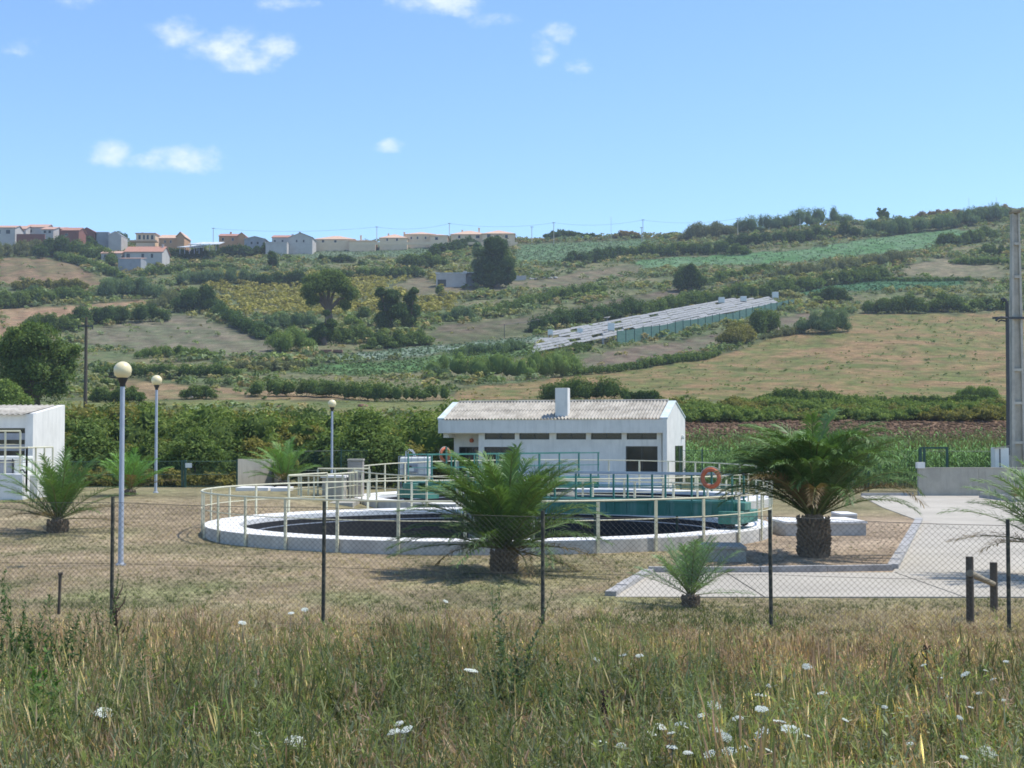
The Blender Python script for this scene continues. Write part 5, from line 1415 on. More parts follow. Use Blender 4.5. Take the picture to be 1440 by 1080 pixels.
    x, y = x[keep], y[keep]; n = len(x)
    g = fbm(x / 3.1, y / 5, 51); ch_ = np.where((g > .56) & (rng.random(n) < .75), 2, (rng.random(n) * 2).astype(int))
    st_ = (y > 22.5) & (y < 28) & (x < 3) & (fbm(x / 1.4, y / 2, 55) > .5); ch_ = np.where(st_ & (rng.random(n) < .6), 2, ch_)
    sc_ = rng.uniform(.6, 1.3, n) * np.interp(y, [17, 21, 24, 50], [1.5, 1.3, .75, .7])
    V, Fs, C = tile(T2_, np.stack([x, y, gz(x, y) - .005], 1), rng.uniform(0, 6.28, n), sc_, rng.uniform(.75, 1.15, (n, 1)) * np.array([[1, 1, 1]]), ch_)
    o = npmesh('dry_grass', V, Fs, C, M['grass_blade'], origin=(0, 25, 0)); o['kind'] = 'stuff'
    # clods and litter on the bare bed
    n = 1500; x = rng.uniform(3.3, 12.6, n); y = rng.uniform(29.2, 46, n); keep = (x < kxat(y) - .15) & (np.hypot(x - T1[0], y - T1[1]) > 8.15)
    x, y = x[keep], y[keep]; n = len(x)
    iv, ifc = ico(); iv2 = iv[:12]
    import bmesh
    bm = bmesh.new(); bmesh.ops.create_icosphere(bm, subdivisions=1, radius=1); cv = np.array([v.co[:] for v in bm.verts]); cf = np.array([[v.index for v in f.verts] for f in bm.faces]); bm.free()
    V, Fs, C = tile([(cv * np.array([1, .8, .55]), [cf], np.tile([[.24, .18, .125]], (len(cv), 1)))], np.stack([x, y, gz(x, y) + .004], 1), rng.uniform(0, 6, n), rng.uniform(.008, .028, n), rng.uniform(.6, 1.3, (n, 1)) * np.array([[1, 1, 1]]), np.zeros(n, int))
    o = npmesh('soil_clods', V, Fs, C, M['leaves'], origin=(8, 35, 0)); o['kind'] = 'stuff'
foreground()

# maize field
def maize():
    rng = np.random.default_rng(5); T = []
    for k in range(4):
        V, Q, C = [], [], []
        H = 2.1
        for dx in (0, 1):
            wd = np.array([.014, 0, 0]) if dx else np.array([0, .014, 0]); o = len(V)
            V += [-wd, wd, wd * .5 + [0, 0, H], -wd * .5 + [0, 0, H]]; C += [np.array([.08, .12, .045])] * 4; Q.append([o, o + 1, o + 2, o + 3])
        for j in range(11):
            a = rng.uniform(0, 6.28); z0 = .25 + (H - .3) * j / 11; l = rng.uniform(.5, .85); dr = np.array([math.cos(a), math.sin(a), 0]); sd_ = np.array([-dr[1], dr[0], 0]); o = len(V)
            c = np.array([.135, .225, .085]) * rng.uniform(.5, 1.7)
            for t in (0, .33, .66, 1):
                p = dr * l * t * .8 + np.array([0, 0, z0 + l * (.95 * t - 1.15 * t * t)]); w = .045 * math.sin(PI * (.15 + .8 * t)); V += [p - sd_ * w, p + sd_ * w]; C += [c, c]
            for q in range(3): Q.append([o + 2 * q, o + 2 * q + 1, o + 2 * q + 3, o + 2 * q + 2])
        for j in range(3):
            o = len(V); e = np.array([rng.normal() * .1, rng.normal() * .1, .25]); V += [[0, 0, H - .03], [.02, 0, H], e + [0, 0, H], [-.02, 0, H]]; C += [np.array([.22, .19, .09])] * 4; Q.append([o, o + 1, o + 2, o + 3])
        T.append((np.array(V, float), [np.array(Q)], np.array(C)))
    xs, ys = [], []
    for r in np.arange(75.5, 116, .8):
        x0, x1 = max(xat(925, r), 8.5), xat(1560, r)
        if r < 90: x0 = max(x0, 10.2)
        k = int((x1 - x0) / (.30 if r < 80 else .5)); xs.append(x0 + (np.arange(k) + rng.uniform(-.3, .3, k)) * (x1 - x0) / k); ys.append(r + rng.normal(size=k) * .07)
    x = np.concatenate(xs); y = np.concatenate(ys); n = len(x)
    sc_ = rng.uniform(.82, 1.1, n)
    V, Fs, C = tile(T, np.stack([x, y, gz(x, y)], 1), rng.uniform(0, 6.28, n), sc_, rng.uniform(.75, 1.25, (n, 1)) * np.array([[1, 1, 1]]), rng.integers(0, 4, n))
    o = npmesh('maize_crop', V, Fs, C, M['leaves'], origin=(20, 90, 0)); o['kind'] = 'stuff'
maize()

# scrub, tufts and crop plants of the hillside
def hillside():
    rng = np.random.default_rng(15)
    n = 34000
    u = rng.uniform(-60, 1500, n); d = np.sqrt(rng.uniform(118 ** 2, 640 ** 2, n)); x = xat(u, d) ; z = gz(x, d)
    pid, uu, vv = patch_id(x, d, z)
    scr = pid < 0
    names = np.array([p[0] for p in PATCH] + ['none'])[pid]
    clump = fbm(x / 16, d / 14, 31)
    p_keep = np.where(scr, np.where(clump < .58, .75, .22), 0)
    p_keep = np.where(names == 'meadow', .30, p_keep); p_keep = np.where((names == 'dry_field'), .03, p_keep); p_keep = np.where(names == 'fallow_field', .04, p_keep)
    # orchard belt
    orch = (uu > 290) & (uu < 640) & (vv > 385) & (vv < 445)
    p_keep = np.where(orch & scr, .5, p_keep)
    p_keep = np.where((d < 175) & (uu > 640), p_keep * .5, p_keep)
    k = rng.random(n) < p_keep
    x, d, z, pid, uu, vv, clump, orch = x[k], d[k], z[k], pid[k], uu[k], vv[k], clump[k], orch[k]; n = len(x)
    T = []
    for q in range(6):
        bl = [(0, 0, .42, .5, .5, .5), (rng.normal() * .45, rng.normal() * .4, .30, .36, .36, .34), (rng.normal() * .4, rng.normal() * .4, .5, .3, .3, .3)]
        r2 = np.random.default_rng(q)
        B = np.array(bl); ni = 26; bi = r2.integers(0, 3, ni); dd = r2.normal(size=(ni, 3)); dd /= np.linalg.norm(dd, axis=1)[:, None]; dd[:, 2] = abs(dd[:, 2])
        Pc = B[bi, :3] + dd * B[bi, 3:6] * r2.uniform(.7, 1.15, (ni, 1)); Nn = dd + r2.normal(size=(ni, 3)) * .5; Nn[:, 2] += .3; Nn /= np.linalg.norm(Nn, axis=1)[:, None]
        V, Q = quads_from(Pc, Nn, r2.uniform(.16, .34, ni), r2.uniform(.12, .22, ni), r2)
        T.append((V, [Q], np.repeat(r2.uniform(.7, 1.35, (ni, 1)) * np.ones((1, 3)), 4, 0)))
    cols = np.array([GREENS['mid'][1], GREENS['olive'][1], GREENS['grey'][1], GREENS['blue'][1], GREENS['dark'][1], GREENS['brown'][1], GREENS['light'][1]])
    tn = np.clip((fbm(x / 22, d / 20, 61) * 9 - 1 + rng.normal(size=n) * 1.1).astype(int), 0, 6)
    ic = (cols[tn] * .6 + np.array([.17, .19, .09]) * .4) * rng.uniform(.85, 1.25, (n, 1)); ic = np.where(orch[:, None], np.array(GREENS['olive'][1]) * rng.uniform(.8, 1.2, (n, 1)), ic)
    sc_ = rng.uniform(.6, 1.9, n) * np.where(clump < .52, 1.25, .7) * np.interp(d, [118, 200, 400, 640], [.6, .8, 1.15, 1.2]); sc_ = np.where(np.array([q_[0] for q_ in PATCH] + ['none'])[pid] == 'meadow', sc_ * rng.uniform(.12, .45, n), sc_); sc_ = np.where(orch, rng.uniform(1.6, 2.4, n), sc_)
    V, Fs, C = tile(T, np.stack([x, d, z - .15 * sc_], 1), rng.uniform(0, 6.28, n), sc_, ic, rng.integers(0, 6, n))
    o = npmesh('hillside_scrub', V, Fs, C, M['leaves'], origin=(0, 350, 25)); o['kind'] = 'stuff'
    # crops in rows
    xs, ds, cc, ss = [], [], [], []
    for kk, p in enumerate(PATCH):
        if p[0] not in ('crop_field',): continue
        us = [q[0] for q in p[3]]; vs = [q[1] for q in p[3]]
        m = int(min(5200, (max(us) - min(us)) * (max(vs) - min(vs)) * .55))
        for _ in range(m):
            pass
        U = rng.uniform(min(us), max(us), m); Dlo = G(U.mean(), max(vs)).y - 30; Dhi = min(640, G(U.mean(), min(vs) + 1).y + 40)
        D = rng.uniform(Dlo, Dhi, m); D = np.round(D / 1.9) * 1.9 + rng.normal(size=m) * .2
        X = xat(U, D); Z = gz(X, D); pi, a, b = patch_id(X, D, Z); s = pi == kk
        xs.append(X[s]); ds.append(D[s]); base = np.array(p[2])
        cc.append(base * rng.uniform(.7, 1.6, (s.sum(), 1))); ss.append(np.full(s.sum(), .42))
    x = np.concatenate(xs); d = np.concatenate(ds); n = len(x); V0 = []
    T = []
    for q in range(3):
        r2 = np.random.default_rng(q + 40); ni = 7; dd = r2.normal(size=(ni, 3)); dd[:, 2] = abs(dd[:, 2]) + .3; dd /= np.linalg.norm(dd, axis=1)[:, None]
        Pc = dd * .5; V, Q = quads_from(Pc, dd, np.full(ni, .45), np.full(ni, .4), r2); T.append((V, [Q], np.repeat(r2.uniform(.7, 1.35, (ni, 1)) * np.ones((1, 3)), 4, 0)))
    V, Fs, C = tile(T, np.stack([x, d, gz(x, d)], 1), rng.uniform(0, 6.28, n), np.concatenate(ss) * rng.uniform(.7, 1.5, n), np.concatenate(cc), rng.integers(0, 3, n))
    o = npmesh('crop_plants', V, Fs, C, M['leaves'], origin=(0, 450, 50)); o['kind'] = 'stuff'
hillside()

# clods of the turned soil bank
def bank():
    rng = np.random.default_rng(3)
    n = 5000; d = rng.uniform(117, 131, n); x = xat(rng.uniform(930, 1560, n), d)
    import bmesh
    bm = bmesh.new(); bmesh.ops.create_icosphere(bm, subdivisions=1, radius=1); cv = np.array([v.co[:] for v in bm.verts]); cf = np.array([[v.index for v in f.verts] for f in bm.faces]); bm.free()
    V, Fs, C = tile([(cv * np.array([1, .8, .6]), [cf], np.tile([[.17, .11, .07]], (len(cv), 1)))], np.stack([x, d, gz(x, d)], 1), rng.uniform(0, 6, n), rng.uniform(.05, .28, n), rng.uniform(.6, 1.4, (n, 1)) * np.array([[1, 1, 1]]), np.zeros(n, int))
    o = npmesh('earth_clods', V, Fs, C, M['leaves'], origin=(20, 124, 2)); o['kind'] = 'stuff'
bank()

# ------------------------------------------------------------------ palms
def frond(L, el0, el1, az, rng, nl=46, ll=.42, wind=(0, 0), col=(.06, .105, .03), w=.022, droop=.5):
    """returns V,F,C of one frond starting at the origin"""
    S = 16; pts = []; p = np.zeros(3); tang = []
    for k in range(S + 1):
        t = k / S; el = el0 + (el1 - el0) * (t ** 1.8)
        dv = np.array([math.cos(az) * math.cos(el), math.sin(az) * math.cos(el), math.sin(el)]) + np.array([wind[0], wind[1], 0]) * t * 1.1
        dv /= np.linalg.norm(dv); tang.append(dv); pts.append(p.copy()); p = p + dv * L / S
    pts = np.array(pts); tang = np.array(tang)
    V, Q, C = [], [], []
    rc = np.array([.17, .19, .075])
    up = np.array([0, 0, 1.])
    def frame(k):
        s = np.cross(tang[k], up); s /= np.linalg.norm(s) + 1e-9; return s, np.cross(s, tang[k])
    for k in range(S + 1):
        s, u_ = frame(k); r = w * (1 - .85 * k / S)
        V += [pts[k] - s * r, pts[k] - u_ * r * .7, pts[k] + s * r, pts[k] + u_ * r * .4]; C += [rc * 1.0] * 4
    for k in range(S):
        for j in range(4): Q.append([4 * k + j, 4 * k + (j + 1) % 4, 4 * k + 4 + (j + 1) % 4, 4 * k + 4 + j])
    T_ = []
    for i in range(nl):
        t = .10 + .89 * (i + .5) / nl; kf = t * S; k = min(int(kf), S - 1); fr_ = kf - k
        pos = pts[k] * (1 - fr_) + pts[k + 1] * fr_; s, u_ = frame(k); tg = tang[k]
        le = ll * (math.sin(PI * min(1, .12 + t * .80)) ** .6) * rng.uniform(.85, 1.1) * (1 if t > .2 else .6)
        for sg in (-1, 1):
            a = rad(54 - 24 * t) + rng.normal() * .12; v = rng.uniform(-.05, .8)
            dv = s * sg * math.sin(a) + tg * math.cos(a) + u_ * v * math.sin(a); dv += np.array([wind[0], wind[1], 0]) * .35; dv /= np.linalg.norm(dv)
            dv2 = dv + np.array([0, 0, -droop * rng.uniform(.5, 1.2)]) + np.array([wind[0], wind[1], 0]) * .4; dv2 /= np.linalg.norm(dv2)
            wd = np.cross(dv, u_ + s * .3 * sg); wd /= np.linalg.norm(wd) + 1e-9; wl_ = .0098 * (ll / .4)
            c = np.array(col) * rng.uniform(.75, 1.3)
            m_ = pos + dv * le * .5; e = m_ + dv2 * le * .5; o = len(V)
            V += [pos - wd * wl_ * .5, pos + wd * wl_ * .5, m_ + wd * wl_, m_ - wd * wl_, e]; C += [c] * 5
            Q.append([o, o + 1, o + 2, o + 3]); T_.append([o + 3, o + 2, o + 4])
    return np.array(V), [np.array(Q), np.array(T_)], np.array(C)
def palm(x, y, label, H, R, n, L, seed, wind=(-.35, 0), col=(.05, .095, .028), ll=.4, ends=(.2, -1.0), group='palms in the compound', zb=None, azmin=None, lo=-.15, hi=1.45, nl=46, droop=.5):
    rng = np.random.default_rng(seed); z = gz1(x, y) if zb is None else zb
    t = empty('palm_tree', (x, y, z), label, 'palm', group)
    prof = [(R * .95, -.15), (R * 1.05, .02), (R * 1.0, H * .35), (R * 1.04, H * .7), (R * .8, H), (R * .35, H + R * .7), (.001, H + R * .8)]
    MB().lathe(prof, (x, y, z), 18).build('trunk', M['palm_bark'], t, smooth=True)
    m = MB(); ga = 2.39996; ns_ = int(60 + 120 * H)
    for i in range(ns_):
        zz = H * (i / ns_) ; a = i * ga; r = R * 1.0; c, s = math.cos(a), math.sin(a); hw = R * .17; hh = R * .32; out = R * .22 * rng.uniform(.6, 1.3)
        b0 = (x + c * r * .95, y + s * r * .95, z + zz)
        tx, ty = -s * hw, c * hw
        tip = (x + c * (r + out), y + s * (r + out), z + zz + hh * .8)
        pts = [(b0[0] - tx, b0[1] - ty, b0[2]), (b0[0] + c * out * .5, b0[1] + s * out * .5, b0[2] - hh * .3), (b0[0] + tx, b0[1] + ty, b0[2]), (b0[0], b0[1], b0[2] + hh * 1.2)]
        b = len(m.v); m.v += pts + [tip]; m.f += [[b, b + 1, b + 4], [b + 1, b + 2, b + 4], [b + 2, b + 3, b + 4], [b + 3, b, b + 4]]
    sc_ = m.build('leaf_bases', M['palm_bark'], t); sc_['kind'] = 'stuff'
    for i in range(n):
        f = (i + .5) / n; el0 = lo + (hi - lo) * (f ** .6) + rng.normal() * .06; az = i * ga + rng.normal() * .15
        if azmin: pass
        el1 = el0 - (ends[0] - ends[1]) * rng.uniform(.7, 1.2) * (.62 + .38 * f)
        l = L * rng.uniform(.82, 1.08) * (1 - .10 * f)
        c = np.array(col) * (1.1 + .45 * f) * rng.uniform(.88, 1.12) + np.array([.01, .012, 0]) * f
        if f < .1 and rng.random() < .5: c = np.array([.16, .12, .06])
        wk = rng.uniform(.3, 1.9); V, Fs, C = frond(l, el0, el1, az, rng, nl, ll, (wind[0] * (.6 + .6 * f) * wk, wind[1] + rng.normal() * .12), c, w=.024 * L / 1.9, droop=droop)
        V = V + np.array([x + math.cos(az) * R * .35, y + math.sin(az) * R * .35, z + H + R * .25 + R * .35 * f])
        npmesh('frond', V, Fs, C, M['palm_leaf'], t)
    return t
palm(xat(709, 28.8), 28.8, 'palm with drooping windblown fronds on the dry lawn in front of the nearer tank', .42, .25, 78, 2.3, 11, (-.22, .0), (.095, .155, .055), .42, (.2, -.95), lo=-.22, hi=1.5, nl=74, droop=.45)
palm(xat(1143, 32.7), 32.7, 'largest palm with thick trunk and fronds arching left beside the kerb', .85, .33, 96, 2.8, 12, (-.34, .0), (.085, .145, .048), .44, (.2, -1.75), lo=.42, hi=1.55, nl=92, droop=.5)
palm(xat(970, 23.1), 23.1, 'small young palm before the paving edge', .16, .13, 24, 1.05, 13, (.02, 0), (.14, .21, .10), .26, (.2, -.35), lo=.05, hi=1.45, nl=36)
palm(xat(83, 40), 40.0, 'palm at the left in front of the small white building', .30, .26, 40, 2.15, 14, (-.08, 0), (.085, .15, .045), .40, (.2, -.8), lo=-.05, hi=1.48, nl=48)
palm(xat(178, 52), 52.5, 'light green palm half hidden behind the nearest lamp pole', .15, .2, 28, 1.7, 15, (-.1, 0), (.12, .23, .05), .40, (.2, -.6), lo=.2, hi=1.45, nl=40)
palm(xat(402, 60.5), 60.2, 'light green palm before the short concrete wall', .25, .22, 30, 2.0, 16, (-.25, 0), (.11, .20, .05), .40, (.2, -.9), lo=.0, hi=1.4, nl=40)
palm(xat(1482, 27.5), 27.5, 'palm whose fronds reach in from the right edge', .55, .26, 46, 2.1, 17, (-.12, 0), (.12, .18, .08), .42, (.2, -.8), lo=-.1, hi=1.5, nl=46)
# ------------------------------------------------------------------ houses on the ridge
def house(label, u0, u1, vb, ve, vr, d, dep, wall, roof, kind='gablex', wins=(), name='house', chim=None, gdir=1, flat=False, over=.35, extra=None):
    x0, x1 = xat(u0, d), xat(u1, d); zb = zat(vb, d); ze = zat(ve, d); zr = zat(vr, d); y0, y1 = d, d + dep
    t = empty(name, ((x0 + x1) / 2, d + dep / 2, zb), label, 'house' if name == 'house' else name.replace('_', ' '))
    zb0 = min(zb, gz1((x0 + x1) / 2, d + dep / 2), gz1((x0 + x1) / 2, d)) - 1.2
    MB().box(x0, x1, y0, y1, zb0, ze).build('wall', M[wall], t)
    o = over; th = .18
    def slab4(a, b, c, e_, nm='roof'):
        pts = [a, b, c, e_]; return pts + [(p[0], p[1], p[2] + th) for p in pts]
    rf = None
    if kind == 'flat':
        rf = MB().box(x0 - o, x1 + o, y0 - o, y1 + o, ze + .005, max(zr, ze + .2)).build('roof', M[roof], t)
    elif kind == 'gablex':           # ridge along x, slope faces the viewer
        ym = (y0 + y1) / 2; m = MB(); zz = ze + .01
        m.quadbox(slab4((x0 - o, y0 - o, zz - .1), (x1 + o, y0 - o, zz - .1), (x1 + o, ym, zr), (x0 - o, ym, zr)))
        m.quadbox(slab4((x0 - o, ym, zr + .001), (x1 + o, ym, zr + .001), (x1 + o, y1 + o, zz - .1), (x0 - o, y1 + o, zz - .1)))
        rf = m.build('roof', M[roof], t)
        g = MB()
        for xx, x2 in ((x0, x0 + .2), (x1 - .2, x1)):
            b = len(g.v)
            for q in (xx, x2): g.v += [(q, y0, ze - .02), (q, y1, ze - .02), (q, ym, zr - .02)]
            g.f += [[b, b + 1, b + 2], [b + 5, b + 4, b + 3], [b, b + 3, b + 4, b + 1], [b + 1, b + 4, b + 5, b + 2], [b + 2, b + 5, b + 3, b]]
        g.build('gable', M[wall], t)
    elif kind == 'gabley':           # gable end faces the viewer
        xm = (x0 + x1) / 2; m = MB(); zz = ze
        m.quadbox(slab4((x0 - o, y0 - o, zz - .1), (xm, y0 - o, zr), (xm, y1 + o, zr), (x0 - o, y1 + o, zz - .1)))
        m.quadbox(slab4((xm + .001, y0 - o, zr), (x1 + o, y0 - o, zz - .1), (x1 + o, y1 + o, zz - .1), (xm + .001, y1 + o, zr)))
        rf = m.build('roof', M[roof], t)
        g = MB(); g.v = [(x0, y0, ze - .02), (x1, y0, ze - .02), (xm, y0, zr - .02), (x0, y1, ze - .02), (x1, y1, ze - .02), (xm, y1, zr - .02)]
        g.f = [[0, 1, 2], [5, 4, 3], [0, 3, 4, 1], [1, 4, 5, 2], [2, 5, 3, 0]]; g.build('gable', M[wall], t)
    elif kind == 'hip':
        h = min((x1 - x0), dep) * .5; ym = (y0 + y1) / 2; m = MB(); zz = ze + .01; b = 0
        xa, xb = x0 + h * .95, x1 - h * .95
        if xb < xa: xa = xb = (x0 + x1) / 2
        m.v = [(x0 - o, y0 - o, zz - .1), (x1 + o, y0 - o, zz - .1), (x1 + o, y1 + o, zz - .1), (x0 - o, y1 + o, zz - .1), (xa, ym, zr), (xb + .01, ym, zr),
               (x0 - o, y0 - o, zz - .3), (x1 + o, y0 - o, zz - .3), (x1 + o, y1 + o, zz - .3), (x0 - o, y1 + o, zz - .3)]
        m.f = [[0, 1, 5, 4], [1, 2, 5], [2, 3, 4, 5], [3, 0, 4], [6, 7, 1, 0], [7, 8, 2, 1], [8, 9, 3, 2], [9, 6, 0, 3], [9, 8, 7, 6]]
        rf = m.build('roof', M[roof], t)
    elif kind == 'mono':
        rf = MB().quadbox(slab4((x0 - o, y0 - o, ze), (x1 + o, y0 - o, ze), (x1 + o, y1, zr), (x0 - o, y1, zr))).build('roof', M[roof], t)
    for (a, b, c, e_) in wins:
        xa, xb = x0 + (x1 - x0) * a, x0 + (x1 - x0) * b; za, zb_ = zb + (ze - zb) * c, zb + (ze - zb) * e_
        w_ = MB().box(xa - .08, xb + .08, y0 - .05, y0 - .005, za - .08, za).box(xa - .08, xb + .08, y0 - .05, y0 - .005, zb_, zb_ + .08).box(xa - .08, xa, y0 - .05, y0 - .005, za, zb_).box(xb, xb + .08, y0 - .05, y0 - .005, za, zb_).build('window', M['house_white'], t)
        MB().box(xa, xb, y0 - .03, y0 - .005, za, zb_).build('pane', M['glass_dark'], w_)
    for (f, vt) in (chim or ()):
        xx = x0 + (x1 - x0) * f
        c_ = MB().box(xx - .35, xx + .35, y0 + dep * .4, y0 + dep * .4 + .7, ze, zat(vt, d)).box(xx - .42, xx + .42, y0 + dep * .4 - .06, y0 + dep * .4 + .76, zat(vt, d) + .001, zat(vt, d) + .15).build('chimney', M['brick_wall' if roof == 'orange_roof' else wall], rf)
    return t
w2 = [(.2, .35, .35, .75), (.6, .78, .35, .75)]
house('white house with orange roof cut by the left edge on the ridge', -14, 18, 332, 319, 314, 585, 10, 'house_white', 'orange_roof', wins=w2)
house('white house with orange roof second from the left on the ridge', 9, 33, 330, 321, 314.5, 600, 10, 'house_white', 'orange_roof', wins=w2)
house('house with pale orange roof above a brick garden wall on the ridge', 33, 62, 329, 318.5, 312, 606, 12, 'house_white', 'orange_roof', wins=[(.15, .3, .3, .7)])
house('white fronted house with brick side on the left ridge', 55, 72, 330, 321.5, 315, 590, 14, 'house_white', 'orange_roof', wins=[(.2, .4, .4, .8), (.6, .8, .4, .8)])
house('dark brick house with terracotta roof on the left ridge', 84, 108, 334, 323, 317, 585, 10, 'brick_wall', 'clay_roof', wins=[(.2, .35, .3, .6)])
house('bare brick building right of the terracotta roofed brick house', 108, 131, 342, 326, 319, 600, 12, 'brick_wall', 'brick_wall', 'gabley')
house('bare brick side building between two ridge houses at left', 72, 86, 334, 321, 316, 598, 12, 'brick_wall', 'orange_roof')
o = MB().box(xat(20, 575), xat(60, 575), 575, 575.6, zat(342, 575), zat(328, 575)).build('garden_wall', M['brick_wall'], origin=(xat(40, 575), 575, zat(338, 575))); tagp(o, 'brick garden wall below the left ridge houses', 'wall')
house('grey shed with a slanting roof on the left ridge', 133, 150, 342, 327, 325, 600, 10, 'grey_render', 'grey_render', 'flat', over=.1)
house('white gabled shed end beside the grey shed on the ridge', 150, 168, 338, 330, 324.5, 598, 10, 'house_white', 'grey_render', 'gabley', over=.1)
house('two storey cream building with orange flat roof and four tall windows', 189, 216, 338, 328, 326.5, 600, 10, 'peach_wall', 'orange_roof', 'flat', wins=[(.12, .24, .25, .85), (.36, .46, .25, .85), (.56, .66, .25, .85), (.78, .9, .25, .85)], chim=[(.2, 324.5)])
o = MB().box(xat(181, 590), xat(220, 590), 588, 592, zat(339.5, 590), zat(337.5, 590)).build('canopy', M['pale_roof'], origin=(xat(200, 590), 590, zat(340, 590))); tagp(o, 'pale canopy in front of the two storey cream building', 'canopy')
house('ochre house with pale orange roof beside the two storey building', 221, 248, 342, 334, 326.5, 595, 14, 'ochre_wall', 'pale_roof', wins=[(.3, .36, .2, .6), (.6, .66, .2, .6)], chim=[(.95, 323.5)])
house('gable end block of the ochre house', 246, 257, 343, 332, 325, 594, 12, 'ochre_wall', 'pale_roof', 'gabley')
house('white house with broad terracotta roof below the ridge village', 173, 226, 366, 353.5, 343.5, 540, 12, 'house_white', 'clay_roof', wins=[(.05, .14, .3, .8), (.45, .52, .35, .8), (.7, .76, .35, .8)], chim=[(.93, 340.5)])
house('small outbuilding with an orange roof left of the terracotta house', 140, 168, 362, 355.5, 351, 540, 8, 'house_white', 'orange_roof', wins=[(.15, .3, .2, .7)])
house('low grey shed with orange lean-to roof before the terracotta house', 164, 196, 373, 363, 358.5, 520, 8, 'grey_render', 'orange_roof', 'mono', over=.1)
for (u0, u1, vb, vt, lab) in ((247, 290, 347, 344.5, 'lower white corrugated canopy roof on the ridge'), (262, 314, 343, 340, 'upper white corrugated canopy roof on the ridge')):
    t = empty('canopy', (xat((u0 + u1) / 2, 575), 575, zat(352, 575)), lab, 'canopy', 'white canopies on the ridge')
    MB().quadbox([P(u0, vb, 570), P(u1 - 8, vb, 570), P(u1, vt, 582), P(u0 + 22, vt, 582), P(u0, vb - .8, 570), P(u1 - 8, vb - .8, 570), P(u1, vt - .8, 582), P(u0 + 22, vt - .8, 582)]).build('roof', M['sheet_white'], t)
    for k in range(5):
        x = xat(u0 + 4 + k * (u1 - u0 - 16) / 4, 571); MB().box(x - .1, x + .1, 571, 571.2, zat(vb + 9, 571), zat(vb, 571)).build('post', M['galvanised'], t)
house('orange house with a brick chimney and side block on the ridge', 306, 334, 340, 331, 326, 610, 10, 'ochre_wall', 'clay_roof', wins=[(.15, .25, .3, .7), (.65, .75, .3, .7)], chim=[(.5, 323.5)])
house('terracotta gable block right of the orange ridge house', 333, 343, 340, 331, 326, 608, 12, 'ochre_wall', 'clay_roof', 'gabley')
house('plain grey white block house right of the orange house', 342, 371, 350, 335, 331.5, 600, 10, 'grey_render', 'house_white', 'gabley', wins=[(.3, .4, .5, .75), (.6, .7, .5, .75)])
house('white house with red roof beside a gabled white wing', 381, 408, 345, 333, 327.5, 600, 12, 'house_white', 'clay_roof', wins=[(.1, .2, .3, .7), (.5, .6, .3, .7)], chim=[(.98, 326.5)])
house('white gabled wing with a dark chimney on the middle ridge', 405, 438, 344, 333, 326.5, 596, 12, 'house_white', 'grey_render', 'gabley', wins=[(.3, .36, .4, .7), (.6, .66, .4, .7)], chim=[(.38, 323)])
house('low white annex in front of the red roofed ridge house', 372, 402, 347, 340, 339, 590, 6, 'house_white', 'house_white', 'flat', over=.1)
house('villa with wide peach hip roof left of the skyline pole', 440, 498, 341, 335, 327, 610, 16, 'peach_wall', 'pale_roof', 'hip', wins=[(.2, .25, .2, .7), (.5, .55, .2, .7)])
house('low peach villa wing directly beside the skyline pole', 490, 527, 341, 337, 334, 606, 12, 'peach_wall', 'pale_roof', 'hip', chim=[(.4, 328)])
house('peach villa with two chimneys right of the skyline pole', 533, 572, 338, 333, 325, 608, 14, 'peach_wall', 'pale_roof', 'hip', wins=[(.25, .3, .1, .7), (.6, .66, .1, .7)], chim=[(.28, 325), (.86, 323)])
house('tallest peach villa with a broad hip roof on the middle ridge', 568, 612, 338, 328, 321, 612, 18, 'peach_wall', 'pale_roof', 'hip', wins=[(.2, .24, .3, .6), (.4, .44, .3, .6), (.66, .7, .3, .6)])
house('low peach villa wing between the villas and the second pole', 604, 629, 337, 329.5, 326, 608, 10, 'peach_wall', 'pale_roof', 'hip', wins=[(.3, .45, .1, .6)])
house('peach villa with twin dark chimneys above the tall dense tree', 634, 684, 334.5, 328, 320, 610, 14, 'peach_wall', 'pale_roof', 'hip', wins=[(.2, .26, .1, .7), (.5, .56, .1, .7), (.7, .8, .1, .7)], chim=[(.3, 320), (.78, 317)])
house('last peach villa at the right end of the villa row', 678, 724, 334.5, 327, 319.5, 608, 14, 'peach_wall', 'pale_roof', 'hip', wins=[(.15, .25, .1, .8), (.42, .5, .1, .7), (.7, .78, .1, .7)])
o = MB().box(xat(498, 598), xat(728, 598), 598, 598.5, zat(343, 598), zat(339.3, 598)).build('garden_wall', M['peach_wall'], origin=(xat(610, 598), 598, zat(340, 598))); tagp(o, 'long peach garden wall in front of the villa row', 'wall')
# white farm house in the slope
g = G(640, 403); d = g.y
ft = empty('farm_building', (xat(642, d), d + 4, g.z), 'flat roofed white farm building beside the tall dense tree', 'building')
MB().box(xat(613, d), xat(655, d), d, d + 8, g.z - 1, zat(384, d)).build('wall', M['house_white'], ft)
MB().box(xat(655, d) + .01, xat(672, d), d + 2.5, d + 8, g.z - 1, zat(384, d)).build('wing', M['house_white'], ft)
MB().box(xat(612, d), xat(656, d), d - .15, d + 8.1, zat(384, d) + .001, zat(382.6, d)).build('roof', M['sheet_white'], ft)
MB().box(xat(651, d), xat(676, d), d + 1.5, d + 8.1, zat(382.5, d), zat(381.4, d)).build('roof', M['sheet_white'], ft)
MB().box(xat(651, d), xat(656, d), d + 3, d + 5, zat(381.3, d), zat(379, d)).build('chimney', M['house_white'], ft)
MB().box(xat(615, d), xat(627, d), d - .03, d - .005, g.z + .1, zat(392.5, d)).build('door', M['window_frame'], ft)
MB().box(xat(656, d), xat(671, d), d + 2.45, d + 2.495, g.z + .5, zat(387, d)).build('window', M['glass_dark'], ft)
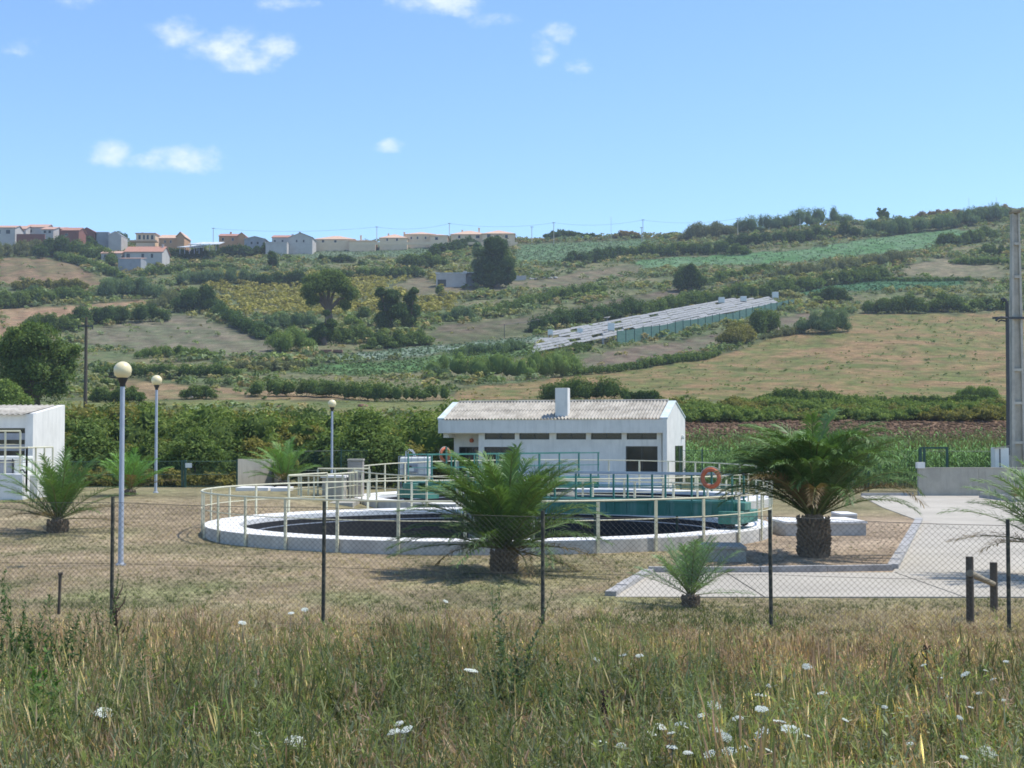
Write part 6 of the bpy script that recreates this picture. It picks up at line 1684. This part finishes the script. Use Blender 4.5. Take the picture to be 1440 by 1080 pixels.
for i, (u0, u1, vb, vt, lab) in enumerate(((722, 740, 394, 387, 'low white hut right of the tall dense tree'), (746, 758, 392, 389, 'small pale stone heap along the farm track'), (764, 782, 391, 385, 'pale boulders at the end of the farm track'))):
    gg = G((u0 + u1) / 2, vb); dd = gg.y
    if i == 0: o = MB().box(xat(u0, dd), xat(u1, dd), dd, dd + 3, gg.z - .5, zat(vt, dd)).build('hut', M['house_white'], origin=gg, bevel=.05); tagp(o, lab, 'hut')
    else:
        m = MB(); rr_ = random.Random(i)
        for k in range(7):
            x = xat(rr_.uniform(u0, u1), dd); s = rr_.uniform(.3, .8); m.lathe([(.001, -s * .5), (s, -.1), (s * .8, s * .4), (.001, s * .7)], (x, dd + rr_.uniform(-1, 1), gg.z), 7)
        o = m.build('stone_heap', M['stone_block'], origin=gg); tagp(o, lab, 'stones')
# pole row on the ridge
for (u, vt, vb, lab) in ((298, 319, 342, 'skyline pole behind the white canopies'), (529, 317, 342, 'skyline pole left of the villa row'), (631.5, 312, 338, 'skyline pole in the middle of the villa row'), (748, 317, 333, 'skyline pole just right of the villa row'), (779, 311, 333, 'skyline pole above the dark skyline trees'),
                         (905, 307, 333, 'tallest skyline pole in the middle of the hill crest'), (903, 318, 333, 'short pole beside the tallest skyline pole'), (860, 303, 333, 'very thin skyline mast left of the tallest pole'), (1039, 305, 326, 'skyline pole at the start of the long hedge'), (1366, 277, 296, 'thin pole on the right skyline'), (1405, 276, 294, 'thin pole on the skyline left of the pylon'), (1127, 306, 316, 'tiny pole behind the long skyline hedge')):
    d = 615; x = xat(u, d); z0 = min(zat(vb, d), gz1(x, d) if True else 0); r = .16 if u not in (860, 1366, 1405) else .07
    t = empty('utility_pole', (x, d, z0), lab, 'pole', 'poles on the skyline')
    MB().tube((x, d, z0 - 1), (x, d, zat(vt, d)), r, r * .8, n=6).build('shaft', M['pylon_concrete'], t)
    if r > .1: MB().box(x - .7, x + .7, d - .1, d + .1, zat(vt + 1.2, d), zat(vt + .7, d)).build('cross_arm', M['dark_metal'], t)
spans = [(298, 320), (529, 318), (631.5, 313), (779, 312), (905, 308), (1039, 306)]
ct = empty('overhead_line', (0, 615, 95), 'thin overhead wires strung between the skyline poles', 'cable')
for (u0, v0), (u1, v1) in zip(spans[:-1], spans[1:]):
    pts = []
    for k in range(13):
        f = k / 12; q = P(u0 + (u1 - u0) * f, v0 + (v1 - v0) * f, 615); q.z -= 1.6 * 4 * f * (1 - f); pts.append(q)
    MB().path(pts, .035, 4).build('wire', M['dark_metal'], ct)

# ------------------------------------------------------------------ shade nets and their fence
A = G(868, 485); B = G(1118, 431)
BL = B - A
SLP = (gz1((A.x + B.x) / 2, (A.y + B.y) / 2 + 34) - (A.z + B.z) / 2) / 34
def Np_(f, t, h):
    o = A + BL * f + Vector((-.06, 1, 0)).normalized() * t; return Vector((o.x, o.y, A.z + BL.z * f + SLP * t + h + .9))
nets = empty('net_fence', (A.x, A.y, A.z), 'green net windbreak fence along the front of the white shade tunnels', 'fence')
npan = 25
def Nn_(f, t, h):       # along fence f, behind distance t
    bk = Vector((-.06, 1, 0)).normalized()
    p = A + BL * f + bk * t; return Vector((p.x, p.y, gz1(p.x, p.y) + h))
for i in range(npan):
    f0, f1 = i / npan, (i + 1) / npan
    a, b = Nn_(f0, 0, 0), Nn_(f1, 0, 0); zz = 3.1 - 1.0 * i / npan
    MB().quadbox([a, b, b + Vector((0, .05, 0)), a + Vector((0, .05, 0)), a + Vector((0, 0, zz)), b + Vector((0, 0, zz)), b + Vector((0, .05, zz)), a + Vector((0, .05, zz))]).build('net_panel', M['shade_net'], nets)
    MB().tube(a + Vector((0, -.06, -.3)), a + Vector((0, -.06, zz + .25)), .09, n=6).build('post', M['dark_green'], nets)
for r in range(7):
    t0 = 2.0 + r * 4.6
    tn = empty('shade_tunnel', Nn_(.5, t0, 0), ['front white flat shade tunnel right behind the green net fence', 'second white shade tunnel counted from the net fence', 'third white shade tunnel counted from the net fence', 'middle white shade tunnel of the seven', 'white shade tunnel third from the back hedge', 'white shade tunnel second from the back hedge', 'rearmost white shade tunnel before the dark hedge'][r], 'tunnel', 'white shade tunnels on the slope')
    seg = 26; rr_ = random.Random(r)
    for i in range(seg):
        f0 = -.34 + 1.24 * i / seg + r * .01; f1 = f0 + 1.24 / seg * .99
        if r > 3 and (f0 < -.25 or f0 > .80): continue
        if rr_.random() < .03: continue
        h = 1.0 + rr_.uniform(-.06, .06); w_ = 2.5 + rr_.uniform(-.15, .15)
        a, b, c, e_ = Np_(f0, t0, h), Np_(f1, t0, h), Np_(f1, t0 + w_, h + .15), Np_(f0, t0 + w_, h + .15)
        m = MB().quadbox([a, b, c, e_] + [q + Vector((0, 0, .06)) for q in (a, b, c, e_)])
        m.build('net_sheet', M['net_white'], tn)
        if i % 2 == 0:
            MB().tube(Nn_(f0, t0 + .1, -.2), Np_(f0, t0 + .1, h), .07, n=5).build('prop', M['galvanised'], tn)
            MB().tube(Nn_(f0, t0 + w_ - .1, -.2), Np_(f0, t0 + w_ - .1, h + .1), .07, n=5).build('prop', M['galvanised'], tn)
for i, (u, v, w_, h_) in enumerate(((774, 482, 7, 13), (816, 479, 8, 12), (860, 480, 9, 20), (1016, 436, 8, 14), (1047, 434, 8, 13), (1092, 430, 8, 15))):
    g = G(u, v); dd = g.y; s = dd / F
    lab = ['leftmost small white tank box at the low end of the tunnels', 'second small white tank box at the low end of the tunnels', 'white tank box at the start of the green net fence', 'white tank box left of three at the upper tunnel end', 'middle white tank box of three at the upper tunnel end', 'rightmost white tank box at the upper tunnel end'][i]
    t = empty('tank_box', g, lab, 'tank box', 'white tank boxes among the tunnels')
    MB().box(g.x - w_ * s / 2, g.x + w_ * s / 2, dd, dd + w_ * s, g.z + h_ * s * .45 + .9, g.z + h_ * s + .9).build('box', M['plastic_white'], t, bevel=.04)
    for q in (-.45, .4): MB().box(g.x + w_ * s * q, g.x + w_ * s * q + .12, dd, dd + .12, g.z - .3, g.z + h_ * s * .45 + .9).build('leg', M['galvanised'], t)
for i, (u0, u1, v, lab) in enumerate(((752, 778, 486, 'leftmost pale sheet roof at the low end of the tunnels'), (776, 806, 485, 'second pale sheet roof at the low end of the tunnels'), (835, 858, 484, 'pale sheet roof left of the net fence corner'), (842, 862, 453, 'lone pale sheet roof in front of the dark hedge'))):
    g = G((u0 + u1) / 2, v); dd = g.y; x0, x1 = xat(u0, dd), xat(u1, dd)
    t = empty('sheet_roof', g, lab, 'shed', 'pale sheet roofs around the tunnels')
    MB().quadbox([(x0, dd, g.z + 1.0), (x1 - 1, dd, g.z + 1.1), (x1, dd + 4, g.z + 2.0), (x0 + 1.4, dd + 4, g.z + 1.9), (x0, dd, g.z + 1.08), (x1 - 1, dd, g.z + 1.18), (x1, dd + 4, g.z + 2.08), (x0 + 1.4, dd + 4, g.z + 1.98)]).build('roof', M['net_white'], t)
    for x in (x0 + .3, x1 - 1.5): MB().box(x, x + .12, dd + .2, dd + .32, g.z - .3, g.z + 1.05).build('post', M['galvanised'], t)
# long irrigation wire behind the nets
t = empty('wire_support', Nn_(0, 50, 2), 'thin wire on low posts behind the shade tunnels', 'wire')
pts = [Nn_(-.4 + 1.45 * k / 16, 47, 3.2) for k in range(17)]
MB().path(pts, .05, 4).build('wire', M['dark_metal'], t)
for k in range(0, 17, 2): MB().tube(Nn_(-.4 + 1.45 * k / 16, 47, -.2), Nn_(-.4 + 1.45 * k / 16, 47, 3.3), .07, n=5).build('post', M['dark_metal'], t)
# odd things: wooden pallets / trough in the slope, stones on the dry strip
for i, (u0, u1, v, lab) in enumerate(((450, 466, 498, 'left reddish wooden trough lying at the field edge'), (468, 481, 497, 'right reddish wooden trough lying at the field edge'))):
    g = G((u0 + u1) / 2, v); dd = g.y; x0, x1 = xat(u0, dd), xat(u1, dd)
    t = empty('trough', g, lab, 'trough', 'reddish troughs at the field edge')
    MB().box(x0, x1, dd, dd + 1.2, g.z + .25, g.z + .8).build('body', M['rusty_wood'], t, bevel=.03)
    for x in (x0 + .2, x1 - .35): MB().box(x, x + .15, dd + .1, dd + 1.1, g.z - .2, g.z + .25).build('leg', M['dark_metal'], t)
for i, (u, v, w_, lab) in enumerate(((273, 559, 12, 'pale flat boulder left of the solitary round bush'), (397, 573, 10, 'brown stones on the dry strip behind the thicket'), (512, 571, 8, 'small brown stones right on the dry strip'))):
    g = G(u, v); m = MB(); rr_ = random.Random(i + 9)
    for k in range(4):
        s = rr_.uniform(.2, .4); m.lathe([(.001, -s * .5), (s * 1.5, -.05), (s * 1.2, s * .5), (.001, s * .7)], (g.x + rr_.uniform(-.5, .5) * w_ * g.y / F, g.y + rr_.uniform(-.4, .4), g.z), 8)
    o = m.build('stone_heap', M['stone_block'] if i == 0 else M['rusty_wood'], origin=g, smooth=True); tagp(o, lab, 'stones', 'stones on the dry strip')

# ------------------------------------------------------------------ single plants in the foreground
def fg_weed(u, vt, vb, d, label, cols, seed, nst=6, leaf=.07, spread=.12, narrow=.4, name='tall_weed'):
    rng = np.random.default_rng(seed); x = xat(u, d); z = gz1(x, d); H = max(.4, zat(vt, d) - z)
    t = empty(name, (x, d, z), label, 'weed')
    V, Fs, C = leafy(nst + 2, H, leaf * .85, 110, cols, rng, spread, .45, narrow, w=.004)
    nq = np.arange(len(Fs[0])); st_ = nq % 111 == 0
    S = Fs[0][st_]; Lf = Fs[0][~st_]
    npmesh('leaves', V + np.array([x, d, z]), Lf, C, M['grass_blade'], t)
    used, inv = np.unique(S.ravel(), return_inverse=True)
    npmesh('stem', V[used] + np.array([x, d, z]), inv.reshape(-1, 4), C[used], M['grass_blade'], t)
dg = [(.085, .14, .06), (.11, .17, .075), (.06, .105, .05)]; sg_ = [(.14, .175, .105), (.11, .145, .09), (.18, .215, .135)]
fg_weed(18, 803, 905, 11.5, 'tall dark leafy weed at the far left edge', dg, 1, 9, .085, .22)
fg_weed(48, 820, 900, 11.8, 'tall dark leafy weed just right of the one at the left edge', dg, 2, 6, .08, .14)
fg_weed(146, 808, 900, 12.8, 'bushy green weed growing at the first fence post', dg, 3, 6, .06, .14)
fg_weed(553, 838, 930, 11.5, 'grey green weed standing left of the central tall weed', sg_, 4, 4, .06, .10)
fg_weed(700, 822, 950, 10.8, 'central tall grey green weed rising in front of the palm', sg_, 5, 7, .075, .16)
fg_weed(722, 862, 960, 10.6, 'shorter weed against the central tall weed', sg_, 6, 5, .065, .12)
fg_weed(258, 990, 1080, 7.2, 'bright green leafy weed at the bottom left', [(.09, .19, .035), (.12, .23, .05)], 7, 3, .06, .05, .4)
fg_weed(1222, 955, 1040, 9.0, 'soft feathery green weed at the bottom right', sg_, 8, 6, .05, .12, .2)
fg_weed(1105, 930, 1000, 9.6, 'dark green weed among the white flowers', dg, 9, 5, .06, .12)
for (u, vt, vb, d, lab, cc, sd_, ns_, lf) in ((88, 838, 930, 11.0, 'leafy weed between the left edge weeds and the first fence post', dg, 20, 6, .08),
        (215, 872, 960, 10.0, 'green weed right below the first fence post', dg, 21, 6, .07), (330, 885, 980, 9.4, 'grey green weed below the gap between the first posts', sg_, 22, 6, .06),
        (438, 880, 960, 10.2, 'yellow flowering weed left of the second fence post', [(.22, .26, .08), (.30, .31, .08), (.15, .20, .07)], 23, 6, .05), (600, 858, 950, 11.2, 'slim sage weed midway between second and third post', sg_, 24, 5, .06),
        (790, 885, 985, 9.6, 'dark leafy weed right below the third fence post', dg, 25, 6, .065), (935, 900, 990, 9.2, 'grey weed standing behind the dense white flowers', sg_, 26, 6, .06),
        (60, 925, 1040, 8.2, 'lush bright green weed low at the left', [(.11, .19, .06), (.14, .23, .07)], 27, 8, .09), (380, 980, 1070, 7.6, 'lush green weed low in the centre left', [(.11, .18, .06), (.15, .22, .08)], 28, 6, .07),
        (1010, 890, 960, 10.8, 'thin weed below the fourth fence post', sg_, 29, 4, .05), (1330, 880, 960, 11.5, 'dry reddish weed left of the timber posts', [(.28, .20, .14), (.34, .26, .18)], 30, 6, .05), (515, 900, 1000, 9.0, 'broad grey green weed below the second fence post', sg_, 31, 8, .075)):
    fg_weed(u, vt, vb, d, lab, cc, sd_, ns_, lf, .16)
# dead brown weed by the first post
for (u, vt, d, lab, n_) in ((166, 832, 13.4, 'dead brown stalk leaning at the first fence post', 9), (850, 968, 9.0, 'thin dead brown stalk in the middle weeds', 5), (186, 1048, 6.9, 'dark red dock seed head at the bottom left', 6), (1300, 905, 12.5, 'dark brown dry stalk at the right', 5)):
    x = xat(u, d); z = gz1(x, d); H = zat(vt, d) - z; rr_ = random.Random(u)
    t = empty('dead_stalk', (x, d, z), lab, 'dry weed')
    m = MB(); m.path([(x, d, z), (x + .03, d, z + H * .5), (x - .02, d, z + H)], [.008, .006, .003], 6)
    for k in range(n_):
        f = .4 + .6 * k / n_; a = rr_.uniform(0, 6.28); l = H * .22 * rr_.uniform(.5, 1); p = Vector((x, d, z + H * f))
        m.path([p, p + Vector((math.cos(a) * l * .4, math.sin(a) * l * .4, l * .5)), p + Vector((math.cos(a) * l * .55, math.sin(a) * l * .5, l))], [.006, .007, .003], 5)
    m.build('stem', M['dead_plant'], t, smooth=True)
    m = MB()
    for k in range(60):
        f = .6 + .4 * rr_.random(); m.lathe([(.001, -.008), (.008, 0), (.001, .008)], (x + rr_.gauss(0, .014), d + rr_.gauss(0, .014), z + H * f), 4)
    m.build('seed_head', M['dead_plant'], t)
UMB = [(1002, 997, 20), (1067, 983, 16), (1068, 1003, 18), (1153, 980, 14), (1132, 942, 14), (1078, 969, 8), (1093, 1020, 18), (1068, 1037, 22), (1018, 1043, 18), (995, 1067, 20), (1022, 1063, 22), (965, 1065, 14),
       (1353, 953, 14), (1382, 948, 10), (1383, 1063, 26), (1350, 1071, 12), (1108, 1032, 26), (958, 1027, 16), (927, 1028, 18), (955, 1024, 16), (915, 1037, 14), (942, 1037, 12), (847, 1050, 14), (872, 1054, 14), (943, 1057, 16),
       (573, 1032, 18), (555, 1035, 18), (562, 1023, 14), (663, 948, 20), (838, 932, 10), (875, 926, 12), (898, 927, 12), (627, 849, 8), (150, 1008, 26), (418, 1048, 30), (430, 861, 10), (411, 866, 9), (343, 880, 12), (365, 1037, 14),
       (1392, 960, 9), (1372, 980, 9), (1405, 990, 9), (1360, 1000, 8), (1130, 1040, 12), (1275, 1052, 10), (1295, 940, 8), (985, 1012, 16), (1005, 1032, 18), (1035, 1016, 16), (1045, 1058, 18), (1078, 1062, 14), (1330, 985, 9), (1345, 1015, 10), (1410, 935, 8), (1318, 958, 8), (1240, 1000, 9), (1185, 1018, 10)]
urng = np.random.default_rng(4)
ORD = 'first second third fourth fifth sixth seventh eighth ninth tenth eleventh twelfth thirteenth fourteenth fifteenth sixteenth seventeenth eighteenth nineteenth twentieth'.split() + ['number %d' % k for k in range(21, 40)]
def zone(f):
    u, v, w = f
    if u < 500: return 'at the bottom left edge' if v > 1000 else 'along the weed tops at left'
    if u < 700: return 'in the centre left weeds'
    if u < 905: return 'in the middle weeds' if v > 900 else 'in the middle'
    if u < 1040: return 'in the dense bottom cluster' if v > 1030 or u < 960 else 'just above the dense bottom cluster'
    if u < 1200: return 'right of the dense cluster'
    return 'near the right corner'
def umb_label(i):
    z = zone(UMB[i]); same = sorted([f for f in UMB if zone(f) == z]); k = same.index(UMB[i])
    return 'white flower head, %s from left %s' % (ORD[k], z)
for i, (u, v, wpx) in enumerate(UMB):
    d = float(np.interp(v, [845, 880, 930, 1000, 1070], [14.5, 12.8, 10.3, 8.0, 6.7])) + urng.uniform(-.3, .3)
    p = P(u, v, d); p.z += .035; z = gz1(p.x, d); R = wpx * d / F * .50
    t = empty('wild_carrot', (p.x, d, z), umb_label(i), 'wildflower', 'white flowers in the foreground')
    bend = Vector((urng.normal() * .05, urng.normal() * .05, 0))
    MB().path([Vector((p.x, d, z)) + bend * 2, Vector((p.x, d, (z + p.z) / 2)) + bend, p - Vector((0, 0, R * .6))], [.004, .0035, .0025], 5).build('stem', M['wood_light'], t)
    m = MB(); n_ = 46; tilt = Vector((urng.normal() * .25, -.25 + urng.normal() * .2, 1)).normalized()
    e1 = tilt.orthogonal().normalized(); e2 = tilt.cross(e1); s_ = m
    st_ = MB()
    for k in range(n_):
        rr = R * math.sqrt((k + .5) / n_); a = k * 2.39996
        c = p + e1 * (rr * math.cos(a)) + e2 * (rr * math.sin(a)) + tilt * (.12 * R * (1 - (rr / R) ** 2) + urng.uniform(-.05, .05) * R)
        s = R * .15 * urng.uniform(.7, 1.3); b = len(m.v)
        m.v += [tuple(c + e1 * s), tuple(c + e2 * s), tuple(c - e1 * s), tuple(c - e2 * s), tuple(c + tilt * s * .7), tuple(c - tilt * s * .3)]
        m.f += [[b, b + 1, b + 4], [b + 1, b + 2, b + 4], [b + 2, b + 3, b + 4], [b + 3, b, b + 4], [b + 1, b, b + 5], [b + 2, b + 1, b + 5], [b + 3, b + 2, b + 5], [b, b + 3, b + 5]]
        if k % 3 == 0: st_.tube(p - tilt * R * .5, c, .0012, n=3, cap=False)
    m.build('flower_head', M['flower_white'], t)
    st_.build('flower_stalks', M['wood_light'], t)
